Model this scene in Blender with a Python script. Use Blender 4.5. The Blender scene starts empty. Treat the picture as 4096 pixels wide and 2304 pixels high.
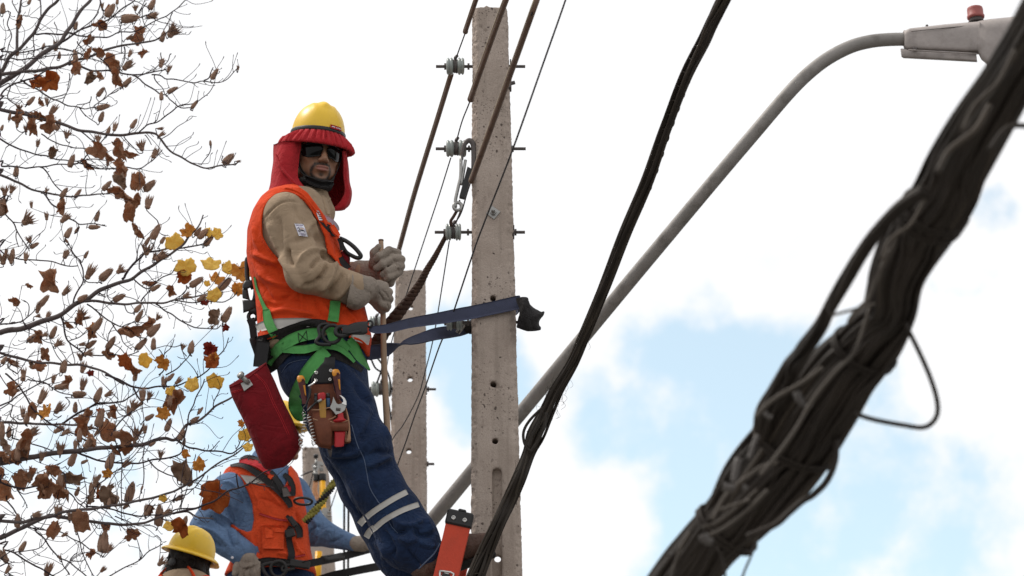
import bpy, math, random
import numpy as np
from mathutils import Vector, Matrix
from mathutils.bvhtree import BVHTree

# ------------------------------------------------------------------ camera, world, sun, exposure
FPX, PITCH, CAMZ = 12515.0, math.radians(18.0), 1.6
CP, SP = math.cos(PITCH), math.sin(PITCH)
scene = bpy.context.scene
cam_data = bpy.data.cameras.new("camera"); cam = bpy.data.objects.new("camera", cam_data)
scene.collection.objects.link(cam); scene.camera = cam
cam.location = (0, 0, CAMZ); cam.rotation_euler = (math.pi/2 + PITCH, 0, 0)
cam_data.sensor_width = 36; cam_data.lens = FPX/4096*36
cam_data.clip_start = 0.1; cam_data.clip_end = 3000
cam_data.dof.use_dof = True; cam_data.dof.focus_distance = 11.9; cam_data.dof.aperture_fstop = 5.6
scene.view_settings.view_transform = 'Standard'; scene.view_settings.look = 'None'
scene.view_settings.exposure = 0.0; scene.view_settings.gamma = 1; scene.view_settings.use_curve_mapping = False
scene.render.engine = 'CYCLES'
try:
    scene.cycles.use_denoising = True
    scene.cycles.max_bounces = 6
except Exception: pass

SUN_EL, SUN_AZ = math.radians(52), math.radians(-68)     # high, to the left and a little behind the line of poles
world = bpy.data.worlds.new("World"); scene.world = world; world.use_nodes = True
wn, wl = world.node_tree.nodes, world.node_tree.links
wn.clear()
w_out = wn.new('ShaderNodeOutputWorld')
sky = wn.new('ShaderNodeTexSky'); sky.sky_type = 'NISHITA'; sky.sun_disc = False
sky.ozone_density = .6; sky.air_density = .75; sky.dust_density = .3; sky.sun_elevation = SUN_EL; sky.sun_rotation = SUN_AZ
bg_sky = wn.new('ShaderNodeBackground'); bg_sky.inputs[1].default_value = 0.15
tint = wn.new('ShaderNodeVectorMath'); tint.operation = 'MULTIPLY'; tint.inputs[1].default_value = (1.75, 1.80, 1.40)
wl.new(sky.outputs[0], tint.inputs[0]); wl.new(tint.outputs[0], bg_sky.inputs[0])
bg_cl = wn.new('ShaderNodeBackground')
mixw = wn.new('ShaderNodeMixShader')
tc = wn.new('ShaderNodeTexCoord')
def wmath(op, a, b=None, c=None, clamp=False):
    n = wn.new('ShaderNodeMath'); n.operation = op; n.use_clamp = clamp
    for i, v in enumerate((a, b, c)):
        if v is None: continue
        if isinstance(v, (int, float)): n.inputs[i].default_value = v
        else: wl.new(v, n.inputs[i])
    return n.outputs[0]
nz1 = wn.new('ShaderNodeTexNoise'); nz1.inputs['Scale'].default_value = 9; nz1.inputs['Detail'].default_value = 8; nz1.inputs['Roughness'].default_value = .55
nz2 = wn.new('ShaderNodeTexNoise'); nz2.inputs['Scale'].default_value = 14; nz2.inputs['Detail'].default_value = 5
wl.new(tc.outputs['Generated'], nz2.inputs['Vector'])
vs = wn.new('ShaderNodeVectorMath'); vs.operation = 'SUBTRACT'; wl.new(nz2.outputs['Color'], vs.inputs[0]); vs.inputs[1].default_value = (.5, .5, .5)
vsc = wn.new('ShaderNodeVectorMath'); vsc.operation = 'SCALE'; wl.new(vs.outputs[0], vsc.inputs[0]); vsc.inputs['Scale'].default_value = .075
vad = wn.new('ShaderNodeVectorMath'); vad.operation = 'ADD'; wl.new(tc.outputs['Generated'], vad.inputs[0]); wl.new(vsc.outputs[0], vad.inputs[1])
wl.new(tc.outputs['Generated'], nz1.inputs['Vector'])
def dirpx(x, y):
    u, v = (x-2048)/FPX, (1152-y)/FPX
    d = np.array([u, CP - v*SP, SP + v*CP]); return d/np.linalg.norm(d)
# gaps in the cloud where blue shows (direction, angular size)
GAPS = [((2720,1640),.040,.85), ((2400,1690),.028,.7), ((3280,1850),.046,.9), ((3130,2240),.042,.95), ((2820,2200),.030,.7), ((3960,930),.019,.8), ((3760,1080),.016,.6),
        ((3660,1960),.034,.6), ((3640,1580),.022,.5), ((780,1650),.034,.85), ((1810,1560),.022,.9), ((330,1760),.028,.7), ((3980,1500),.014,.3), ((2150,1600),.018,.5),
        ((1390,2160),.018,.8), ((600,2150),.016,.4), ((3850,2230),.03,.7)]
acc = None
for (px, py), r, a in GAPS:
    dn = wn.new('ShaderNodeVectorMath'); dn.operation = 'DISTANCE'; wl.new(vad.outputs[0], dn.inputs[0]); dn.inputs[1].default_value = tuple(dirpx(px, py))
    m = wn.new('ShaderNodeMapRange'); m.interpolation_type = 'SMOOTHSTEP'
    wl.new(dn.outputs['Value'], m.inputs['Value'])
    m.inputs['From Min'].default_value = r*1.35; m.inputs['From Max'].default_value = r*.45; m.inputs['To Min'].default_value = 0; m.inputs['To Max'].default_value = a
    acc = m.outputs[0] if acc is None else wmath('MAXIMUM', acc, m.outputs[0])
# thin breaks everywhere else
gen = wn.new('ShaderNodeMapRange'); gen.interpolation_type = 'SMOOTHSTEP'; wl.new(nz1.outputs[0], gen.inputs['Value'])
gen.inputs['From Min'].default_value = .60; gen.inputs['From Max'].default_value = .85; gen.inputs['To Max'].default_value = .5
wob = wn.new('ShaderNodeMapRange'); wl.new(nz1.outputs[0], wob.inputs['Value'])
wob.inputs['From Min'].default_value = .42; wob.inputs['From Max'].default_value = .53; wob.inputs['To Min'].default_value = .25; wob.inputs['To Max'].default_value = 1.15
nz3 = wn.new('ShaderNodeTexNoise'); nz3.inputs['Scale'].default_value = 26; nz3.inputs['Detail'].default_value = 7; nz3.inputs['Roughness'].default_value = .58
wl.new(tc.outputs['Generated'], nz3.inputs['Vector'])
edge = wmath('MULTIPLY_ADD', wmath('SUBTRACT', nz3.outputs[0], .5), 2.4, acc)
edge = wmath('MULTIPLY_ADD', wmath('SUBTRACT', nz1.outputs[0], .5), .9, edge)
eg = wn.new('ShaderNodeMapRange'); eg.interpolation_type = 'SMOOTHSTEP'; wl.new(edge, eg.inputs['Value']); eg.inputs['From Min'].default_value = .33; eg.inputs['From Max'].default_value = .98
gap = wmath('MULTIPLY', eg.outputs[0], wmath('GREATER_THAN', acc, .0001))
gap = wmath('MULTIPLY', gap, wmath('MULTIPLY', acc, 4.0, clamp=True))
gap = wmath('MAXIMUM', gap, gen.outputs[0], clamp=True)
cl_col = wn.new('ShaderNodeMix'); cl_col.data_type = 'RGBA'
wl.new(nz2.outputs[0], cl_col.inputs['Factor'])
cl_col.inputs['A'].default_value = (.985, .99, 1.01, 1); cl_col.inputs['B'].default_value = (1.07, 1.07, 1.075, 1)
wl.new(cl_col.outputs['Result'], bg_cl.inputs[0]); bg_cl.inputs[1].default_value = 1.0
fac = wmath('MULTIPLY', gap, .68)
wl.new(fac, mixw.inputs[0]); wl.new(bg_cl.outputs[0], mixw.inputs[1]); wl.new(bg_sky.outputs[0], mixw.inputs[2])
wl.new(mixw.outputs[0], w_out.inputs[0])

sun_d = bpy.data.lights.new("sun", 'SUN'); sun_d.energy = 2.6; sun_d.angle = math.radians(9); sun_d.color = (1, .95, .88)
sun = bpy.data.objects.new("sun", sun_d); scene.collection.objects.link(sun)
sdir = Vector((math.sin(SUN_AZ)*math.cos(SUN_EL), math.cos(SUN_AZ)*math.cos(SUN_EL), math.sin(SUN_EL)))
sun.rotation_euler = sdir.to_track_quat('Z', 'Y').to_euler(); sun.location = (0, 30, 40)

# ------------------------------------------------------------------ helpers: picture <-> place
CAM = np.array([0, 0, CAMZ])
def W(x, y, Y):
    x, y, Y = np.asarray(x, float), np.asarray(y, float), np.asarray(Y, float)
    u, v = (x-2048)/FPX, (1152-y)/FPX
    dy, dz = CP - v*SP, SP + v*CP
    t = Y/dy
    return np.stack(np.broadcast_arrays(u*t, Y, CAMZ + dz*t), -1)
def WP(pts, Y=None):
    """list of (x, y[, Y]) -> world points"""
    pts = [p if len(p) > 2 else (p[0], p[1], Y) for p in pts]
    a = np.array(pts, float); return W(a[:,0], a[:,1], a[:,2])
def proj(P):
    q = np.asarray(P, float) - CAM
    f = q[...,1]*CP + q[...,2]*SP
    up = -q[...,1]*SP + q[...,2]*CP
    return 2048 + FPX*q[...,0]/f, 1152 - FPX*up/f
def pxm(Y, y=1152):
    p = W(2048, y, Y) - CAM
    return FPX/(p[1]*CP + p[2]*SP)            # pixels per metre there
def cr(pts, n):
    """Catmull-Rom through rows of pts, n samples per span"""
    p = np.asarray(pts, float)
    if len(p) < 3:
        t = np.linspace(0, 1, n*(len(p)-1)+1)[:, None]
        return p[0]*(1-t) + p[-1]*t
    q = np.vstack([2*p[0]-p[1], p, 2*p[-1]-p[-2]])
    out = []
    for i in range(len(p)-1):
        a, b, c, d = q[i], q[i+1], q[i+2], q[i+3]
        for k in range(n):
            t = k/n
            out.append(.5*((2*b) + (c-a)*t + (2*a-5*b+4*c-d)*t*t + (3*b-a-3*c+d)*t**3))
    out.append(p[-1]); return np.array(out)
def nrm(v): 
    v = np.asarray(v, float); return v/np.maximum(np.linalg.norm(v, axis=-1, keepdims=True), 1e-12)

_rs = np.random.RandomState(7)
_lat = _rs.rand(64, 64, 64)
def vnoise(P, s=1.0, off=0.0):
    q = np.asarray(P)*s + off
    i = np.floor(q).astype(int); f = q - i; f = f*f*(3-2*f)
    r = 0
    for dx in (0, 1):
        for dy in (0, 1):
            for dz in (0, 1):
                w = (f[...,0] if dx else 1-f[...,0])*(f[...,1] if dy else 1-f[...,1])*(f[...,2] if dz else 1-f[...,2])
                r = r + w*_lat[(i[...,0]+dx) & 63, (i[...,1]+dy) & 63, (i[...,2]+dz) & 63]
    return r*2-1

# ------------------------------------------------------------------ helpers: objects
ORG = {}
def mesh_data(name, V, Fc, mat, smooth=True):
    me = bpy.data.meshes.new(name)
    V = np.asarray(V, float)
    if isinstance(Fc, np.ndarray):
        me.vertices.add(len(V)); me.vertices.foreach_set('co', V.astype(np.float32).ravel())
        k = Fc.shape[1]
        me.loops.add(Fc.size); me.loops.foreach_set('vertex_index', Fc.astype(np.int32).ravel())
        me.polygons.add(len(Fc)); me.polygons.foreach_set('loop_start', np.arange(0, Fc.size, k, dtype=np.int32))
        me.update(calc_edges=True)
    else:
        me.from_pydata(V.tolist(), [], Fc); me.update()
    me.validate()
    me.polygons.foreach_set('use_smooth', np.full(len(me.polygons), smooth))
    for m in (mat if isinstance(mat, (list, tuple)) else [mat]): me.materials.append(m)
    return me
def add(name, geo, mat, parent=None, smooth=True, label=None, cat=None, group=None, kind=None, sharp=None):
    """geo = (verts, faces) in world space; links ONE mesh object"""
    V, Fc = geo
    V = np.asarray(V, float)
    org = ORG[parent.name] if parent else V.mean(0)*[1,1,0] + [0,0,V[:,2].min()]
    me = mesh_data(name, V-org, Fc, mat, smooth)
    if sharp is not None:
        try: me.set_sharp_from_angle(angle=math.radians(sharp))
        except Exception: pass
    o = bpy.data.objects.new(name, me); scene.collection.objects.link(o)
    if parent: o.parent = parent
    else: o.location = org
    ORG[o.name] = org
    tag(o, label, cat, group, kind); return o
def empty(name, loc, label, cat, group=None):
    o = bpy.data.objects.new(name, None); scene.collection.objects.link(o); o.location = loc; o.empty_display_size = .1
    ORG[o.name] = np.array(loc, float); tag(o, label, cat, group); return o
def tag(o, label=None, cat=None, group=None, kind=None):
    for k, v in (('label', label), ('category', cat), ('group', group), ('kind', kind)):
        if v: o[k] = v
def join(*geos):
    Vs, Fs, n = [], [], 0
    for V, Fc in geos:
        Vs.append(np.asarray(V, float)); Fs += [tuple(int(i)+n for i in f) for f in Fc]; n += len(V)
    return np.vstack(Vs), Fs
def tube(P, R, seg=8, cap=True, flat=1.0, side=None):
    """round (or flattened) tube along P; R radius per point"""
    P = np.asarray(P, float); n = len(P)
    R = np.asarray(R, float)
    if R.ndim and len(R) != n: R = np.interp(np.linspace(0, 1, n), np.linspace(0, 1, len(R)), R)
    R = np.broadcast_to(R, (n,))
    T = np.gradient(P, axis=0); T = nrm(T)
    ref = np.array([0,0,1.]) if abs(T[0,2]) < .9 else np.array([1.,0,0])
    if side is not None: ref = np.asarray(side, float)
    N = np.zeros_like(P); v = ref - T[0]*ref.dot(T[0]); N[0] = nrm(v)
    for i in range(1, n):
        v = N[i-1] - T[i]*N[i-1].dot(T[i])
        if side is not None: v = ref - T[i]*ref.dot(T[i])
        N[i] = nrm(v)
    B = np.cross(T, N)
    a = np.arange(seg)*2*math.pi/seg
    V = (P[:,None,:] + R[:,None,None]*(np.cos(a)[None,:,None]*N[:,None,:] + flat*np.sin(a)[None,:,None]*B[:,None,:])).reshape(-1, 3)
    Fc = [(i*seg+j, i*seg+(j+1) % seg, (i+1)*seg+(j+1) % seg, (i+1)*seg+j) for i in range(n-1) for j in range(seg)]
    if cap: Fc += [tuple(range(seg))[::-1], tuple(range((n-1)*seg, n*seg))]
    return V, Fc
def box(c, s, rot=None, bev=0.0):
    """box with chamfered edges"""
    c, s = np.asarray(c, float), np.asarray(s, float)/2
    b = min(bev, s.min()*.9)
    import itertools
    if b <= 0:
        V = np.array([(x, y, z) for x in (-1,1) for y in (-1,1) for z in (-1,1)])*s
        Fc = [(0,1,3,2),(4,6,7,5),(0,4,5,1),(2,3,7,6),(0,2,6,4),(1,5,7,3)]
    else:
        V, idx = [], {}
        for sx in (-1,1):
            for sy in (-1,1):
                for sz in (-1,1):
                    for ax in range(3):
                        p = np.array([sx, sy, sz])*s; q = p.copy()
                        for k in range(3):
                            if k != ax: q[k] -= (sx, sy, sz)[k]*b
                        idx[(sx,sy,sz,ax)] = len(V); V.append(q)
        V = np.array(V); Fc = []
        def order(ids):
            ctr = V[ids].mean(0); n = nrm(ctr); u = nrm(V[ids[0]]-ctr); w = np.cross(n, u)
            # use true plane normal direction = outward
            return sorted(ids, key=lambda i: math.atan2((V[i]-ctr).dot(w), (V[i]-ctr).dot(u)))
        for ax in range(3):
            for sg in (-1, 1):
                ids = [idx[k+(ax,)] for k in itertools.product((-1,1), repeat=3) if k[ax] == sg]; Fc.append(tuple(order(ids)))
        for a1 in range(3):
            for a2 in range(a1+1, 3):
                for s1 in (-1,1):
                    for s2 in (-1,1):
                        ks = [k for k in itertools.product((-1,1), repeat=3) if k[a1] == s1 and k[a2] == s2]
                        ids = [idx[k+(a1,)] for k in ks]+[idx[k+(a2,)] for k in ks]; Fc.append(tuple(order(ids)))
        for k in itertools.product((-1,1), repeat=3): Fc.append(tuple(order([idx[k+(a,)] for a in range(3)])))
    if rot is not None: V = V @ np.asarray(rot).T
    return V + c, Fc
def frame(z, x=None):
    """3x3 with columns x,y,z ; z along given direction"""
    z = nrm(z); x = np.array([1.,0,0]) if x is None else np.asarray(x, float)
    x = x - z*x.dot(z)
    if np.linalg.norm(x) < 1e-4: x = np.array([0,1.,0]) - z*z[1]
    x = nrm(x); return np.stack([x, np.cross(z, x), z], 1)
def lathe(prof, c, axis, seg=24, x=None):
    """prof: (r, h) along axis"""
    M = frame(axis, x); a = np.arange(seg)*2*math.pi/seg
    V = []
    for r, h in prof:
        V.append(np.stack([r*np.cos(a), r*np.sin(a), np.full(seg, h)], 1))
    V = np.vstack(V) @ M.T + np.asarray(c, float); n = len(prof)
    Fc = [(i*seg+j, i*seg+(j+1) % seg, (i+1)*seg+(j+1) % seg, (i+1)*seg+j) for i in range(n-1) for j in range(seg)]
    Fc += [tuple(range(seg))[::-1], tuple(range((n-1)*seg, n*seg))]
    return V, Fc
def torus(c, axis, R, r, seg=28, rs=8, x=None, ry=1.0):
    M = frame(axis, x); a = np.arange(seg)*2*math.pi/seg; P = np.stack([R*np.cos(a), R*ry*np.sin(a), 0*a], 1) @ M.T + np.asarray(c, float)
    n = nrm(np.asarray(axis, float)); V = []
    for i in range(seg):
        t = nrm(P[(i+1) % seg]-P[i-1]); b = np.cross(n, t)
        for k in range(rs):
            an = k*2*math.pi/rs; V.append(P[i] + r*(math.cos(an)*b + math.sin(an)*n))
    Fc = [(i*rs+k, i*rs+(k+1) % rs, ((i+1) % seg)*rs+(k+1) % rs, ((i+1) % seg)*rs+k) for i in range(seg) for k in range(rs)]
    return np.array(V), Fc
def grid_faces(m, n, wrap=False, off=0):
    return [(off+i*n+j, off+i*n+(j+1) % n, off+(i+1)*n+(j+1) % n, off+(i+1)*n+j) for i in range(m-1) for j in range(n if wrap else n-1)]
def slab(G, th, dirn=None):
    """G (m,n,3) grid -> closed sheet with thickness th along grid normal (or dirn)"""
    m, n, _ = G.shape
    if dirn is None:
        du = np.gradient(G, axis=0); dv = np.gradient(G, axis=1); N = nrm(np.cross(du, dv))
    else: N = np.broadcast_to(nrm(dirn), G.shape)
    A = (G + N*th/2).reshape(-1, 3); B = (G - N*th/2).reshape(-1, 3); k = m*n
    Fc = grid_faces(m, n) + [f[::-1] for f in grid_faces(m, n, off=k)]
    rim = [i*n for i in range(m)] + [(m-1)*n+j for j in range(1, n)] + [i*n+n-1 for i in range(m-2, -1, -1)] + [j for j in range(n-2, 0, -1)]
    for a, b in zip(rim, rim[1:]+rim[:1]): Fc.append((b, a, a+k, b+k))
    return np.vstack([A, B]), Fc
def sheet(ctrl, nu, nv, th, crumple=0, cs=8):
    C = np.asarray(ctrl, float)                    # (m, n, 3)
    A = np.stack([cr(C[:, j], nu) for j in range(C.shape[1])], 1)
    G = np.stack([cr(A[i], nv) for i in range(A.shape[0])], 0)
    if crumple: 
        for k, (s, a) in enumerate(((cs, 1), (cs*2.3, .5))):
            G = G + np.stack([vnoise(G, s, 3.1+k), vnoise(G, s, 9.7+k), vnoise(G, s, 17.3+k)], -1)*crumple*a
    return slab(G, th)
def strap(P, width, side, th=.003, n=6):
    """flat band: P points, side = across directions"""
    P = np.asarray(P, float); wd = np.broadcast_to(np.asarray(width, float), (len(P),))
    T = nrm(np.gradient(P, axis=0)); S = np.broadcast_to(np.asarray(side, float), P.shape); S = nrm(S - T*(S*T).sum(1, keepdims=True))
    t = np.linspace(-.5, .5, n)
    return slab(P[:,None,:] + t[None,:,None]*wd[:,None,None]*S[:,None,:], th)
def loft(secs, seg=20, Y0=11.3, n=4, pw=2.3, cap=True):
    """secs: (left px, right px, depth centre, half depth) -> closed solid through rings"""
    A = np.array([[l[0], l[1], r[0], r[1], d, h] for l, r, d, h in secs], float)
    A = cr(A, n); a = np.arange(seg)*2*math.pi/seg
    ca, sa = np.cos(a), np.sin(a)
    c, s = np.sign(ca)*abs(ca)**(2/pw), np.sign(sa)*abs(sa)**(2/pw)
    V = []
    for lx, ly, rx, ry, d, h in A:
        V.append(W((lx+rx)/2 + c*(rx-lx)/2, (ly+ry)/2 + c*(ry-ly)/2, Y0+d+s*h))
    k = len(A); Fc = grid_faces(k, seg, wrap=True)
    if cap: Fc += [tuple(range(seg))[::-1], tuple(range((k-1)*seg, k*seg))]
    return np.vstack(V), Fc

# ------------------------------------------------------------------ signed distance modelling
def surface_nets(val, org, h):
    s = val < 0
    c = [s[i:s.shape[0]-1+i, j:s.shape[1]-1+j, k:s.shape[2]-1+k] for i in (0,1) for j in (0,1) for k in (0,1)]
    cnt = sum(x.astype(np.int8) for x in c); act = (cnt > 0) & (cnt < 8)
    idx = np.argwhere(act); vid = np.full(act.shape, -1, np.int64); vid[act] = np.arange(len(idx))
    acc = np.zeros((len(idx), 3)); n = np.zeros(len(idx))
    cor = [(i,j,k) for i in (0,1) for j in (0,1) for k in (0,1)]
    for a in range(8):
        for b in range(a+1, 8):
            A, B = np.array(cor[a]), np.array(cor[b])
            if abs(A-B).sum() != 1: continue
            va = val[idx[:,0]+A[0], idx[:,1]+A[1], idx[:,2]+A[2]]; vb = val[idx[:,0]+B[0], idx[:,1]+B[1], idx[:,2]+B[2]]
            m = (va < 0) != (vb < 0); t = va[m]/(va[m]-vb[m])
            acc[m] += A + t[:,None]*(B-A); n[m] += 1
    V = (idx + acc/n[:,None])*h + org
    Fs = []
    for ax in range(3):
        sl0 = [slice(None)]*3; sl1 = [slice(None)]*3; sl0[ax] = slice(0, -1); sl1[ax] = slice(1, None)
        ch = s[tuple(sl0)] != s[tuple(sl1)]
        e = np.argwhere(ch); o1, o2 = [(1,2), (2,0), (0,1)][ax]
        ok = (e[:,o1] > 0) & (e[:,o2] > 0) & (e[:,o1] < s.shape[o1]-1) & (e[:,o2] < s.shape[o2]-1); e = e[ok]
        def g(d1, d2):
            q = e.copy(); q[:,o1] -= d1; q[:,o2] -= d2; return vid[q[:,0], q[:,1], q[:,2]]
        quad = np.stack([g(1,1), g(0,1), g(0,0), g(1,0)], 1)
        neg = ~s[e[:,0], e[:,1], e[:,2]]
        quad[neg] = quad[neg][:, ::-1]; Fs.append(quad)
    return V, np.vstack(Fs)
def sdf_mesh(f, lo, hi, h, smooth=2):
    lo, hi = np.array(lo, float), np.array(hi, float); B = 6
    n = (np.ceil((hi-lo)/h/B).astype(int)+1)*B
    nb = n//B
    I = np.stack(np.meshgrid(*[np.arange(k) for k in nb], indexing='ij'), -1)
    cv = f((lo + (I*B + (B-1)/2)*h).reshape(-1, 3)).reshape(nb)
    act = np.abs(cv) < h*B*1.15
    val = np.repeat(np.repeat(np.repeat(cv, B, 0), B, 1), B, 2).astype(np.float64)
    big = np.repeat(np.repeat(np.repeat(act, B, 0), B, 1), B, 2)
    ii = np.argwhere(big); val[big] = f(lo + ii*h)
    V, Fc = surface_nets(val, lo, h)
    if smooth: V = relax(V, Fc, smooth)
    return V, Fc
def relax(V, Fc, it=1, lam=.5):
    e = np.vstack([Fc[:, [0,1]], Fc[:, [1,2]], Fc[:, [2,3]], Fc[:, [3,0]]]); n = len(V)
    cnt = np.bincount(e[:,0], minlength=n) + np.bincount(e[:,1], minlength=n)
    for _ in range(it):
        a = np.stack([np.bincount(e[:,0], V[e[:,1],k], n) + np.bincount(e[:,1], V[e[:,0],k], n) for k in range(3)], 1)/np.maximum(cnt, 1)[:,None]
        V = V + lam*(a-V)
    return V
def vnorm(V, Fc):
    N = np.zeros_like(V); a = np.cross(V[Fc[:,2]]-V[Fc[:,0]], V[Fc[:,3]]-V[Fc[:,1]])
    for k in range(4):
        for c in range(3): N[:,c] += np.bincount(Fc[:,k], a[:,c], len(V))
    return nrm(N)
def smin(a, b, k):
    h = np.clip(.5 + .5*(b-a)/k, 0, 1); return b*(1-h) + a*h - k*h*(1-h)
def smax(a, b, k): return -smin(-a, -b, k)
def rc(P, a, b, ra, rb, ys=1.0):
    a, b = np.asarray(a, float), np.asarray(b, float); s = np.array([1, ys, 1.])
    q, d = (P-a)*s, (b-a)*s
    t = np.clip((q @ d)/max(d.dot(d), 1e-9), 0, 1)
    return np.linalg.norm(q - t[:,None]*d, axis=1) - (ra + (rb-ra)*t)
def ell(P, c, r, R=None):
    q = P - np.asarray(c, float)
    if R is not None: q = q @ R
    r = np.asarray(r, float); k0 = np.linalg.norm(q/r, axis=1); k1 = np.linalg.norm(q/r**2, axis=1)
    return k0*(k0-1)/np.maximum(k1, 1e-9)
def chain(P, pts, rad, k=.02, ys=1.0):
    d = None
    for i in range(len(pts)-1):
        e = rc(P, pts[i], pts[i+1], rad[i], rad[i+1], ys); d = e if d is None else smin(d, e, k)
    return d
def polymask(P, poly):
    """signed distance (pixels, negative inside) of projected points to a picture polygon"""
    x, y = proj(P); poly = np.asarray(poly, float)
    d = np.full(x.shape, 1e9); ins = np.zeros(x.shape, bool)
    for i in range(len(poly)):
        a, b = poly[i], poly[(i+1) % len(poly)]
        ex, ey = b-a; wx, wy = x-a[0], y-a[1]
        t = np.clip((wx*ex+wy*ey)/max(ex*ex+ey*ey, 1e-9), 0, 1)
        d = np.minimum(d, (wx-ex*t)**2 + (wy-ey*t)**2)
        c = ((a[1] <= y) & (b[1] > y)) | ((b[1] <= y) & (a[1] > y))
        with np.errstate(divide='ignore', invalid='ignore'):
            xi = a[0] + (y-a[1])*(b[0]-a[0])/(b[1]-a[1] if b[1] != a[1] else 1e-9)
        ins ^= c & (x < xi)
    d = np.sqrt(d); return np.where(ins, -d, d)
def folds(V, Fc, strokes, smoothit=0):
    """raise (+) or crease (-) cloth along picture strokes on camera-facing cloth: (pts, amp m, sigma px)"""
    N = vnorm(V, Fc); x, y = proj(V); w = np.clip(-N[:,1]*1.6+.1, 0, 1); D = np.zeros(len(V))
    for pts, amp, sig in strokes:
        p = cr(pts, 4); d = np.full(len(V), 1e9); tt = np.zeros(len(V))
        lo, hi = p.min(0)-4*sig, p.max(0)+4*sig
        m = (x > lo[0]) & (x < hi[0]) & (y > lo[1]) & (y < hi[1])
        xm, ym = x[m], y[m]; dm = np.full(xm.shape, 1e9); tm = np.zeros(xm.shape)
        for i in range(len(p)-1):
            a, b = p[i], p[i+1]; e = b-a; t = np.clip(((xm-a[0])*e[0]+(ym-a[1])*e[1])/max(e.dot(e), 1e-9), 0, 1)
            q = (xm-a[0]-e[0]*t)**2 + (ym-a[1]-e[1]*t)**2; u = (i+t)/(len(p)-1)
            tm = np.where(q < dm, u, tm); dm = np.minimum(dm, q)
        fade = np.clip(np.minimum(tm, 1-tm)*5+.15, 0, 1)
        D[m] += 1.35*amp*np.exp(-dm/(sig*sig*.72))*fade
    return V + N*(D*w)[:,None]
def wrinkle(V, Fc, amp, sc, st=(1,1,1), ridged=True, off=0.):
    N = vnorm(V, Fc); Q = V*np.array(st)
    Q = Q + .25/sc*np.stack([vnoise(Q, sc*.7, 5+off), vnoise(Q, sc*.7, 25+off), vnoise(Q, sc*.7, 45+off)], 1)
    n1 = vnoise(Q, sc, off); n2 = vnoise(Q, sc*2.3, off+7)
    d = (1-2*np.abs(n1)) if ridged else n1
    return V + N*(amp*(d*.7 + .35*n2))[:,None]
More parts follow.
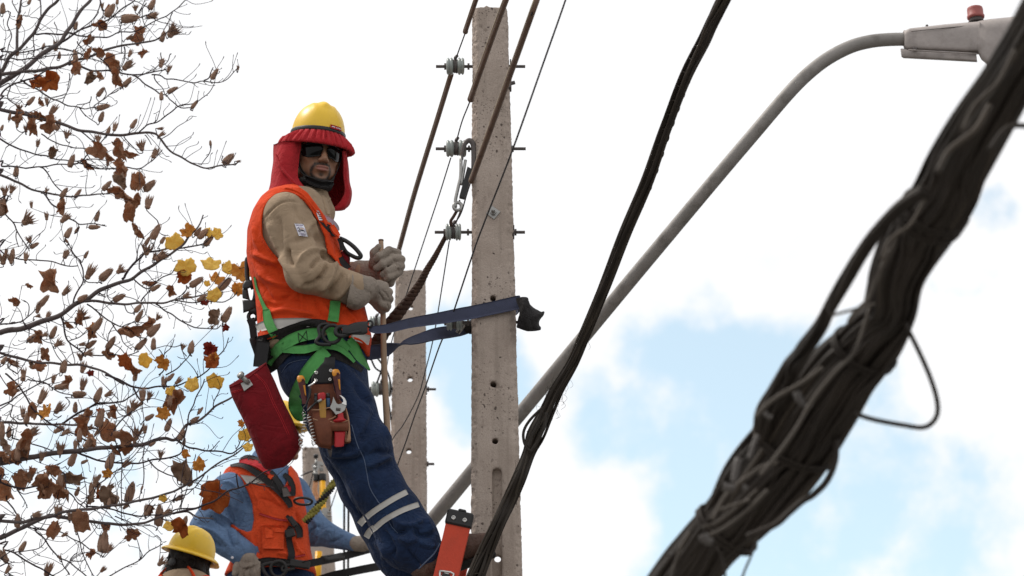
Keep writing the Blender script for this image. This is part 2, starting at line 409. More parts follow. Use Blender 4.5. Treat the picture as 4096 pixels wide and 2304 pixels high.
# ------------------------------------------------------------------ materials
def mat(name, col, rough=.8, var=.18, vs=6., bump=.25, bs=120., metal=0., spec=.3, col2=None, c2s=12., c2lo=.55, c2hi=.7, weave=0., sheen=0., trans=0., crease=0., crs=11.):
    m = bpy.data.materials.new(name); m.use_nodes = True; nt = m.node_tree; N, L = nt.nodes, nt.links
    b = N['Principled BSDF']; b.inputs['Roughness'].default_value = rough; b.inputs['Metallic'].default_value = metal
    b.inputs['Specular IOR Level'].default_value = spec
    if sheen: b.inputs['Sheen Weight'].default_value = sheen; b.inputs['Sheen Roughness'].default_value = .5
    t = N.new('ShaderNodeTexCoord'); oc = t.outputs['Object']
    n1 = N.new('ShaderNodeTexNoise'); n1.inputs['Scale'].default_value = vs; n1.inputs['Detail'].default_value = 6; n1.inputs['Roughness'].default_value = .6; L.new(oc, n1.inputs['Vector'])
    mr = N.new('ShaderNodeMapRange'); L.new(n1.outputs[0], mr.inputs[0]); mr.inputs['From Min'].default_value = .3; mr.inputs['From Max'].default_value = .7
    mr.inputs['To Min'].default_value = 1-var; mr.inputs['To Max'].default_value = 1+var*.7
    sc = N.new('ShaderNodeVectorMath'); sc.operation = 'SCALE'; sc.inputs[0].default_value = col[:3]; L.new(mr.outputs[0], sc.inputs['Scale'])
    out = sc.outputs[0]
    if col2 is not None:
        n2 = N.new('ShaderNodeTexNoise'); n2.inputs['Scale'].default_value = c2s; n2.inputs['Detail'].default_value = 8; n2.inputs['Roughness'].default_value = .65; L.new(oc, n2.inputs['Vector'])
        m2 = N.new('ShaderNodeMapRange'); L.new(n2.outputs[0], m2.inputs[0]); m2.inputs['From Min'].default_value = c2lo; m2.inputs['From Max'].default_value = c2hi
        mx = N.new('ShaderNodeMix'); mx.data_type = 'RGBA'; L.new(m2.outputs[0], mx.inputs['Factor']); L.new(out, mx.inputs['A']); mx.inputs['B'].default_value = (*col2, 1); out = mx.outputs['Result']
    L.new(out, b.inputs['Base Color'])
    n3 = N.new('ShaderNodeTexNoise'); n3.inputs['Scale'].default_value = bs; n3.inputs['Detail'].default_value = 3; L.new(oc, n3.inputs['Vector'])
    h = n3.outputs[0]
    if weave:
        wv = N.new('ShaderNodeTexWave'); wv.inputs['Scale'].default_value = weave; wv.bands_direction = 'DIAGONAL'; wv.inputs['Distortion'].default_value = 1.5; L.new(oc, wv.inputs['Vector'])
        ad = N.new('ShaderNodeMath'); ad.operation = 'ADD'; L.new(h, ad.inputs[0]); L.new(wv.outputs[0], ad.inputs[1]); h = ad.outputs[0]
    bp = N.new('ShaderNodeBump'); bp.inputs['Strength'].default_value = bump; bp.inputs['Distance'].default_value = .004; L.new(h, bp.inputs['Height']); L.new(bp.outputs[0], b.inputs['Normal'])
    if crease:      # small sharp cloth creases between the modelled folds
        hs = []
        for k, (q, wgt) in enumerate(((crs, 1.), (crs*2.1, .5))):
            mp_ = N.new('ShaderNodeMapping'); mp_.inputs['Scale'].default_value = ((1, 1, .55), (.8, 1, 1.25))[k]; mp_.inputs['Rotation'].default_value = (.3, .5-.9*k, .2); L.new(oc, mp_.inputs[0])
            nn = N.new('ShaderNodeTexNoise'); nn.inputs['Scale'].default_value = q; nn.inputs['Detail'].default_value = 2; nn.inputs['Distortion'].default_value = 1.1; L.new(mp_.outputs[0], nn.inputs['Vector'])
            a1 = N.new('ShaderNodeMath'); a1.operation = 'SUBTRACT'; L.new(nn.outputs[0], a1.inputs[0]); a1.inputs[1].default_value = .5
            a2 = N.new('ShaderNodeMath'); a2.operation = 'ABSOLUTE'; L.new(a1.outputs[0], a2.inputs[0]); a3 = N.new('ShaderNodeMath'); a3.operation = 'POWER'; L.new(a2.outputs[0], a3.inputs[0]); a3.inputs[1].default_value = .7
            a4 = N.new('ShaderNodeMath'); a4.operation = 'MULTIPLY'; L.new(a3.outputs[0], a4.inputs[0]); a4.inputs[1].default_value = wgt; hs.append(a4.outputs[0])
        sm_ = N.new('ShaderNodeMath'); sm_.operation = 'ADD'; L.new(hs[0], sm_.inputs[0]); L.new(hs[1], sm_.inputs[1])
        b2 = N.new('ShaderNodeBump'); b2.inputs['Strength'].default_value = min(1, crease); b2.inputs['Distance'].default_value = .022*max(1, crease); L.new(sm_.outputs[0], b2.inputs['Height']); L.new(b2.outputs[0], bp.inputs['Normal'])
    rr = N.new('ShaderNodeMapRange'); L.new(n1.outputs[0], rr.inputs[0]); rr.inputs['To Min'].default_value = max(0, rough-.1); rr.inputs['To Max'].default_value = min(1, rough+.12); L.new(rr.outputs[0], b.inputs['Roughness'])
    if trans:
        tr = N.new('ShaderNodeBsdfTranslucent'); L.new(out, tr.inputs[0]); ms = N.new('ShaderNodeMixShader'); ms.inputs[0].default_value = trans
        L.new(b.outputs[0], ms.inputs[1]); L.new(tr.outputs[0], ms.inputs[2]); L.new(ms.outputs[0], N['Material Output'].inputs[0])
    return m
M = {}
M['vest'] = mat('orange_cloth', (.62,.056,.011), .85, .12, 9, .25, 300, sheen=.04, spec=.12, col2=(.55,.05,.008), c2s=5, crease=.5, crs=8)
M['vest_b'] = mat('faded_orange_cloth', (.66,.075,.022), .85, .16, 9, .25, 300, sheen=.04, spec=.12, col2=(.50,.06,.015), c2s=8, crease=.6, crs=12)
M['shirt'] = mat('tan_cotton', (.335,.245,.165), .9, .12, 7, .12, 350, sheen=.04, spec=.12, col2=(.27,.195,.13), c2s=4, crease=.42, crs=8)
M['blue'] = mat('blue_chambray', (.115,.185,.31), .9, .16, 9, .12, 350, sheen=.04, spec=.12, col2=(.08,.14,.25), c2s=6, crease=.7, crs=11)
M['jean'] = mat('blue_denim', (.0145,.027,.066), .9, .3, 7, .2, 400, sheen=.04, spec=.12, weave=0, col2=(.020,.040,.090), c2s=6, crease=.8, crs=9)
M['thread'] = mat('denim_stitch', (.10,.13,.20), .9, .1)
M['tape'] = mat('grey_reflective_tape', (.42,.40,.37), .6, .10, 20, .15, 300, spec=.5)
M['green'] = mat('green_webbing', (.085,.31,.085), .75, .12, 14, .4, 500, sheen=.04, spec=.12, col2=(.05,.20,.055), c2s=8)
M['navy'] = mat('navy_webbing', (.045,.052,.095), .7, .2, 20, .4, 500, spec=.4)
M['blackweb'] = mat('black_webbing', (.018,.017,.018), .75, .25, 20, .3, 400)
M['black'] = mat('black_plastic', (.014,.013,.013), .45, .2, 20, .1, 100, spec=.4)
M['pad'] = mat('black_padded_cloth', (.020,.018,.018), .9, .3, 12, .3, 200, crease=.6, crs=18)
M['glove'] = mat('grey_leather', (.27,.225,.185), .85, .16, 16, .35, 140, col2=(.17,.14,.115), c2s=14, crease=.4, crs=18)
M['glove2'] = mat('brown_leather_cuff', (.17,.125,.10), .85, .2, 16, .35, 140)
M['skin'] = None
M['helmet'] = mat('yellow_helmet_plastic', (.80,.50,.018), .38, .05, 12, .05, 60, spec=.5, col2=(.70,.42,.03), c2s=18)
M['helmet_dirty'] = mat('scuffed_yellow_plastic', (.78,.50,.02), .4, .08, 12, .05, 60, spec=.5, col2=(.55,.40,.10), c2s=25, c2lo=.58)
M['shade'] = mat('red_cloth', (.40,.022,.028), .85, .14, 10, .25, 300, sheen=.04, spec=.12, col2=(.30,.016,.022), c2s=8, crease=.45)
M['shade_in'] = M['shade']
M['bag'] = mat('dark_red_canvas', (.15,.007,.011), .9, .2, 9, .15, 300, sheen=.04, spec=.12, col2=(.075,.005,.007), c2s=6, crease=.6, crs=7)
M['lens'] = mat('dark_lens', (.003,.003,.003), .10, .05, 3, .0, 10, spec=.12)
M['hair'] = mat('dark_hair', (.016,.013,.011), .6, .4, 60, .8, 260)
M['leather'] = mat('brown_leather', (.155,.045,.020), .7, .25, 15, .3, 90, col2=(.075,.022,.011), c2s=14, c2lo=.45)
M['leather_edge'] = mat('leather_edge', (.36,.20,.12), .8, .1)
M['boot'] = mat('brown_boot_leather', (.085,.045,.032), .6, .25, 15, .3, 90, col2=(.14,.09,.07), c2s=12, crease=.5, crs=20)
M['sole'] = mat('rubber_sole', (.015,.014,.013), .8)
M['steel'] = mat('galvanised_steel', (.34,.335,.32), .45, .2, 30, .15, 120, metal=.75, spec=.4)
M['steel_dark'] = mat('weathered_steel', (.12,.105,.10), .6, .3, 30, .3, 90, metal=.5, col2=(.10,.055,.035), c2s=30)
M['chrome'] = mat('bright_steel', (.55,.54,.52), .25, .1, 30, .05, 100, metal=1.)
M['conc'] = None
M['ceramic'] = mat('grey_glazed_ceramic', (.30,.33,.31), .3, .15, 25, .1, 60, spec=.55, col2=(.20,.21,.19), c2s=20)
M['hose'] = mat('brown_fibreglass', (.155,.095,.065), .6, .15, 8, .15, 120, col2=(.10,.055,.04), c2s=14)
M['hose_lit'] = mat('lit_cover_edge', (.34,.27,.18), .6, .1)  # lit copy of the cover brown: light put into the colour
M['wood'] = mat('tan_varnished_stick', (.35,.235,.155), .55, .15, 10, .1, 120)
M['wire'] = mat('dark_wire', (.018,.015,.016), .6, .2)
M['copper'] = mat('copper_strand', (.62,.33,.18), .45, .2, 20, .1, 100, metal=.6)
M['rope'] = mat('brown_rope', (.050,.026,.017), .85, .35, 30, .4, 150, col2=(.09,.045,.025), c2s=40)
M['rope_y'] = mat('olive_yellow_cord', (.26,.23,.05), .85, .3, 30, .4, 150)
M['cable'] = mat('black_brown_cable', (.030,.0235,.0185), .62, .35, 8, .3, 40, spec=.2)
M['cable_b'] = mat('dusty_brown_cable', (.055,.044,.034), .62, .35, 8, .3, 40, spec=.2, col2=(.07,.055,.042), c2s=6)
M['cable_c'] = mat('grey_drop_cable', (.075,.062,.05), .7, .2, 8, .15, 60)
M['cable_w'] = mat('pale_cable_end', (.085,.075,.068), .5, .2)
M['pipe'] = mat('dull_galvanised_pipe', (.28,.262,.245), .6, .18, 5, .2, 90, metal=.2, col2=(.17,.155,.14), c2s=14, c2lo=.5)
M['cast'] = mat('cast_aluminium', (.37,.33,.31), .65, .2, 9, .35, 50, metal=.15, col2=(.23,.20,.185), c2s=11, c2lo=.5, c2hi=.75)
M['lampglass'] = mat('old_lamp_glass', (.20,.17,.13), .35, .1, 8, .05, 30, spec=.3)
M['photocell'] = mat('faded_red_plastic', (.33,.095,.085), .55, .12, 10, .1, 60)
M['ladder'] = mat('orange_red_fibreglass', (.55,.055,.022), .5, .12, 8, .2, 160, col2=(.45,.05,.02), c2s=12)
M['alu'] = mat('aluminium', (.6,.59,.57), .35, .1, 20, .1, 90, metal=.9)
M['bark'] = mat('grey_brown_bark', (.12,.098,.095), .85, .25, 25, .4, 120, col2=(.07,.055,.055), c2s=30)
M['twig'] = mat('dark_twig_bark', (.050,.036,.040), .8, .25, 25, .4, 120)
M['pod'] = mat('brown_seed_pod', (.40,.25,.175), .85, .3, 90, .6, 300, trans=.12, col2=(.27,.15,.10), c2s=120)
M['lf_b'] = mat('dry_brown_leaf', (.52,.29,.175), .8, .3, 30, .4, 200, trans=.45, col2=(.27,.125,.07), c2s=14)
M['lf_t'] = mat('dry_tan_leaf', (.40,.27,.19), .8, .25, 60, .4, 200, trans=.3, col2=(.17,.10,.065), c2s=60)
M['lf_r'] = mat('rust_leaf', (.50,.14,.03), .8, .25, 60, .3, 200, trans=.4, col2=(.24,.06,.02), c2s=60)
M['lf_o'] = mat('orange_leaf', (.75,.36,.07), .75, .2, 60, .3, 200, trans=.4, col2=(.38,.12,.03), c2s=70)
M['lf_y'] = mat('yellow_leaf', (.95,.68,.16), .75, .12, 60, .3, 200, trans=.4, col2=(.62,.30,.06), c2s=50, c2lo=.6)
M['lf_d'] = mat('dark_red_leaf', (.30,.035,.02), .75, .2, 60, .3, 200, trans=.35)
M['yfib'] = mat('yellow_fibreglass', (.85,.42,.012), .4, .06, 10, .05, 60)
M['label'] = mat('white_label', (.70,.69,.74), .8, .05)
M['labelprint'] = mat('black_print', (.03,.03,.04), .8, .05)
M['labelprint2'] = mat('ochre_print', (.60,.30,.10), .8, .05)
M['labelprint3'] = mat('lilac_print', (.35,.30,.45), .8, .05)
M['lanyard'] = mat('lilac_white_ribbon', (.55,.50,.60), .7, .08)
M['maroon'] = mat('maroon_rubber_grip', (.085,.022,.020), .6, .15)
M['amber'] = mat('amber_plastic', (.58,.23,.02), .45, .12)
M['redplastic'] = mat('red_plastic', (.38,.015,.02), .45, .12)
M['blueplastic'] = mat('dark_blue_plastic', (.02,.06,.13), .45, .1)
M['ochre'] = mat('worn_yellow_folding_rule', (.36,.19,.04), .7, .2)
M['asphalt'] = mat('asphalt', (.07,.068,.065), .9, .2, .6, .4, 40)
M['paving'] = mat('pale_concrete_pavement', (.30,.29,.27), .9, .15, .6, .3, 40)

# weathered pole concrete: sand speckle, pits, stains
def concrete():
    m = bpy.data.materials.new('pole_concrete'); m.use_nodes = True; N, L = m.node_tree.nodes, m.node_tree.links; b = N['Principled BSDF']; b.inputs['Roughness'].default_value = .92; b.inputs['Specular IOR Level'].default_value = .2
    t = N.new('ShaderNodeTexCoord'); oc = t.outputs['Object']
    def noise(s, d=5, r=.6, st=None):
        n = N.new('ShaderNodeTexNoise'); n.inputs['Scale'].default_value = s; n.inputs['Detail'].default_value = d; n.inputs['Roughness'].default_value = r
        if st:
            mp = N.new('ShaderNodeMapping'); mp.inputs['Scale'].default_value = st; L.new(oc, mp.inputs[0]); L.new(mp.outputs[0], n.inputs['Vector'])
        else: L.new(oc, n.inputs['Vector'])
        return n.outputs[0]
    def mrange(v, a, b_, c, d):
        q = N.new('ShaderNodeMapRange'); L.new(v, q.inputs[0]); q.inputs['From Min'].default_value = a; q.inputs['From Max'].default_value = b_; q.inputs['To Min'].default_value = c; q.inputs['To Max'].default_value = d; return q.outputs[0]
    def mix(f, A, B):
        q = N.new('ShaderNodeMix'); q.data_type = 'RGBA'; L.new(f, q.inputs['Factor'])
        for k, v in (('A', A), ('B', B)):
            if isinstance(v, tuple): q.inputs[k].default_value = (*v, 1)
            else: L.new(v, q.inputs[k])
        return q.outputs['Result']
    c = mix(mrange(noise(5, 6), .35, .68, 0, 1), (.38,.312,.262), (.475,.398,.342))
    c = mix(mrange(noise(260, 2), .35, .7, 0, .45), c, (.22,.17,.145))
    c = mix(mrange(noise(22, 6, .7, (1,1,.5)), .56, .72, 0, .6), c, (.24,.19,.16))
    # pits
    def pits(sc, thr, st=(1,1,1)):
        mp = N.new('ShaderNodeMapping'); mp.inputs['Scale'].default_value = st; L.new(oc, mp.inputs[0])
        ds = N.new('ShaderNodeTexNoise'); ds.inputs['Scale'].default_value = sc*1.5; L.new(oc, ds.inputs['Vector'])
        mm = N.new('ShaderNodeVectorMath'); mm.operation = 'MULTIPLY_ADD'; L.new(ds.outputs['Color'], mm.inputs[0]); mm.inputs[1].default_value = (.6/sc,)*3; L.new(mp.outputs[0], mm.inputs[2])
        v = N.new('ShaderNodeTexVoronoi'); v.inputs['Scale'].default_value = sc; L.new(mm.outputs[0], v.inputs['Vector'])
        return mrange(v.outputs['Distance'], thr, thr*1.35, 1, 0)
    g = mrange(noise(6, 4), .47, .60, 0, 1)
    c = mix(mrange(noise(4, 7, .65, (6,6,.35)), .52, .74, 0, .55), c, (.20,.165,.135))
    def mul(a, b_):
        q = N.new('ShaderNodeMath'); q.operation = 'MULTIPLY'; L.new(a, q.inputs[0])
        if isinstance(b_, float): q.inputs[1].default_value = b_
        else: L.new(b_, q.inputs[1])
        return q.outputs[0]
    p1 = mul(pits(38, .14, (1,1,.7)), g); p2 = pits(24, .075); p3 = mul(pits(90, .2), .6)
    mxx = N.new('ShaderNodeMath'); mxx.operation = 'MAXIMUM'; L.new(p1, mxx.inputs[0]); L.new(p2, mxx.inputs[1])
    mx2 = N.new('ShaderNodeMath'); mx2.operation = 'MAXIMUM'; L.new(mxx.outputs[0], mx2.inputs[0]); L.new(mul(p3, g), mx2.inputs[1])
    c = mix(mul(mx2.outputs[0], .85), c, (.06,.045,.038))
    L.new(c, b.inputs['Base Color'])
    hsum = N.new('ShaderNodeMath'); hsum.operation = 'MULTIPLY_ADD'; L.new(mx2.outputs[0], hsum.inputs[0]); hsum.inputs[1].default_value = -2.0
    n5 = N.new('ShaderNodeMath'); n5.operation = 'ADD'; L.new(noise(150, 3), n5.inputs[0]); L.new(noise(30, 5), n5.inputs[1]); L.new(n5.outputs[0], hsum.inputs[2])
    bp = N.new('ShaderNodeBump'); bp.inputs['Strength'].default_value = .55; bp.inputs['Distance'].default_value = .004; L.new(hsum.outputs[0], bp.inputs['Height']); L.new(bp.outputs[0], b.inputs['Normal'])
    return m
M['conc'] = concrete()
# skin with painted-on pigment from the 'tone' attribute (beard, lips are real pigment)
def skin():
    m = bpy.data.materials.new('skin'); m.use_nodes = True; N, L = m.node_tree.nodes, m.node_tree.links; b = N['Principled BSDF']
    a = N.new('ShaderNodeAttribute'); a.attribute_name = 'tone'
    L.new(a.outputs['Color'], b.inputs['Base Color']); b.inputs['Roughness'].default_value = .5; b.inputs['Specular IOR Level'].default_value = .35
    b.inputs['Subsurface Weight'].default_value = .08; b.inputs['Subsurface Scale'].default_value = .01
    t = N.new('ShaderNodeTexCoord'); n = N.new('ShaderNodeTexNoise'); n.inputs['Scale'].default_value = 350; L.new(t.outputs['Object'], n.inputs['Vector'])
    bp = N.new('ShaderNodeBump'); bp.inputs['Strength'].default_value = .15; bp.inputs['Distance'].default_value = .002; L.new(n.outputs[0], bp.inputs['Height']); L.new(bp.outputs[0], b.inputs['Normal'])
    return m
M['skin'] = skin()
# ------------------------------------------------------------------ ground
P1Y, P2Y, P3Y = 11.33, 14.7, 18.0            # front faces of the three poles
g = np.array([[-600,-300,0],[600,-300,0],[600,1200,0],[-600,1200,0]], float)
o = add('ground', (g, [(0,1,2,3)]), M['asphalt'], smooth=False, kind='structure')
pv = box((0.2, 40, .06), (4.2, 200, .12), bev=.02); add('pavement', pv, M['paving'], smooth=False, kind='structure')

# ------------------------------------------------------------------ concrete poles
def make_pole(Yf, depth, ledge, redge, ytop, holes, grooves, label, chips=(), back=(), seed=0):
    """ledge/redge: picture edges of the front face (x at y), holes (x, y, r m)"""
    ly = np.array([p[1] for p in ledge]); lz = W(ledge[0][0], ly, Yf)[:,2]; lx = W(np.array([p[0] for p in ledge]), ly, Yf)[:,0]
    ry = np.array([p[1] for p in redge]); rz = W(redge[0][0], ry, Yf)[:,2]; rx = W(np.array([p[0] for p in redge]), ry, Yf)[:,0]
    pl, pr = np.polyfit(lz, lx, 1), np.polyfit(rz, rx, 1)
    ztop = W(2048, ytop, Yf)[2]; zb = W(2048, 2420, Yf)[2]
    def f(P):
        x, y, z = P.T; a, b = np.polyval(pl, z), np.polyval(pr, z); cx, hw = (a+b)/2, (b-a)/2
        rag = .0055*np.clip(vnoise(P, 55, seed), 0, 1) + .0026*vnoise(P, 120, 3+seed)
        qx = np.abs(x-cx) - hw + rag*1.3; qy = np.abs(y-(Yf+depth/2)) - depth/2
        d = np.maximum(np.maximum(qx, qy), (qx+qy+.020)/1.414)
        d = np.maximum(d, z-ztop + .006*vnoise(P, 30, 5) + .004*vnoise(P, 90, 6))
        d = d + .0012*vnoise(P, 14, 8) + .0006*vnoise(P, 60, 2)
        for hx, hy, r in holes:
            c = W(hx, hy, Yf); dd = np.hypot(x-c[0], z-c[2]) - r*(1+.08*vnoise(P, 60, 1)); d = np.maximum(d, -dd)
        for gx, gy, hwid, dep in grooves:      # recess running down the front face
            c = W(gx, gy, Yf); top = c[2]-hwid
            gd = np.hypot(x-c[0], np.maximum(z-top, 0)) - hwid*(1+.05*vnoise(P, 40, 2)); d = smax(d, -np.maximum(gd, (y-(Yf+dep))), .006)
        for bx, by0, by1, hwid, dep in back:   # recess in the rear face: thins the web round the holes
            c0, c1 = W(bx, by0, Yf), W(bx, by1, Yf)
            d = np.maximum(d, -np.maximum(np.maximum(np.abs(x-c0[0])-hwid, np.abs(z-(c0[2]+c1[2])/2)-(c0[2]-c1[2])/2), (Yf+depth-dep)-y))
        for cx_, cy_, r, dp in chips:
            c = W(cx_, cy_, Yf) - np.array([0, r*.55, 0]); dd = np.linalg.norm((P-c)*np.array([1,1,1.]), axis=1) - r*(1+.45*vnoise(P, 70, 4)); d = smax(d, -dd, .003)
        return d
    m = .01
    xs = [np.polyval(pl, ztop), np.polyval(pl, zb), np.polyval(pr, ztop), np.polyval(pr, zb)]
    V, Fc = sdf_mesh(f, (min(xs)-m, Yf-m, zb), (max(xs)+m, Yf+depth+m, ztop+m), .0042, smooth=1)
    # the shaft below, down to the ground
    z1 = zb+.03; a0, b0, a1, b1 = np.polyval(pl, z1)+.003, np.polyval(pr, z1)-.003, np.polyval(pl, 0), np.polyval(pr, 0)
    ring = lambda a, b, z: [(a,Yf+.02,z),(a+.02,Yf+.001,z),(b-.02,Yf+.001,z),(b,Yf+.02,z),(b,Yf+depth-.02,z),(b-.02,Yf+depth-.001,z),(a+.02,Yf+depth-.001,z),(a,Yf+depth-.02,z)]
    LV = np.array(ring(a0, b0, z1)+ring(a1, b1, -.05)); LF = [(i+8,(i+1)%8+8,(i+1)%8,i) for i in range(8)]
    n = len(V); Fall = [tuple(q) for q in Fc.tolist()] + [tuple(i+n for i in q) for q in LF]
    return add('utility_pole', (np.vstack([V, LV]), Fall), M['conc'], label=label, cat='utility pole', group='concrete poles in a row')
make_pole(P1Y, .14, [(1891,60),(1885,1000),(1885,2300)], [(2031,40),(2052,900),(2087,2200)], 24,
    [(1972,1192,.0115),(1973,1536,.0115),(1981,1763,.0115),(1990,2226,.013)], [(1988,1872,.0175,.030)],
    'nearest and tallest concrete pole, with the navy strap wrapped round it', chips=[(1983,1546,.016,0),(1996,1553,.010,0),(1900,1710,.010,0),(2040,1560,.008,0),(1925,110,.010,0),(1940,125,.008,0)], back=[(1990,2060,2330,.035,.075)], seed=1)
make_pole(P2Y, .125, [(1582,1093),(1568,1562),(1563,1700)], [(1700,1093),(1703,1562),(1706,1950)], 1080,
    [(1642,1230,.0130),(1640,1516,.0135),(1635,1804,.0135)], [],
    'middle concrete pole, its top just behind the gloved hands', chips=[(1665,1830,.008,0),(1650,1850,.006,0),(1663,1915,.009,0),(1640,1895,.006,0),(1660,1943,.007,0),(1652,1958,.005,0)], back=[(1638,1180,1880,.032,.078)], seed=20)
make_pole(P3Y, .12, [(1207,1810),(1211,1943),(1216,2200)], [(1303,1810),(1318,1900),(1339,2287)], 1788,
    [], [], 'farthest concrete pole, behind the yellow clamp sticks', chips=[(1225,1800,.02,0),(1245,1797,.018,0),(1270,1798,.02,0)], seed=40)

# ------------------------------------------------------------------ insulators on through-bolts
def make_insulator(x0, x1, y, Y, xl, xr, label, r_px=36, right_nut=True, tie=True, xp=(1886, 2040)):
    s = pxm(Y, y); c = W((x0+x1)/2, y, Y); root = empty('insulator', c - np.array([0,0,.04]), label, 'insulator', 'spool insulators bolted to the poles')
    L = (x1-x0)/s; r = r_px/s; h = L/2
    prof = [(r*.35,-h)]+[(r*a, -h+L*b) for a, b in ((.80,.02),(.93,.07),(.97,.12),(.84,.17),(.82,.20),(.96,.25),(.98,.30),(.86,.35),(.62,.40),(.58,.5),(.62,.60),(.86,.65),(.98,.70),(.96,.75),(.82,.80),(.84,.83),(.97,.88),(.93,.93),(.80,.98))]+[(r*.35,h)]
    add('spool', lathe(prof, c, (1,0,0), 28, x=(0,0,1)), M['ceramic'], root)
    A, B = W(xl, y+1, Y), W(xr, y-2, Y); B[2] = A[2]
    rod = tube(np.array([A, B]), .0062, 10)
    add('bolt', rod, M['steel_dark'], root, sharp=40)
    hw = []
    for xx in ([xp[0]-12] if tie else []) + ([xp[1]+9] if right_nut else []) + [x0-4]:
        q = W(xx, y, Y); q[2] = A[2]; hw.append(lathe([(.013,-.004),(.013,.004)], q, (1,0,0), 6)); 
    if right_nut:
        q = W(xp[1]+2, y, Y); q[2] = A[2]; hw.append(box(q, (.005,.045,.045), bev=.001))
    for q in hw: add('nut' if len(q[0]) < 20 else 'washer', q, M['steel_dark'], root, smooth=False)
    if tie:      # binding wire wound round the waist
        t = np.linspace(0, 7*2*math.pi, 150); rr = r*.66 + .002*np.sin(t*3.1)
        P = np.stack([c[0] + (t/t[-1]-.5)*L*.16, c[1] + rr*np.cos(t), c[2] + rr*np.sin(t)], 1)
        P2 = c + np.array([[0,-r*.5,r*.75],[.004,-r*.3,r*1.05],[.006,-.0,r*1.22],[0,.005,r*1.1],[0,0,r*.7]])
        add('wire_tie', join(tube(P, .0042, 6), tube(cr(P2, 4), .0065, 6)), M['steel_dark'], root)
    return root
I1, I2, I3, I4 = (1822,265), (1827,594), (1812,928), (1818,1290)
PC = P1Y + .06
make_insulator(1785,1858,265,PC,1744,2101,'topmost grey spool insulator on the nearest pole')
make_insulator(1784,1866,594,PC,1743,2103,'grey spool insulator with the hook and grip hanging beside it', xp=(1888,2042))
make_insulator(1782,1845,928,PC,1739,2100,'grey spool insulator at the upper end of the brown braided rope', xp=(1884,2053))
make_insulator(1785,1850,1288,PC,1750,2090,'grey spool insulator half hidden behind the upper navy strap', right_nut=False, xp=(1884,2060))
P2C = P2Y + .055
make_insulator(1478,1532,1290,P2C,1430,1760,'small spool insulator just under the gloved fist, behind the stick', 27, right_nut=False, xp=(1578,1702))
make_insulator(1485,1566,1556,P2C,1470,1744,'spool insulator on the middle pole beside the thigh', 33, xp=(1567,1704))
make_insulator(1500,1570,1855,P2C,1480,1737,'spool insulator on the middle pole hidden behind the knee', 30, xp=(1567,1702))

# square plate washer and bolt end on the near pole
pc = W(1973, 852, P1Y); rt = empty('plate_washer', pc, 'square galvanised plate washer with a bolt end on the nearest pole', 'bolt')
a = math.radians(38); R = np.array([[math.cos(a),0,math.sin(a)],[0,1,0],[-math.sin(a),0,math.cos(a)]])
add('plate', box(pc+[0,-.003,0], (.040,.006,.040), R, .001), M['steel'], rt, smooth=False)
add('nut', lathe([(.012,0),(.012,.011)], pc+[0,-.006,0], (0,-1,-.0), 6), M['steel'], rt, smooth=False)
add('bolt', lathe([(.0075,0),(.0078,.004),(.0072,.006),(.0078,.008),(.0072,.011),(.0078,.014),(.006,.030),(.003,.031)], pc+[0,-.010,0], (0,-1,0), 12), M['steel'], rt)
bq = W(2040, 335, PC-.03); add('side_plate', join(box(bq, (.012,.05,.05), bev=.002), lathe([(.008,0),(.008,.02)], bq, (1,0,.3), 6)), M['steel_dark'], smooth=False, label='small dark steel plate on the right edge of the nearest pole', cat='bracket')

# ------------------------------------------------------------------ overhead wires and brown line covers
def span_Y(a, b, ya=PC, yb=P2C):
    """depth as a function of picture height along the straight line of a span and its continuation towards us"""
    A, B = W(a[0], a[1], ya), W(b[0], b[1], yb); s = np.linspace(-.62, 1.6, 400)[:,None]; P = A + s*(B-A); x, y = proj(P)
    return lambda yy: np.interp(yy, y, P[:,1])
SPANS = [span_Y(I1, (1505,1290)), span_Y(I2, (1525,1556)), span_Y(I3, (1535,1855)), span_Y(I4, (1520,2110))]
def run(pts, k, n=6): 
    p = cr(pts, n); return W(p[:,0], p[:,1], SPANS[k](p[:,1]))
WL = 'thin dark overhead wires'
for k, pts, lab in (
    (0, [(1960,-160),(1905,0),(1862,128),(1836,200),(1822,240)], 'thin dark wire running from the short brown cover down to the topmost insulator'),
    (0, [(1806,300),(1700,650),(1590,1020),(1540,1180),(1505,1280)], 'dark wire inside the long brown cover left of the nearest pole'),
    (1, [(2095,-160),(2025,0),(1950,205),(1883,396),(1850,480),(1828,556)], 'thin wire leaving the middle brown cover for the second insulator'),
    (1, [(1803,632),(1760,770),(1717,900),(1637,1143),(1600,1262),(1566,1369),(1535,1530)], 'thin wire from the second insulator passing behind the braided rope'),
    (2, [(2220,-160),(2148,0),(2010,385),(1885,722),(1845,850),(1812,900)], 'wire inside the longest brown cover across the nearest pole'),
    (2, [(1797,965),(1752,1248),(1730,1369),(1701,1485),(1672,1586),(1614,1697),(1573,1752),(1535,1830)], 'wire from the third insulator curving across the middle pole'),
    (3, [(2312,-160),(2262,0),(2160,290),(2050,600),(1945,870),(1900,990),(1815,1245)], 'long bare wire crossing in front of the nearest pole from the top right'),
    (3, [(1806,1320),(1768,1360),(1701,1549),(1660,1659),(1626,1760),(1588,1867),(1545,2010),(1520,2110)], 'wire from below the navy strap running steeply down across the middle pole')):
    add('overhead_wire', tube(run(pts, k), .0026 if k != 3 else .0030, 6), M['wire'], label=lab, cat='wire', group=WL)
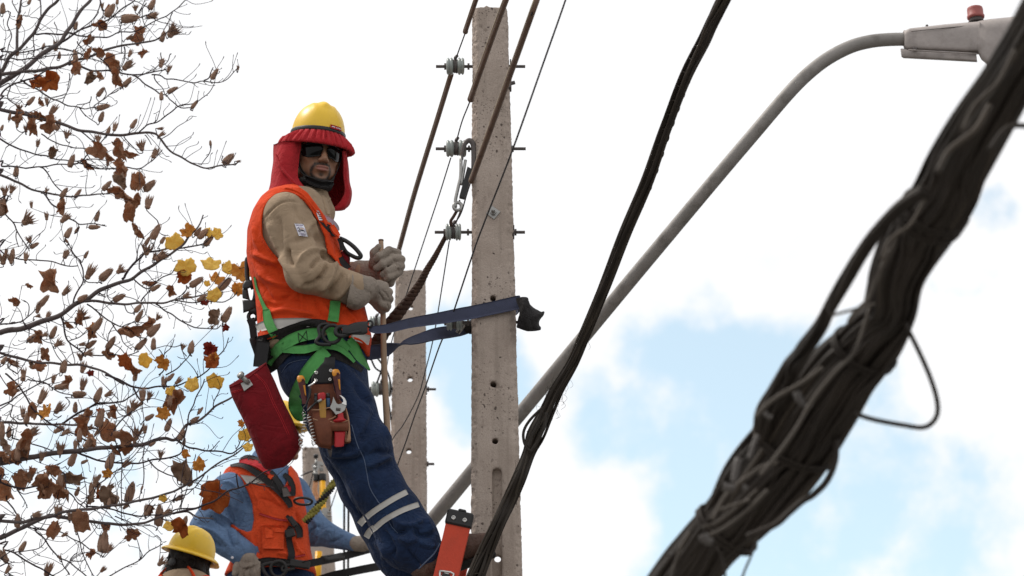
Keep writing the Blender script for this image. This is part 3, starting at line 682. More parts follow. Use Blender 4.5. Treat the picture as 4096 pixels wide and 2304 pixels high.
def cover(pts, k, rpx, label, lip=True):
    p = run(pts, k, 4); s = np.array([pxm(q[1]) for q in p]); root = empty('line_cover', p[-1]-[0,0,.02], label, 'line cover', 'brown covers clipped over the wires')
    V, Fc = tube(p, rpx/s, 14, flat=.9); add('sleeve', (V, Fc), M['hose'], root)
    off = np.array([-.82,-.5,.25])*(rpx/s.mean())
    add('lip', tube(p+off, .0028, 6), M['hose_lit'], root)  # strip along the upper left, coloured paler as the lit side
    e = p[-1]; d = nrm(p[-1]-p[-2]); add('end_rim', lathe([(rpx/s[-1]*1.08,-.004),(rpx/s[-1]*1.1,.004),(rpx/s[-1]*.8,.005)], e, d, 16), M['hose'], root)
cover([(1948,-120),(1905,0),(1862,126)], 0, 10, 'short brown cover ending above the topmost insulator')
cover([(1806,298),(1750,480),(1700,640),(1650,805),(1588,1030)], 0, 10, 'long brown cover reaching down to the gloved hands')
cover([(2070,-110),(2025,0),(1960,178),(1883,396)], 1, 12.5, 'brown cover ending at the left edge of the nearest pole')
cover([(2190,-110),(2148,0),(2080,190),(1990,440),(1887,722)], 2, 12, 'longest brown cover, slanting right across the nearest pole')
# pole-3 end drops
for x0, y0, x1, y1, lab in ((1377,1990,1376,2330,'vertical dark wire left of the middle pole, behind the blue sleeve'),(1394,2030,1392,2330,'second vertical dark wire, right beside the first behind the blue sleeve')):
    add('drop_wire', tube(WP([(x0,y0-60),(x0,y0),(x1,y1)], 16.5), .006, 6), M['wire'], label=lab, cat='wire', group='wires hanging behind the blue sleeve')
for pts, lab in (([(1478,1420),(1500,1470),(1530,1500),(1552,1600),(1566,1690)], 'dark jumper wire looping beside the stick'), ([(1508,1430),(1545,1480),(1562,1530),(1564,1570)], 'short jumper wire ending at the middle pole'), ([(1540,1440),(1512,1520),(1500,1545)], 'short tail of wire above the middle pole insulator')):
    add('jumper_wire', tube(cr(WP(pts, P2C-.03), 5), .0045, 6), M['wire'], label=lab, cat='wire', group='jumper wires by the middle pole')

# hook, grip and chain hanging at the second insulator
hk = empty('wire_grip', W(1838, 840, PC-.03), 'steel wire grip with a big hook hanging beside the nearest pole', 'wire grip')
Yk = PC-.055
add('hook', tube(cr(WP([(1847,640),(1850,605),(1860,575),(1876,562),(1890,572),(1894,600),(1893,680)], Yk), 5), np.interp(np.linspace(0,1,31), [0,.3,.6,1], [.006,.009,.011,.008]), 10, flat=.8), M['steel_dark'], hk)
add('jaw_arm', join(tube(cr(WP([(1844,625),(1843,700),(1836,735),(1828,770),(1822,800),(1822,830)], Yk), 4), .0065, 8), tube(cr(WP([(1862,640),(1852,700),(1846,740)], Yk), 4), .006, 8)), M['steel'], hk)
c4 = WP([(1870,666),(1889,676),(1862,792),(1837,786)], Yk-.012)
V = np.vstack([c4, c4+[0,.024,0]]); add('jaw_block', (V, [(0,1,2,3),(7,6,5,4),(0,4,5,1),(1,5,6,2),(2,6,7,3),(3,7,4,0)]), M['black'], hk, smooth=False)
add('eye_ring', torus(W(1831,826,Yk), (0,1,0), .0155, .0068, 20, 8), M['steel'], hk)
add('tail_rope', join(tube(cr(WP([(1828,842),(1815,865),(1803,885),(1806,905)], Yk+.01), 5), .006, 8), tube(cr(WP([(1838,800),(1842,840),(1830,875),(1822,895)], Yk+.02), 5), .003, 6)), M['rope'], hk)

# braided brown rope from the third insulator to the worker
rp = [(1784,943),(1762,985),(1738,1030),(1708,1080),(1682,1130),(1642,1190),(1604,1240),(1565,1290),(1525,1345),(1492,1390),(1470,1425)]
rw = [9,10,12,14,16,20,24,26,27,26,22]
P = cr(WP([(x,y,11.40+.006*i) for i, (x,y) in enumerate(rp)]), 24); Rr = np.interp(np.linspace(0,10,len(P)), range(11), rw)/pxm(11.4)
T = nrm(np.gradient(P, axis=0)); Nn = nrm(np.cross(T, [0,1,0])); Bn = np.cross(T, Nn)
s = np.concatenate([[0], np.cumsum(np.linalg.norm(np.diff(P, axis=0), axis=1))]); ph = s/np.maximum(Rr*2.3,.02); ph = np.concatenate([[0], np.cumsum(np.diff(s)/(Rr[1:]*3.0))])*2*math.pi
rt = empty('braided_rope', P[-1]-[0,0,.03], 'dark brown braided rope slanting from the third insulator down to the worker', 'rope')
for k in range(3):
    a = ph + k*2*math.pi/3
    add('strand', tube(P + (Rr*.48)[:,None]*(np.cos(a)[:,None]*Nn + np.sin(a)[:,None]*Bn), Rr*.58*(1+.10*np.sin(a*4)), 8), M['rope'], rt)

# ------------------------------------------------------------------ cable bundles
rng = random.Random(11)
def bundle(root, ctrl, n, rr, seed, mats, wob=.16, twist=.9, keep=None, ties=0, rmul=(.6,1.3)):
    """ctrl: (x, y, half width px, Y). n cables fill the envelope, drifting slowly across it"""
    r2 = np.random.RandomState(seed); A = cr(np.array(ctrl, float), 10); P = W(A[:,0], A[:,1], A[:,3]); hw = A[:,2]/np.array([pxm(y) for y in A[:,3]])
    T = nrm(np.gradient(P, axis=0)); Nn = nrm(np.cross(T, [0,1,0.])); Bn = np.cross(T, Nn); t = np.linspace(0, 1, len(P)); L = len(ctrl)
    for i in range(n):
        a0 = r2.rand()*6.283; rad0 = math.sqrt(r2.rand())
        a = a0 + twist*np.sin(t*L*.35*(.6+r2.rand()) + r2.rand()*6.28)*1.2 + r2.randn()*.3*t; R = np.clip(rad0 + wob*np.sin(t*L*(.5+.8*r2.rand()) + r2.rand()*6.28), 0, 1.06)
        cr_ = rr*(rmul[0] + (rmul[1]-rmul[0])*r2.rand()**1.6)
        Q = P + ((hw-cr_*.8)*R*np.cos(a))[:,None]*Nn + ((hw*.8)*R*np.sin(a))[:,None]*Bn
        add('cable', tube(Q, cr_, 8), M[mats[r2.choice(len(mats), p=[.5,.36,.14][:len(mats)] if len(mats) == 3 else None)]], root)
    return P, hw, Nn, Bn, T
def tie(root, P, hw, T, i, r=.004, turns=2):
    M3 = frame(T[i]); t = np.linspace(0, turns*6.283, 30*turns); q = P[i] + (hw[i]*1.05)*(np.cos(t)[:,None]*M3[:,0] + np.sin(t)[:,None]*M3[:,1]*.85) + (t/t[-1]*.02)[:,None]*T[i]
    add('binding', tube(q, r, 6), M['cable'], root)
# far bundle, in focus, passing in front of the nearest pole
b1 = [(3000,-220,32,8.9),(2892,0,31,9.1),(2819,155,31,9.35),(2742,310,30,9.6),(2664,518,29,9.9),(2592,725,29,10.15),(2502,932,27,10.35),(2421,1139,26,10.55),(2340,1336,26,10.75),(2290,1449,26,10.85),(2226,1558,29,10.9),(2183,1650,32,10.95),(2140,1740,40,10.95),(2114,1812,27,11.0),(2077,1910,29,11.0),(2038,2000,30,11.05),(1991,2099,30,11.05),(1940,2215,36,11.1),(1903,2304,38,11.1),(1845,2440,36,11.15)]
rt1 = empty('cable_bundle', W(1900,2300,11.1), 'thinner bundle of dark cables crossing in front of the nearest pole', 'cable bundle')
pb = bundle(rt1, b1, 48, .0046, 3, ['cable','cable_b','cable_c'], wob=.08, twist=.7)
an = np.concatenate([[0], np.cumsum(np.linalg.norm(np.diff(pb[0], axis=0), axis=1))])/.085*6.283; si = np.linspace(0, len(an)-1, len(an)*9); ii = lambda a: np.stack([np.interp(si, range(len(an)), a[:,k]) for k in range(3)], 1); ai = np.interp(si, range(len(an)), an); hi_ = np.interp(si, range(len(an)), pb[1])*.82
add('lashing_wire', tube(ii(pb[0]) + (hi_*np.cos(ai))[:,None]*ii(pb[2]) + (hi_*.85*np.sin(ai))[:,None]*ii(pb[3]), .0017, 5), M['cable_b'], rt1)
for q in ([(2170,1630),(2120,1680),(2095,1725),(2097,1770),(2118,1805)], [(2165,1640),(2150,1700),(2128,1745),(2112,1790)], [(2185,1650),(2172,1720),(2150,1765),(2120,1810)]):
    add('cable', tube(cr(WP(q, 10.9), 6), .0052, 8), M['cable'], rt1)
# frayed fibres snagged on it
fz = []
for k in range(46):
    i = rng.choice([rng.randint(95, 112), rng.randint(95, 112), rng.randint(20, 190)]); c = pb[0][i]; w = pb[1][i]
    a = c + pb[2][i]*w*rng.choice([-1,1])*.9; d = nrm(np.array([rng.gauss(0,1), rng.gauss(0,.6), rng.gauss(0,1)]))
    fz.append(tube(cr([a, a+d*.014+[0,0,.006], a+d*.02+[.008,0,-.010], a+d*.012+[0,0,-.026]], 4), .0005, 4))
add('frayed_fibre', join(*fz), M['cable_b'], rt1, kind='stuff')
# near bundle, out of focus
b2 = [(4330,-260,104,5.0),(4200,20,106,5.1),(4120,180,110,5.2),(4020,345,112,5.3),(3912,520,120,5.4),(3822,680,126,5.5),(3762,805,132,5.55),(3665,955,130,5.65),(3590,1110,116,5.7),(3550,1260,112,5.8),(3465,1390,130,5.9),(3362,1500,146,5.95),(3275,1620,158,6.0),(3165,1790,166,6.1),(3040,1950,162,6.15),(2935,2085,134,6.2),(2836,2190,116,6.25),(2744,2304,118,6.3),(2620,2470,118,6.4)]
rt2 = empty('cable_bundle', W(2740,2304,6.3), 'thick blurred bundle of dark cables close to the camera at the right', 'cable bundle')
pb2 = bundle(rt2, b2, 210, .0050, 5, ['cable','cable','cable_b'], wob=.07, twist=.28, rmul=(.7,1.6))
for i in (62, 64, 100, 128, 152): tie(rt2, pb2[0], pb2[1], pb2[4], i, .004)
b3 = [(3700,760,26,5.45),(3600,830,26,5.5),(3510,930,30,5.55),(3440,1030,32,5.6),(3380,1130,32,5.65),(3325,1225,32,5.7),(3280,1310,34,5.75),(3215,1400,38,5.8),(3160,1480,44,5.9),(3110,1570,40,5.95),(3060,1660,40,6.0),(3040,1760,30,6.05)]
bundle(rt2, b3, 22, .0052, 9, ['cable','cable','cable_b'], wob=.1, twist=.8)
loops = [([(3617,1290),(3673,1400),(3721,1510),(3749,1606),(3744,1670),(3697,1709),(3610,1700),(3498,1679),(3420,1655)], 5.75, .0055, 'cable'),
 ([(3344,1757),(3340,1844),(3307,1924),(3252,1980),(3212,2003),(3156,2051),(3100,2099),(2989,2147)], 6.0, .0075, 'cable'),
 ([(3478,933),(3420,1010),(3375,1085),(3330,1165),(3310,1235),(3325,1262)], 5.5, .0022, 'cable'),
 ([(3325,1262),(3370,1250),(3440,1232),(3500,1215)], 5.5, .0045, 'cable_c'),
 ([(4200,515),(4096,503),(4050,505),(4010,530),(3960,600)], 5.2, .006, 'cable'),
 ([(3041,2120),(3010,2210),(2971,2304),(2950,2400)], 6.1, .0028, 'cable'), ([(2870,2190),(2890,2240),(2905,2320)], 6.15, .0028, 'cable'),
 ([(3290,1470),(3200,1535),(3120,1580),(3060,1625),(3020,1670)], 5.7, .0065, 'cable_c'), ([(3480,1230),(3420,1400),(3330,1500),(3250,1600),(3180,1720),(3100,1830),(3040,1900)], 5.72, .0060, 'cable_c'),
 ([(3110,1850),(3050,1865),(3000,1900),(2940,1945),(2890,2000),(2850,2080)], 5.85, .006, 'cable_c'), ([(3070,1960),(2990,2040),(2900,2110),(2840,2140)], 5.9, .0065, 'cable_c'), ([(3030,1960),(2950,2030),(2870,2090),(2810,2110)], 5.92, .006, 'cable_b'),
 ([(3000,2000),(2940,2020),(2880,2040)], 5.9, .006, 'cable_c'),([(3560,1000),(3500,1120),(3470,1200),(3420,1250),(3395,1290)],5.6,.008,'cable_c'),([(3700,800),(3640,900),(3560,960),(3530,1040)],5.45,.006,'cable_b'),([(4060,200),(3990,330),(3900,420),(3850,520)],5.1,.006,'cable_b'),([(3960,420),(3900,520),(3800,600),(3750,690)],5.2,.009,'cable_b'),
 ([(2760,2130),(2720,2200),(2690,2290),(2650,2400)],6.1,.006,'cable_b')]
for q, Y, r, m_ in loops: add('cable', tube(cr(WP(q, Y), 7), r*(.62 if m_ != 'cable' else .9), 8), M[m_], rt2)
ends = [([(2954,1835),(2940,1890),(2932,1930)],.010),([(2890,1945),(2915,1952),(2940,1948)],.013),([(3187,1570),(3198,1600),(3215,1622)],.012),([(3215,1622),(3235,1625),(3250,1620)],.006),([(2812,2140),(2822,2160),(2850,2170)],.014),([(3030,1740),(3010,1790),(2995,1835)],.007),([(3060,1650),(3075,1670),(3090,1665)],.007),([(2668,2212),(2678,2225)],.012),([(2970,1950),(2990,1955)],.010)]
for q, r in ends: add('cable_end', tube(cr(WP(q, 5.8), 5), [r*.7, r*.62, r*.5], 8), M['cable_w'], rt2)

# ------------------------------------------------------------------ street lamp on its long bent pipe
arm = [(1655,2165,14.82),(1720,2090,14.6),(1900,1872,14.25),(2088,1647,13.95),(2306,1383,13.6),(2544,1096,13.25),(2862,716,12.95),(3020,530,12.85),(3150,378,12.8),(3230,297,12.8),(3310,235,12.8),(3400,188,12.8),(3480,166,12.8),(3560,158,12.8),(3640,157,12.8)]
lamp = empty('street_lamp', W(1655,2165,14.8), 'street lamp on a long bent grey pipe rising to the top right', 'street lamp')
pa = cr(WP(arm), 6); add('arm_pipe', tube(pa, 27.5/np.array([pxm(q[1]) for q in pa]), 20), M['pipe'], lamp)
# clamp that carries the pipe on the middle pole
cb = W(1640, 2168, P2Y-.01); add('clamp_band', join(box(cb+[0,-.004,0], (.17,.012,.045), bev=.003), box(cb+[0,.145,0], (.17,.012,.045), bev=.003), tube([cb+[.08,-.02,0], cb+[.08,.18,0]], .008, 8)), M['steel_dark'], lamp, smooth=False)
Yl = 12.8
def rbox(secs, pw=6, seg=28): return loft(secs, seg, Yl, 1, pw)
head = rbox([((3618,128),(3618,190),0,.055),((3626,119),(3628,197),0,.062),((3640,113),(3642,198),0,.066),((3780,97),(3782,205),0,.082),((3908,86),(3912,212),0,.094),((3922,82),(3926,240),0,.106),((3960,76),(3962,268),0,.122),((4060,66),(4064,282),0,.14),((4180,62),(4186,288),0,.145),((4300,72),(4300,280),0,.135),((4370,100),(4370,250),0,.10),((4395,140),(4395,205),0,.05)])
add('lamp_housing', head, M['cast'], lamp, sharp=35)
add('lower_tray', rbox([((3602,196),(3606,228),0,.050),((3606,194),(3614,233),0,.056),((3760,204),(3764,241),0,.070),((3905,213),(3909,249),0,.082)], 4), M['cast'], lamp, sharp=35)
add('housing_rim', tube(cr(WP([(3634,200),(3780,208),(3915,215)], Yl-.088), 4), .0035, 6), M['cast'], lamp)
add('pipe_collar', torus(W(3620,158,Yl), (1,0,.05), .036, .006, 24, 8, x=(0,0,1)), M['cast'], lamp)
add('lamp_bowl', rbox([((3950,250),(3946,268),0,.08),((3975,246),(3970,292),0,.108),((4020,244),(4016,315),0,.125),((4120,244),(4120,335),0,.130),((4240,240),(4240,315),0,.132),((4330,235),(4335,275),0,.09),((4350,235),(4350,245),0,.04)], 2.4), M['lampglass'], lamp)
add('lid_seam', tube(cr(WP([(3645,126),(3780,112),(3905,100)], Yl-.084), 4), .0018, 6), M['steel_dark'], lamp)
add('latch', box(W(3660,196,Yl-.068), (.02,.012,.014), None, .003), M['steel_dark'], lamp, smooth=False)
add('seam_strip', tube(cr(WP([(3918,90),(3926,150),(3930,213)], Yl-.10), 4), .004, 6), M['cast'], lamp)
pcb = W(3904, 79, Yl); up = np.array([-.06,0,1.]); s = pxm(Yl)
cell = add('photocell', lathe([(34/s,0),(36/s,.004),(36/s,.012),(33/s,.014),(33/s,.040),(31.5/s,.050),(29/s,.052)], pcb+[0,0,.006], up, 28), M['photocell'], lamp)
add('collar', lathe([(36/s,-.012),(28/s,-.006),(27/s,.006),(30/s,.008)], pcb, up, 24), M['steel_dark'], cell)
add('bolt', lathe([(.006,0),(.006,.008),(.003,.010)], W(3708,107,Yl), (0,0,1), 8), M['steel_dark'], lamp)
# ------------------------------------------------------------------ tulip tree at the left
A_ = lambda x, y: (x/1.811, y/1.811)
B_ = lambda x, y: (x/1.811, 700+y/1.811)
C_ = lambda x, y: (x/1.802, 1500+y/1.802)
TR = random.Random(5); TX, TY = -3.15, 12.7
tree = empty('tulip_tree', (TX, TY, 0), 'bare autumn tree at the left with seed pods and a few dry leaves', 'tree')
BR = {  # crop: list of (start px width, end px width, points)
'A': [(22,12,[(-150,680),(0,605),(100,550),(200,475),(300,400),(380,345),(430,310),(480,240),(540,150),(600,60),(650,0),(700,-80)]),
 (16,12,[(-100,640),(0,530),(40,460),(75,400),(150,330),(240,245),(290,150),(350,70),(420,0),(470,-60)]),
 (12,8,[(108,385),(120,280),(130,150),(150,60),(160,-20)]),
 (14,4,[(-80,550),(0,540),(100,530),(300,505),(420,490),(500,460),(580,430),(700,385),(800,350),(900,330),(1000,320),(1100,300),(1160,270),(1220,220),(1230,190)]),
 (5,4,[(-40,372),(0,372),(100,376),(200,370),(300,350),(400,330),(440,300)]), (5,3,[(-40,435),(0,432),(100,425),(260,430),(330,410),(440,400),(560,385),(640,395)]),
 (6,3,[(240,245),(400,240),(500,245),(600,270),(700,275),(800,268),(900,240),(1000,220),(1100,170),(1200,120),(1280,60),(1350,0),(1380,-30)]),
 (8,4,[(430,310),(520,260),(600,210),(700,165),(800,120),(870,70),(950,20),(1000,-20)]), (4,3,[(800,115),(880,120),(950,130),(1040,120),(1100,90)]),
 (8,4,[(500,470),(580,485),(680,515),(780,520),(870,535),(960,545),(1080,535),(1150,510),(1200,495)]),
 (4,2,[(1100,540),(1160,540),(1210,570),(1300,590),(1400,605),(1480,592),(1580,597),(1640,570),(1690,520),(1725,490)]), (4,3,[(1480,592),(1525,560),(1550,490)]),
 (5,3,[(960,545),(1050,610),(1150,680),(1210,700),(1290,775),(1400,785)]), (5,2,[(1000,970),(1070,910),(1150,870),(1250,810),(1310,775),(1400,740),(1490,690),(1550,600)]),
 (14,4,[(-60,770),(0,795),(100,815),(200,835),(300,860),(400,885),(500,920),(590,950),(720,965),(870,985),(1000,970),(1120,965),(1160,1000),(1220,1070),(1310,1140),(1420,1195),(1500,1210),(1600,1195),(1700,1185),(1740,1165)]),
 (6,3,[(150,580),(250,640),(330,690),(420,725),(520,760),(620,780),(720,775)]), (3,2,[(570,775),(620,840),(690,885)]),
 (6,5,[(-60,760),(0,690),(60,630),(200,580),(300,540),(420,500)]), (7,3,[(-80,1000),(0,1010),(80,1050),(160,1090),(250,1115),(350,1135),(450,1160),(600,1165),(700,1150),(800,1160)]),
 (5,3,[(560,1170),(650,1205),(740,1220),(900,1220),(980,1225),(1060,1195),(1120,1150),(1180,1080)]), (6,3,[(-60,1195),(0,1195),(130,1205),(300,1210),(400,1190),(560,1170),(650,1110),(760,1000)]),
 (10,4,[(-60,1255),(0,1270),(100,1310),(200,1350),(300,1395),(450,1415),(600,1420),(700,1410),(800,1405)]), (4,3,[(300,1210),(370,1290),(430,1370),(480,1410)]),
 (4,3,[(-20,640),(60,720),(130,790),(220,830)]), (4,3,[(590,955),(700,1040),(760,1090),(800,1130)]), (4,3,[(300,970),(420,1040),(560,1070),(650,1075)]),
 (3,3,[(0,100),(50,180),(75,250),(60,350),(30,440)]), (3,3,[(90,0),(130,70),(145,90)]), (4,3,[(290,-20),(285,130),(250,250),(245,400)]), (3,2,[(395,160),(405,200),(400,240)]),
 (4,3,[(720,-20),(700,100),(620,190),(540,260)]), (3,2,[(720,180),(760,205),(800,235)]), (3,2,[(880,150),(875,190),(860,245)]), (3,2,[(960,180),(1000,90),(1050,0)]), (3,2,[(1250,90),(1200,190),(1160,265)]),
 (3,2,[(1165,380),(1170,430),(1120,490),(1060,530)]), (3,2,[(1240,390),(1210,440),(1150,480)]), (3,2,[(500,530),(500,600),(475,690),(400,720)]), (3,2,[(760,640),(765,690),(700,750),(680,775)]), (3,2,[(860,650),(780,700),(720,740),(700,770)]),
 (3,2,[(660,700),(640,740),(560,760)]), (3,2,[(1050,980),(1085,1020),(1105,1060)]), (3,2,[(900,990),(950,1050),(980,1090)]), (3,2,[(1120,540),(1150,620),(1190,690)]), (3,2,[(1525,1040),(1525,1110),(1490,1160),(1460,1195)]), (3,2,[(1610,1130),(1600,1160),(1640,1185)]),
 (4,2,[(900,340),(905,430),(870,500),(850,530)]), (4,2,[(700,400),(760,450),(790,500)]), (4,2,[(560,300),(620,370),(640,420)]), (4,3,[(330,335),(450,350),(540,375),(620,420),(700,440),(800,470)]), (3,2,[(740,60),(740,110),(700,160)]), (3,2,[(1060,20),(1010,70),(1010,110),(960,200)]), (3,2,[(930,0),(960,10),(1000,20),(1070,60)])],
'B': [(22,4,[(-120,1200),(0,1145),(150,1110),(300,1060),(420,1020),(530,945),(650,880),(760,820),(870,770),(960,745),(1040,690),(1100,650),(1180,600),(1280,545),(1330,510),(1380,440),(1430,380),(1470,290)]),
 (8,3,[(885,755),(960,650),(1010,600),(1060,560),(1180,545),(1300,530),(1440,510),(1500,480),(1550,420)]), (10,3,[(570,915),(650,910),(750,925),(900,935),(1000,925),(1130,930),(1250,905),(1350,890),(1450,870),(1560,830),(1640,760),(1670,750)]),
 (4,2,[(1250,905),(1400,925),(1500,915),(1600,925),(1680,890),(1740,840)]), (5,3,[(1130,935),(1220,990),(1320,1050),(1400,1095),(1480,1115),(1560,1110),(1610,1070)]), (3,2,[(1320,1050),(1372,1057),(1380,1040)]),
 (5,3,[(530,930),(560,850),(610,740),(595,640),(590,610),(530,550),(490,480)]), (3,2,[(610,755),(660,770),(720,770),(745,730)]), (6,3,[(440,1020),(450,1100),(480,1200),(560,1270),(620,1300),(800,1305),(920,1300),(1000,1265)]),
 (5,3,[(630,935),(700,980),(780,1050),(850,1090),(930,1120),(1000,1170),(1060,1185)]), (4,2,[(810,1070),(880,1190),(960,1270)]), (5,3,[(960,745),(1000,790),(1060,830),(1100,810),(1180,740),(1240,700),(1290,640)]), (5,4,[(1020,915),(1060,870),(1090,830)]),
 (4,2,[(1020,690),(1020,600),(1040,570)]), (3,2,[(975,640),(1000,520),(1030,450)]), (10,8,[(-60,1270),(0,1290),(100,1315),(250,1355),(400,1370),(550,1380),(680,1400),(780,1445),(900,1520)]),
 (6,3,[(300,130),(370,210),(450,265),(540,330),(600,360),(700,360),(765,365)]), (5,3,[(-20,170),(20,250),(90,345),(120,410),(170,480),(200,540)]), (3,2,[(90,345),(130,350),(170,355)]), (5,3,[(-40,510),(0,530),(50,580),(130,610),(250,615),(400,635),(500,655),(560,650)]),
 (5,2,[(-50,1090),(0,1090),(100,1065),(160,1050),(200,1020),(260,970),(290,930)]), (4,2,[(160,1050),(220,1100),(280,1150),(310,1200),(400,1235)]), (3,2,[(200,1020),(210,940),(180,905)]), (3,2,[(785,820),(785,860),(800,920)]), (3,2,[(720,860),(750,880),(775,890)]),
 (3,2,[(900,940),(920,990),(960,1000),(980,980)]), (4,2,[(600,1300),(640,1200),(680,1100),(700,1060)]), (3,2,[(490,1210),(560,1180),(610,1150),(670,1090)]), (3,2,[(1190,1310),(1175,1285),(1160,1270)]), (4,2,[(1150,1449),(1180,1400),(1190,1310),(1240,1250),(1260,1195)]),
 (4,2,[(1200,1449),(1300,1390),(1350,1320),(1370,1270)]), (3,2,[(1350,1310),(1320,1270),(1310,1220)]), (4,2,[(1400,1480),(1520,1400),(1570,1330),(1620,1260),(1660,1175)]), (4,4,[(-20,1330),(60,1400),(120,1449)]), (3,2,[(1350,800),(1320,870),(1270,900)]), (3,2,[(1420,800),(1430,870)]),
 (3,2,[(440,1040),(480,1070),(550,1075),(555,1110)]), (3,2,[(1140,330),(1145,400),(1110,500),(1080,560)]), (3,2,[(220,1080),(200,1170),(230,1180)]), (3,2,[(490,1200),(520,1290),(540,1370)]), (3,2,[(120,410),(120,470),(135,530)])],
'C': [(11,5,[(-80,345),(0,345),(180,345),(330,360),(450,350),(560,360),(700,395),(760,400)]), (8,4,[(450,350),(520,300),(620,240),(730,210),(850,190),(900,180),(960,140),(1010,90)]),
 (20,5,[(-100,650),(0,635),(100,610),(250,595),(400,560),(560,545),(700,525),(850,515),(1000,505),(1100,475),(1200,460),(1270,470),(1340,370),(1420,330),(1500,270),(1600,200),(1680,150),(1720,110)]),
 (6,3,[(1265,470),(1340,515),(1450,545),(1550,550),(1650,565),(1720,530),(1800,480),(1880,450)]), (6,3,[(560,560),(700,600),(850,625),(1050,630),(1200,595),(1290,560),(1330,420),(1350,300),(1400,200),(1440,100),(1470,30)]),
 (12,4,[(-60,1060),(0,1055),(150,1055),(300,1030),(450,995),(600,970),(720,955),(850,930),(1000,905),(1150,880),(1270,830),(1400,760),(1480,700),(1560,640),(1700,560),(1800,500)]),
 (16,4,[(-60,1210),(0,1180),(100,1130),(230,1070),(350,1020),(450,1020),(600,1050),(720,1070),(900,1075),(1000,1070),(1120,1030),(1250,1000),(1350,990),(1420,1025),(1530,1030)]),
 (7,5,[(1250,1000),(1350,980),(1450,950),(1550,900),(1640,850),(1720,805),(1800,775),(1860,730),(1940,680)]), (5,3,[(1720,805),(1710,760),(1700,710)]), (4,2,[(1800,772),(1880,800),(1980,815)]),
 (5,4,[(620,955),(730,960),(830,975),(950,1010),(1080,1020),(1200,1000),(1300,965),(1420,960)]), (7,5,[(-40,760),(0,770),(100,810),(230,815),(400,800)]), (5,3,[(-30,780),(50,900),(110,1000),(180,1080),(270,1110),(400,1130),(500,1170),(600,1220),(700,1290),(750,1320)]),
 (6,6,[(-30,1220),(30,1250),(150,1310),(250,1370),(330,1420),(400,1460),(520,1500)]), (5,4,[(250,1110),(340,1210),(420,1310),(520,1370),(620,1449)]), (4,3,[(540,1110),(580,1220),(640,1380),(680,1449)]),
 (6,4,[(40,-10),(120,70),(200,180),(260,270),(330,320),(450,400),(560,440),(680,500)]), (8,3,[(760,0),(850,40),(970,80),(1150,85),(1280,70),(1350,40),(1430,0)]), (6,4,[(960,90),(1000,170),(1010,210),(950,260),(880,310),(840,370),(800,440)]),
 (3,2,[(830,470),(870,600),(870,760),(875,950),(870,1050)]), (3,2,[(1040,500),(1035,640),(1030,790),(1010,900)]), (4,2,[(620,950),(700,820),(800,720),(900,650),(980,580),(1040,500)]), (4,2,[(1070,600),(1120,660),(1200,720),(1270,740),(1290,800),(1400,790),(1460,800)]),
 (4,3,[(700,1500),(780,1449),(900,1390),(1000,1330),(1080,1270),(1180,1210)]), (3,2,[(1000,1330),(1015,1290),(1010,1250)]), (5,3,[(-20,240),(100,170),(200,110),(350,20),(430,-20)]), (3,3,[(-20,240),(70,300),(130,345)]), (3,2,[(1700,530),(1740,470),(1760,370)]),
 (3,2,[(1540,250),(1560,180),(1580,90)]), (3,2,[(880,900),(910,920),(940,960)]), (5,3,[(450,700),(480,800),(540,900),(620,960)]), (3,2,[(1450,545),(1530,540),(1590,480)]), (4,2,[(1480,700),(1440,760),(1400,820),(1310,850)]),
 (4,3,[(-10,440),(90,460),(200,490),(320,530),(430,570)]), (4,3,[(200,30),(330,60),(420,120),(520,140)]), (3,2,[(470,160),(500,200),(460,260)]), (3,2,[(600,260),(680,290),(750,260)]), (3,2,[(350,700),(400,760),(480,790),(620,770)]), (3,2,[(120,820),(170,900),(200,960)]),
 (3,2,[(640,900),(760,880),(820,860)]), (4,2,[(500,1440),(460,1380),(430,1300)]), (3,2,[(0,1320),(100,1290),(260,1260),(330,1170)]), (4,3,[(-40,1390),(60,1420),(160,1470)]), (3,2,[(830,1020),(900,1050),(1030,1090),(1140,1110)]), (3,2,[(1120,930),(1090,1000),(1060,1020)]), (3,2,[(560,1280),(520,1330),(600,1340),(640,1300)])]}
samp = []; EXTRA = []
def near(x, y):
    if not samp: return None
    S = np.array(samp); d = (S[:,0]-x)**2 + (S[:,1]-y)**2; i = d.argmin(); return S[i], math.sqrt(d[i])
trunkP = cr([(TX,TY,-.1),(TX+.02,TY,1.5),(TX-.03,TY+.03,3.2),(TX+.03,TY,4.6),(TX+.05,TY-.05,5.8),(TX+.1,TY,7.2),(TX+.05,TY,9.0)], 8)
add('trunk', tube(trunkP, np.interp(trunkP[:,2], [0,.3,2,6,9], [.24,.17,.14,.09,.03]), 16), M['bark'], tree)
allb = sorted([(w0, w1, [{'A':A_,'B':B_,'C':C_}[k](*p) for p in pts]) for k, L_ in BR.items() for w0, w1, pts in L_], key=lambda b: -b[0])
twg = []
def jig(P, a):
    q = P + a*np.stack([vnoise(P, 18, 3), vnoise(P, 18, 13), vnoise(P, 18, 23)], 1); q[0] = P[0]; return q
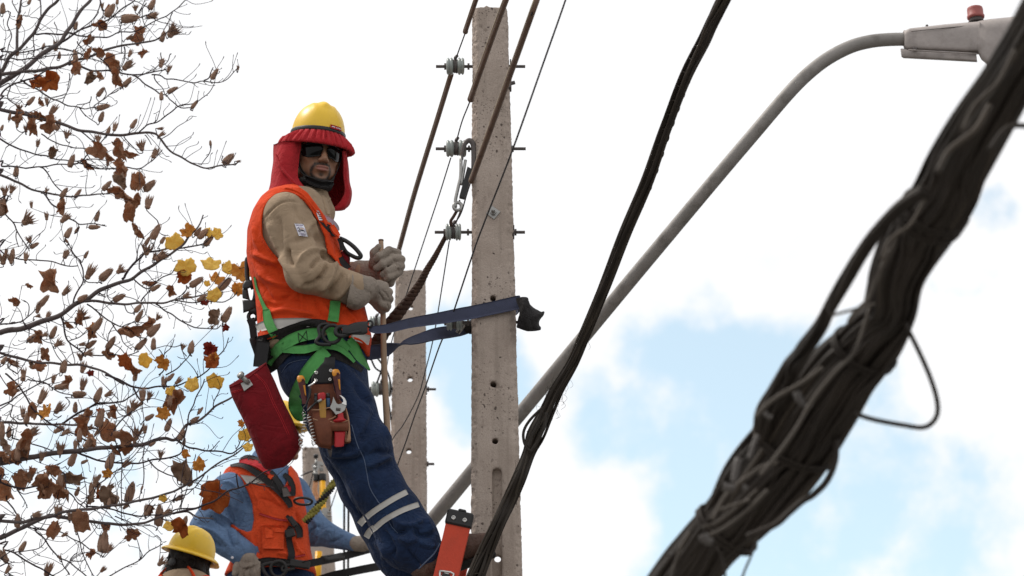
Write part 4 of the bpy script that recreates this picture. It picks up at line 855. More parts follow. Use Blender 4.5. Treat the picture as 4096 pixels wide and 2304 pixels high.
for w0, w1, pts in allb:
    nb = near(*pts[0]); off = pts[0][0] < 5
    if not off and nb is not None and nb[1] < 45: ys = nb[0][2]
    else: ys = 12.0 + TR.random()*1.0
    L_ = len(pts); dr = TR.uniform(-.35, .25)*min(1, L_/8)
    ctrl = [(x, y, ys + dr*i/L_) for i, (x, y) in enumerate(pts)]
    P = WP(ctrl); w = np.linspace(w0*1.05+.8, w1*.9+.8, L_)
    if off:
        z0 = P[0,2]; P = np.vstack([[TX+.02, TY, max(z0-.9, 1.5)], P[0]*.45 + np.array([TX, TY, z0-.55])*.55, P]); w = np.concatenate([[w0*1.9, w0*1.35], w])
    Q = jig(cr(P, 5), .006 if w0 > 9 else .009)
    rr = np.interp(np.linspace(0,1,len(Q)), np.linspace(0,1,len(w)), w)/2/950*(1+.10*vnoise(Q, 40, 2)) + .0004
    add('branch' if w0 > 4 else 'twig', tube(Q, rr, 8 if w0 > 9 else 6), M['bark'] if w0 > 9 else M['twig'], tree)
    x, y = proj(Q)
    for i in range(len(Q)): samp.append((x[i], y[i], Q[i,1], rr[i]))
    # spur twigs and buds
    T = nrm(np.gradient(Q, axis=0)); s = np.concatenate([[0], np.cumsum(np.hypot(np.diff(x), np.diff(y)))]); k = TR.uniform(15, 60)
    while k < s[-1]:
        i = int(np.searchsorted(s, k)); i = min(i, len(Q)-1)
        a = TR.choice([-1,1])*TR.uniform(.5,1.2); ln = TR.choice([.012,.02,.03,.05,.09,.13])*TR.uniform(.7,1.3)
        d = T[i]*math.cos(a) + nrm(np.cross(T[i], [TR.gauss(0,.6),1,TR.gauss(0,.3)]))*math.sin(a); d = nrm(d + [0,0,.25])
        if x[i] > -40:
            e = Q[i]+d*ln; m = Q[i]+d*ln*.5+np.array([TR.gauss(0,.12),TR.gauss(0,.2),TR.gauss(0,.12)])*ln
            q = cr([Q[i], m, e, e+nrm(d+[0,0,.7])*ln*.18], 3); r = np.linspace(.0015, .0009, len(q)); r[-3:] = (.0016,.0020,.0006)
            twg.append(tube(q, r, 5)); xx, yy = proj(q[-1]); 
            if ln > .04: samp.append((xx, yy, q[-1][1], .001))
        k += TR.uniform(18, 60)

# longer wandering side twigs, thickest in the lower left of the crown
for _ in range(150):
    b = samp[TR.randrange(len(samp))]
    if b[0] < -20 or b[0] > 820 or (b[1] < 1250 and TR.random() < .55): continue
    p0 = W(b[0], b[1], b[2]); a = TR.uniform(-.9, .9); d = nrm([math.cos(a)*TR.choice([1,1,-.5]), TR.gauss(0,.35), math.sin(a)+.25]); ln = TR.uniform(.10,.28); pp = [p0]
    for j in range(5): d = nrm(d + np.array([TR.gauss(0,.28), TR.gauss(0,.2), TR.gauss(0.05,.28)])); pp.append(pp[-1] + d*ln/5)
    q_ = cr(pp, 3); twg.append(tube(q_, np.linspace(.0022,.0011,len(q_)), 5))
    for t_ in q_[4::3]: xx, yy = proj(t_); samp.append((xx, yy, t_[1], .001))
    e_ = q_[9] ; d2 = nrm(np.array([TR.gauss(0,1), 0, TR.gauss(.3,.8)])); twg.append(tube(cr([e_, e_+d2*.02, e_+d2*.035+[0,0,.006]], 3), [.0013,.0012,.0017,.0007], 5))
    xx, yy = proj(q_[-1]); EXTRA.append((xx, yy))
# seed pods: overlapping pointed scales round a core, closed or burst open
def pod_mesh(seed, openf):
    r = random.Random(seed); gs = []
    prof = [(.02,0),(.16,.06),(.225,.2),(.24,.38),(.20,.58),(.12,.78),(.05,.93),(.01,1.0)] if not openf else [(.02,0),(.15,.05),(.21,.16),(.17,.3),(.06,.42),(.01,.5)]
    V, Fc = lathe(prof, (0,0,0), (0,0,1), 10); gs.append((V, Fc))
    n = 20 if not openf else 24
    for i in range(n):
        a = i*2.399 + r.uniform(-.2,.2); u = i/n; ca, sa = math.cos(a), math.sin(a); t = np.array([-sa, ca, 0]); o = np.array([ca, sa, 0])
        if openf:
            fl = r.uniform(.0,.5) if openf < 2 else r.uniform(.5,1.1); Ln = r.uniform(.45,.8)
            b = o*.12 + [0,0,.08+.2*u]; m = o*(.2+.06*fl)+[0,0,.35+.1*u]; e = o*(.15+.45*fl)+[0,0,.3+Ln*(1.05-.35*fl)]; w = .095
        else:
            b = o*.20+[0,0,.02+.5*u]; m = o*(.245-.06*u)+[0,0,.25+.5*u]; e = o*(.17-.10*u)*r.uniform(.8,1.3)+[0,0,min(.55+.5*u, 1.02)]; w = .085
        bend = r.uniform(-.05,.05)
        P = np.array([b-t*w*.6, b+t*w*.6, m-t*w, m+t*w, e+t*bend]); P2 = P - o*.018
        gs.append((np.vstack([P, P2]), [(0,1,3,2),(2,3,4),(5,7,8,6),(7,9,8),(0,2,7,5),(1,6,8,3),(2,4,9,7),(3,8,9,4),(0,5,6,1)]))
    V, Fc = join(*gs); V = V - 0; V[:,0] *= r.uniform(.85,1.05); V[:,0] += .12*r.uniform(-1,1)*V[:,2]**2
    return mesh_data('seed_pod', V, Fc, M['pod'], smooth=False)
PODS = [pod_mesh(i, 0) for i in range(4)] + [pod_mesh(10+i, 1) for i in range(4)] + [pod_mesh(20, 2), pod_mesh(21, 2)]
# leaves: four-lobed blades, flat or dried and curled
def leaf_mesh(seed, dry, mt):
    r = random.Random(seed); na, nr = 28, 4; V = [(0,0,0)]; th = np.linspace(0, 2*math.pi, na, endpoint=False)
    R = .40 + .035*np.cos(2*th+.6) + .045*np.cos(5*th+.2) + .03*np.abs(np.cos(6.5*th+r.random())) ; R *= (1 - .25*np.exp(-((th-4.71)/.3)**2)); R += .03*np.array([r.uniform(-1,1) for _ in th])
    if dry: R *= 1 + .18*np.array([r.uniform(-1,1) for _ in th])
    for k in range(1, nr+1):
        for a, q in zip(th, R): V.append((q*k/nr*math.cos(a)*1.25, q*k/nr*math.sin(a)*1.25+.0, 0))
    V = np.array(V); x, y = V[:,0], V[:,1]; rad = np.hypot(x, y)
    z = .10*rad*np.cos(5*np.arctan2(y, x)) + .05*vnoise(V+seed, 5)
    if dry:
        z = z + .22*vnoise(V+seed*3.1, 3.2) + .07*vnoise(V, 9, seed); c = r.uniform(2.6, 5.0)*dry; ax = r.uniform(-.5,.5)
        u = x*math.cos(ax)+y*math.sin(ax); v = -x*math.sin(ax)+y*math.cos(ax); an = u*c
        u2, z2 = np.sin(an)/c*(1), (1-np.cos(an))/c; u2 = u2 + z*np.sin(an)*-.6; z = z2 + z*np.cos(an); x, y = u2*math.cos(ax)-v*math.sin(ax), u2*math.sin(ax)+v*math.cos(ax)
    else: z = z + .25*x*x*r.uniform(-1,1) - .12*y*y
    V = np.stack([x, y, z], 1); Fc = [(0, 1+j, 1+(j+1) % na) for j in range(na)]
    for k in range(nr-1): Fc += [(1+k*na+j, 1+(k+1)*na+j, 1+(k+1)*na+(j+1) % na, 1+k*na+(j+1) % na) for j in range(na)]
    n = len(V); lo = V.copy(); lo[:,2] -= .012
    Fc = Fc + [tuple(i+n for i in f)[::-1] for f in Fc] + [(1+(nr-1)*na+j, 1+(nr-1)*na+j+n, 1+(nr-1)*na+(j+1) % na+n, 1+(nr-1)*na+(j+1) % na) for j in range(na)]
    # midrib and stalk
    st = tube(cr([(0,-.5,-.02),(0,-.2,.01),(0,.1,.02),(0,.35,.01)], 3), .012, 4); V, Fc = join((np.vstack([V, lo]), Fc), st)
    return mesh_data('leaf', V, Fc, mt, smooth=True)
LM = {'b':[leaf_mesh(i, 1.0, M['lf_b']) for i in range(5)], 't':[leaf_mesh(10+i, .9, M['lf_t']) for i in range(3)], 'r':[leaf_mesh(20+i, .3, M['lf_r']) for i in range(3)],
      'o':[leaf_mesh(30+i, .25, M['lf_o']) for i in range(3)], 'y':[leaf_mesh(40+i, 0, M['lf_y']) for i in range(4)], 'd':[leaf_mesh(50+i, .2, M['lf_d']) for i in range(2)]}
def place(name, me, p, R, s):
    o = bpy.data.objects.new(name, me); scene.collection.objects.link(o); o.parent = tree
    o.matrix_local = Matrix.Translation(Vector(p - ORG[tree.name])) @ Matrix(R.tolist()).to_4x4() @ Matrix.Diagonal((*s, 1)); return o
PD = {'A': [(20,60,70,0,0),(215,8,50,20,0),(740,38,45,0,1),(800,75,100,35,0),(945,130,120,80,0),(1100,30,80,25,0),(1110,115,80,70,1),(1225,495,60,20,1),(1555,535,80,35,0),(930,470,90,50,1),(925,595,75,45,0),(730,665,75,35,0),(750,775,85,80,0),(735,845,70,20,0),(970,895,70,30,0),(1250,650,75,50,0),(1410,755,65,35,0),(945,385,55,20,1),(225,730,70,40,0),(140,775,55,0,1),(340,730,55,0,1),(485,970,60,0,1),(275,1035,55,10,1),(835,920,60,20,1),(785,945,60,10,0),(1125,1105,85,25,1),(1020,1050,80,-10,1),(710,1005,55,0,1),(1655,1150,95,40,0),(1175,970,50,60,1),(1165,932,45,85,1),(775,1345,85,40,0),(1085,1345,100,55,0),(340,1375,40,30,1),(465,1395,75,30,0),(565,1400,75,30,0),(90,1365,70,20,1),(35,1375,75,0,1),(15,925,45,20,0),(125,375,60,0,0),(430,400,48,0,0),(315,335,48,20,0),(1260,220,110,45,1),(980,55,45,0,1),(70,845,50,10,0),(780,1175,55,0,1),(125,895,60,0,1),(190,930,55,0,1),(118,1240,80,0,0),(1725,490,35,0,1),(1730,1168,32,80,1),(1525,1035,35,0,0),(945,270,60,70,1),(660,290,60,40,1),(550,185,60,10,0),(850,8,45,0,0),(1520,540,0,0,0)],
'B': [(1075,200,85,10,1),(210,320,100,55,1),(705,295,75,25,0),(685,378,75,85,0),(560,395,50,30,0),(495,415,80,20,0),(250,510,62,60,0),(210,465,52,-30,1),(190,590,60,10,1),(20,600,85,0,1),(80,610,60,0,1),(15,230,115,10,0),(90,565,60,5,0),(480,475,35,-40,0),(480,570,68,20,1),(625,575,52,35,0),(655,700,105,30,1),(770,720,105,45,0),(1130,410,105,35,0),(1070,475,62,30,0),(1180,470,52,40,0),(1065,535,82,10,1),(1170,585,92,50,1),(1435,410,65,40,0),(1470,425,85,50,0),(1515,470,95,40,0),(1425,775,100,50,0),(1630,790,105,50,0),(1130,815,72,60,0),(1360,870,62,70,1),(1465,890,72,60,1),(1580,880,82,60,0),(865,890,85,60,0),(320,910,88,40,0),(350,1015,60,20,1),(280,1020,40,80,1),(1000,965,62,30,0),(1010,1020,82,30,0),(595,1020,110,45,1),(710,1080,100,40,0),(1115,1120,105,45,0),(1025,1225,92,40,0),(805,1215,95,30,0),(600,1225,48,80,1),(245,1180,85,60,0),(330,1155,50,60,1),(430,1215,72,50,1),(650,1290,72,80,1),(585,1310,62,0,1),(460,1385,85,10,0),(120,1370,52,80,1),(30,1340,55,40,0),(1385,1245,85,10,0),(1645,1010,105,30,0),(170,1430,62,0,1),(1130,590,60,30,1),(45,555,45,10,1),(600,890,70,60,0)],
'C': [(170,10,60,10,0),(385,25,60,10,1),(600,60,90,10,1),(575,140,92,90,0),(710,140,112,20,0),(310,150,105,30,1),(105,105,92,60,1),(430,235,95,40,1),(165,265,72,0,1),(195,305,82,10,0),(440,85,82,90,1),(720,310,112,10,0),(985,415,92,5,1),(1045,385,62,0,1),(1025,140,82,0,1),(1080,145,62,20,1),(975,10,62,10,0),(1185,40,72,10,1),(1230,15,62,40,0),(1290,40,62,50,1),(1080,305,62,60,0),(1445,255,52,30,0),(1405,320,62,50,0),(1310,430,72,15,0),(480,410,62,60,1),(230,415,95,60,1),(575,435,82,10,0),(435,520,92,0,1),(545,500,62,0,1),(305,575,72,5,1),(525,600,105,25,0),(795,620,112,15,0),(640,490,82,50,1),(705,410,62,40,1),(10,400,105,5,0),(65,410,72,5,0),(125,560,100,0,0),(710,740,52,40,0),(710,800,52,10,1),(940,845,128,15,0),(1160,565,55,10,1),(1295,885,62,60,1),(1060,970,72,10,1),(1150,1010,132,5,0),(270,1005,62,80,1),(405,970,52,0,1),(125,1050,82,5,0),(510,1010,62,10,1),(550,1100,62,0,1),(165,1235,72,30,0),(745,1200,132,5,0),(790,1250,70,40,1),(20,1300,100,-30,1),(60,1400,62,30,1),(345,1400,92,10,1),(745,1400,50,50,1),(1025,810,30,20,0),(430,1310,32,0,1),(30,575,80,30,1),(60,545,60,-20,1),(220,720,70,0,1),(360,690,80,30,1),(180,250,0,0,0)]}
stems = []
for k, L_ in PD.items():
    fn = {'A':A_,'B':B_,'C':C_}[k]; sc_ = 1.81
    for px_, py_, ln, tilt, op in L_:
        if ln == 0: continue
        x, y = fn(px_, py_); L_px = ln/sc_; nb, dist = near(x, y); Y = nb[2] + TR.uniform(-.05,.03) if dist < 150 else 12.5
        a = math.radians(tilt + TR.uniform(-6,6)); ax = np.array([math.sin(a), TR.uniform(-.35,.15), math.cos(a)]); R = frame(ax, [TR.uniform(-1,1), TR.uniform(-1,1), .2]); S = L_px/920*1.2
        c = W(x, y, Y); base = c - nrm(ax)*S*.5
        me = PODS[TR.randrange(4)] if not op else PODS[4+TR.randrange(6)]
        w = TR.uniform(.8,1.05); place('seed_pod', me, base, R, (S*w, S*w, S))
        bx, by = proj(base); S2 = np.array(samp); j = ((S2[:,0]-bx)**2 + (S2[:,1]-by)**2).argmin(); q = W(S2[j,0], S2[j,1], S2[j,2])
        stems.append(tube(cr([q, q*.5+base*.5+np.array([TR.gauss(0,.006),0,-.012]), base-nrm(ax)*.006, base+nrm(ax)*S*.1], 3), .0021, 5))
for xx, yy in EXTRA[:95]:
    if xx < 0 or xx > 760: continue
    if TR.random() < .72:
        a = math.radians(TR.uniform(-10, 65)); ax = np.array([math.sin(a), TR.uniform(-.35,.15), math.cos(a)]); S = TR.uniform(30,58)/920
        S2 = np.array(samp); j = ((S2[:,0]-xx)**2 + (S2[:,1]-yy)**2).argmin(); place('seed_pod', PODS[TR.randrange(10)], W(xx, yy, S2[j,2]), frame(ax, [TR.uniform(-1,1), TR.uniform(-1,1), .2]), (S*.9, S*.9, S))
    else:
        S2 = np.array(samp); j = ((S2[:,0]-xx)**2 + (S2[:,1]-yy)**2).argmin(); z = nrm([TR.gauss(0,.4), -1, TR.gauss(0,.4)]); ang = TR.uniform(-1,1)+math.pi; S = TR.uniform(40,62)/920
        place('leaf', TR.choice(LM['b']), W(xx, yy+12, S2[j,2]), frame(z, [math.cos(ang), 0, math.sin(ang)]), (S, S, S))
LV = {'A': [(360,590,135,'r'),(265,595,95,'r'),(555,495,80,'b'),(650,560,95,'t'),(730,560,80,'b'),(820,450,130,'b'),(845,560,130,'b'),(1020,265,125,'b'),(640,290,75,'b'),(145,850,95,'b'),(240,910,150,'b'),(365,900,120,'b'),(300,845,70,'b'),(385,1105,90,'t'),(700,1100,150,'b'),(790,1140,80,'b'),(880,1090,140,'b'),(935,1120,90,'b'),(885,1215,125,'b'),(870,1310,125,'t'),(840,1385,110,'b'),(1000,1320,150,'b'),(715,378,85,'b'),(640,395,80,'b'),(255,835,70,'b')],
'B': [(440,240,125,'b'),(930,165,115,'b'),(935,265,130,'b'),(985,180,90,'b'),(985,410,110,'b'),(375,770,170,'b'),(215,805,50,'b'),(960,1140,150,'b'),(1565,1040,115,'t'),(270,1395,90,'b'),(970,1400,110,'b'),(1260,485,110,'y'),(1360,405,88,'o'),(1510,415,60,'y'),(1575,425,70,'y'),(1345,665,120,'y'),(1530,645,110,'y'),(1650,670,85,'y'),(1755,700,125,'o'),(1575,760,100,'o'),(1550,868,90,'y'),(1500,785,42,'y'),(1725,820,90,'o'),(1480,920,50,'d'),(1335,740,90,'r'),(1635,1105,48,'d'),(1525,1260,85,'d'),(1050,1340,88,'y'),(910,1350,95,'r'),(1180,1360,88,'o'),(1535,1350,95,'r'),(1550,1320,60,'o'),(225,1370,55,'t'),(690,1095,50,'o'),(655,1435,45,'d'),(590,1040,90,'b'),(30,235,90,'b')],
'C': [(1550,45,100,'y'),(1385,65,95,'y'),(1230,115,60,'y'),(1180,275,85,'o'),(1270,180,165,'b'),(1430,645,85,'o'),(1340,565,55,'o'),(1325,700,170,'t'),(1305,1100,115,'r'),(1225,1085,70,'y'),(1175,890,48,'y'),(775,710,60,'o'),(330,265,100,'o'),(790,880,145,'t'),(720,865,60,'r'),(595,1045,135,'b'),(610,360,155,'b'),(620,280,95,'b'),(790,400,140,'b'),(880,450,120,'b'),(200,490,165,'b'),(45,500,75,'t'),(30,820,150,'b'),(160,760,130,'b'),(340,780,165,'b'),(230,720,100,'b'),(455,830,120,'b'),(390,1115,105,'b'),(525,740,135,'t'),(380,690,90,'b'),(725,262,50,'r'),(1740,350,45,'o'),(1770,430,85,'y'),(1790,520,60,'y'),(660,900,70,'t'),(50,590,90,'b'),(670,470,80,'b'),(310,840,90,'b'),(120,580,110,'b'),(10,700,70,'b'),(90,100,95,'b')]}
for k, L_ in LV.items():
    fn = {'A':A_,'B':B_,'C':C_}[k]
    for px_, py_, ln, t in L_:
        x, y = fn(px_, py_); nb, dist = near(x, y); Y = nb[2] - TR.uniform(.0,.05) if dist < 150 else 12.4
        tl = .55 if t in 'oy' else .6
        z = nrm([TR.gauss(0,tl*.6), -1, TR.gauss(0,tl*.5)-.2]); ang = TR.uniform(-1,1) + math.pi; R = frame(z, [math.cos(ang), 0, math.sin(ang)])
        S = ln/1.81/920*(1.12 if t in 'oyrd' else 1.12); sx = 1.0 if t in 'oyrd' else TR.uniform(.8,1.15); c = W(x, y, Y)
        place('leaf', TR.choice(LM[t]), c, R, (S*sx, S, S))
        st = c + R[:,1]*-.5*S; sx_, sy_ = proj(st); S2 = np.array(samp); d2 = (S2[:,0]-sx_)**2 + (S2[:,1]-sy_)**2; j = d2.argmin(); q = W(S2[j,0], S2[j,1], S2[j,2])
        if d2[j] < 120**2: stems.append(tube(cr([q, q*.5+st*.5+np.array([0,0,-.008]), st], 3), .0011, 4))
# the big rust leaf and twig tip in front of the second worker
c = W(856, 1988, 12.35); z = nrm([.25,-1,-.15]); R = frame(z, [math.cos(2.6),0,math.sin(2.6)]); place('leaf', LM['r'][0], c, R, (.125,.125,.125))
add('twigs', join(*(twg+stems)), M['twig'], tree, kind='stuff')
# ------------------------------------------------------------------ people: shared builders
c1 = lambda x, y: (960+x/2.898, 380+y/2.898)
c2 = lambda x, y: (960+x/2.07, 740+y/2.07)
c3 = lambda x, y: (880+x/2.07, 1240+y/2.07)
c4 = lambda x, y: (1300+x/2.399, 1700+y/2.399)
c5 = lambda x, y: (600+x/2.399, 1700+y/2.399)
cH = lambda x, y: (1360+x/3.623, 920+y/3.623)
cP = lambda x, y: (1160+x/3.621, 1440+y/3.621)
def mp(f, pts): return [f(*p[:2]) + tuple(p[2:]) for p in pts]

class Head:
    """head frame: x to the picture's right, y forwards (out of the face), z up; origin between the eyes' level and the skull's middle"""
    def __init__(s, px, py, Y, yaw, pitch, roll=0., sc=1.0):
        s.O = W(px, py, Y); s.sc = sc
        f = np.array([math.sin(yaw)*math.cos(pitch), -math.cos(yaw)*math.cos(pitch), math.sin(pitch)])
        r = nrm(np.cross([0,0,1.], f)); r = -r if r[0]*math.cos(yaw) < 0 else r
        u = np.cross(r, f); u = u if u[2] > 0 else -u
        r2 = r*math.cos(roll) - u*math.sin(roll); u2 = u*math.cos(roll) + r*math.sin(roll)
        s.R = np.stack([r2, f, u2], 1)          # columns; may be left handed, only used for placing
    def loc(s, P): return ((np.asarray(P) - s.O) @ s.R)/s.sc
    def wld(s, q): return (np.asarray(q, float)*s.sc) @ s.R.T + s.O
def head_sdf(q):
    X = q.copy(); ax = np.abs(X[:,0]); S = X.copy(); S[:,0] = ax
    d = ell(X, (0,-.012,.030), (.077,.098,.100))
    d = smin(d, ell(X, (0,.030,-.028), (.064,.064,.088)), .02)
    d = smin(d, ell(X, (0,.040,-.078), (.050,.046,.040)), .02)
    d = smin(d, ell(S, (.050,.012,-.070), (.016,.030,.030)), .025)
    d = smin(d, ell(X, (0,.078,-.104), (.021,.017,.018)), .018)
    d = smin(d, ell(S, (.040,.066,-.026), (.021,.018,.018)), .018)
    d = smin(d, rc(S, (.0,.088,.020), (.036,.078,.017), .011, .010), .012)
    d = smax(d, -ell(S, (.032,.098,-.001), (.017,.013,.011)), .010)
    d = smin(d, ell(S, (.032,.079,-.001), (.0125,.0125,.0115)), .002)
    d = smin(d, rc(X, (0,.090,.004), (0,.112,-.036), .0075, .0125), .010)
    d = smin(d, ell(S, (.0115,.104,-.041), (.0085,.012,.0085)), .005)
    d = smax(d, -ell(S, (.0065,.110,-.0505), (.0038,.0055,.004)), .002)
    d = smin(d, ell(X, (0,.086,-.065), (.030,.018,.022)), .012)
    d = smin(d, ell(X, (0,.1015,-.0635), (.024,.0075,.0055)), .004)
    d = smin(d, ell(X, (0,.0995,-.0735), (.020,.0085,.0062)), .004)
    d = smax(d, -rc(X, (-.024,.106,-.0685), (.024,.106,-.0685), .0016, .0016), .003)
    d = smax(d, -ell(X, (0,.098,-.087), (.018,.008,.006)), .008)
    d = smin(d, ell(S, (.079,-.008,-.012), (.009,.020,.032)), .006)
    d = smin(d, rc(X, (0,-.018,-.05), (0,-.035,-.155), .060, .060), .02)
    return d
def head_mesh(H, beard=True, lo=-.15):
    V, Fc = sdf_mesh(head_sdf, (-.11,-.13,lo), (.11,.14,.14), .0026, smooth=1)
    c = np.tile(np.array([.245,.125,.073]), (len(V), 1)); x, y, z = V.T; ax = abs(x)
    n = .5+.5*vnoise(V, 420, 3); n2 = .5+.5*vnoise(V, 60, 4); c *= (.9+.2*n2)[:,None]
    lip = (y > .088)*np.clip(1-((x/.025)**2+((z+.068)/.0115)**2), 0, 1)*2.5; lip = np.clip(lip, 0, 1)
    c = c*(1-lip[:,None]) + np.array([.27,.11,.085])*lip[:,None]
    if beard:
        m = np.exp(-((z+.0545)/.0058)**2)*(ax < .030)*(y > .08)*1.0                      # moustache
        rr = np.sqrt((x/.037)**2+((z+.078)/.033)**2); m = np.maximum(m, np.exp(-((rr-.93)/.16)**2)*(z < -.050)*(y > .03))  # down the sides of the mouth
        m = np.maximum(m, np.exp(-(x/.010)**2-((z+.090)/.009)**2)*(y>.07)*.9); m = np.maximum(m, np.clip((-.100-z)/.008, 0, 1)*(y > .01)*(ax < .05)*.95)
        m = np.maximum(m, .45*np.clip((-.062-z-.25*(.08-y))/.03, 0, 1)*(y < .07))         # jaw stubble
        m = np.clip(m*(.65+.7*n), 0, 1)*(1-lip); c = c*(1-m[:,None]) + np.array([.022,.017,.014])*m[:,None]
    br = np.exp(-((z-.021-.05*ax)/.0055)**2)*(ax > .010)*(ax < .048)*(y > .06); c = c*(1-br[:,None]) + np.array([.02,.015,.012])*br[:,None]
    return H.wld(V), (Fc[:, ::-1] if np.linalg.det(H.R) < 0 else Fc), c
def body_object(root, hm, bm):
    """one skin mesh: head joined to the neck, trunk and limbs beneath the clothes"""
    (V1, F1, C1), (V2, F2) = hm, bm; V = np.vstack([V1, V2]); Fc = np.vstack([F1, F2+len(V1)])
    o = add('body', (V, Fc), M['skin'], root); me = o.data
    a = me.color_attributes.new('tone', 'FLOAT_COLOR', 'POINT'); C = np.ones((len(V), 4)); C[:len(V1),:3] = C1; C[len(V1):,:3] = (.245,.125,.073)
    a.data.foreach_set('color', C.astype(np.float32).ravel()); return o
def helmet(root, H, mt, z0=.056, rx=.100, ry=.116, rz=.122, brim=True, name='helmet'):
    a = np.linspace(0, 2*math.pi, 56, endpoint=False); rows = []; ang = np.linspace(0, 1, 26)
    def pt(a, t):       # t 0 rim -> 1 crown
        ph = t*math.pi/2; x = rx*np.cos(ph)**.74*np.sin(a); y = ry*np.cos(ph)**.74*np.cos(a) - .010; z = z0 + rz*np.sin(ph)**1.05
        rid = np.exp(-(x/.017)**2)*.0075*np.clip((z-z0-.045)/.04, 0, 1)*np.clip((y+.105)/.04,0,1)*(1-np.clip((y-.055)/.015, 0, 1))    # raised rib over the crown
        rid += np.exp(-((np.abs(x)-.036)/.008)**2)*.0025*np.clip((z-z0-.05)/.03, 0, 1)
        k = 1+rid/.11; return np.stack([x*k, (y+.01)*k-.01, z0+(z-z0)*k], -1)
    prof = []
    if brim:
        for ex, dz in ((-.004,-.010),(.004,-.016),(.014,-.018),(.0145,-.013),(.006,-.008),(.002,0)):
            f = 1 + 0*a; fr = np.clip(np.cos(a), 0, 1)**3; wd = ex*(1+2.0*fr)+(.010*fr if ex > .01 else 0)
            prof.append(np.stack([(rx+wd)*np.sin(a), (ry+wd)*np.cos(a)-.010, z0+dz-.010*fr*(ex > .003)+0*a], -1))
    else: prof.append(np.stack([(rx-.003)*np.sin(a), (ry-.003)*np.cos(a)-.01, z0+0*a-.004], -1))
    G = prof + [pt(a, t) for t in ang[:-1]]; n = len(a); V = np.vstack(G + [np.array([[0,-.01,z0+rz*1.035]])])
    # inner shell
    inn = [pt(a, t)*[.96,.96,1]-[0,0,.006] for t in ang[:-1]]; V = np.vstack([V]+inn+[np.array([[0,-.01,z0+rz-.002]])]); k = len(G)
    Fc = grid_faces(k, n, wrap=True) + [((k-1)*n+j, (k-1)*n+(j+1) % n, k*n) for j in range(n)]
    o2 = k*n+1; Fc += [f[::-1] for f in grid_faces(len(inn), n, wrap=True, off=o2)] + [(o2+(len(inn)-1)*n+(j+1) % n, o2+(len(inn)-1)*n+j, o2+len(inn)*n) for j in range(n)]
    Fc += [(j, o2+j, o2+(j+1) % n, (j+1) % n) for j in range(n)]
    if np.linalg.det(H.R) > 0: Fc = [f[::-1] for f in Fc]
    return add(name, (H.wld(V), Fc), mt, root)
def on_cloth(pix, bvh, lift=.003, Yd=11.1, sm=2):
    """drop a grid of picture points on to built surfaces"""
    G = np.zeros(pix.shape[:2]+(3,)); ok = np.zeros(pix.shape[:2], bool)
    for i in range(pix.shape[0]):
        for j in range(pix.shape[1]):
            p = W(pix[i,j,0], pix[i,j,1], 5.0); d = Vector(p-CAM).normalized(); h = bvh.ray_cast(Vector(CAM), d)
            if h[0] is not None: G[i,j] = h[0]; ok[i,j] = True
    Yv = np.where(ok, G[...,1], np.nan)
    if not ok.any(): Yv[:] = Yd
    else:
        for _ in range(60):
            bad = np.isnan(Yv)
            if not bad.any(): break
            Z = np.pad(Yv, 1, constant_values=np.nan); nb = np.stack([Z[:-2,1:-1], Z[2:,1:-1], Z[1:-1,:-2], Z[1:-1,2:]])
            with np.errstate(all='ignore'):
                import warnings; warnings.simplefilter('ignore'); mn = np.nanmean(nb, 0)
            Yv[bad] = mn[bad]
    for _ in range(sm):
        Z = np.pad(Yv, 1, mode='edge'); s_ = (Z[:-2,1:-1]+Z[2:,1:-1]+Z[1:-1,:-2]+Z[1:-1,2:]+2*Yv)/6; Yv = np.minimum(s_, Yv+.004)
    return W(pix[...,0], pix[...,1], Yv-lift)
def drape(pts, width, bvh, lift=.004, th=.003, n=5, sub=6, sm=3, fl=0.):
    """webbing laid along picture points over the clothes"""
    p = cr([q[:2] for q in pts], sub); m = len(p); wd = np.asarray(width, float); wd = np.interp(np.linspace(0,1,m), np.linspace(0,1,wd.size), wd) if wd.size > 1 else np.full(m, float(wd))
    T = nrm(np.gradient(p, axis=0)); Nn = np.stack([-T[:,1], T[:,0]], 1); t = np.linspace(-.5, .5, n)
    pix = p[:,None,:] + t[None,:,None]*wd[:,None,None]*Nn[:,None,:]
    G = on_cloth(pix, bvh, lift, sm=sm); return slab(G, th, (0,-1,-.2))
def patch(corners, bvh, nu=8, nv=8, lift=.003, th=.002, sm=2):
    a, b, c, d = [np.array(q, float) for q in corners]; u = np.linspace(0,1,nu)[:,None,None]; v = np.linspace(0,1,nv)[None,:,None]
    return slab(on_cloth((1-u)*((1-v)*a+v*b)+u*((1-v)*d+v*c), bvh, lift, sm=sm), th, (0,-1,-.2))
def bvh_of(*geos):
    Vs, Fs, n = [], [], 0
    for V, Fc in geos: Vs.append(V); Fs += (np.asarray(Fc)+n).tolist(); n += len(V)
    return BVHTree.FromPolygons(np.vstack(Vs).tolist(), Fs)
def q2(x, y, d, Y0): return W(x, y, Y0+d)
class Trunk:
    """stations: (y, xl, xr, half depth, depth centre)"""
    def __init__(s, st, Y0):
        a = np.array(st, float); mid = (a[:,1]+a[:,2])/2; s.z = W(mid, a[:,0], Y0)[:,2][::-1]
        s.l = W(a[:,1], a[:,0], Y0)[:,0][::-1]; s.r = W(a[:,2], a[:,0], Y0)[:,0][::-1]; s.h = a[:,3][::-1]; s.c = (Y0+a[:,4])[::-1]; s.pw = 2.4
    def __call__(s, P, infl=0., top=.03, bot=.02):
        z = P[:,2]; l, r, h, c = (np.interp(z, s.z, v) for v in (s.l, s.r, s.h, s.c)); a = (r-l)/2
        k = (np.abs((P[:,0]-(l+r)/2)/a)**s.pw + np.abs((P[:,1]-c)/h)**s.pw)**(1/s.pw); d = (k-1)*np.minimum(a, h) - infl
        d = smax(d, z-s.z[-1]-infl, top); return smax(d, s.z[0]-z-infl, bot)

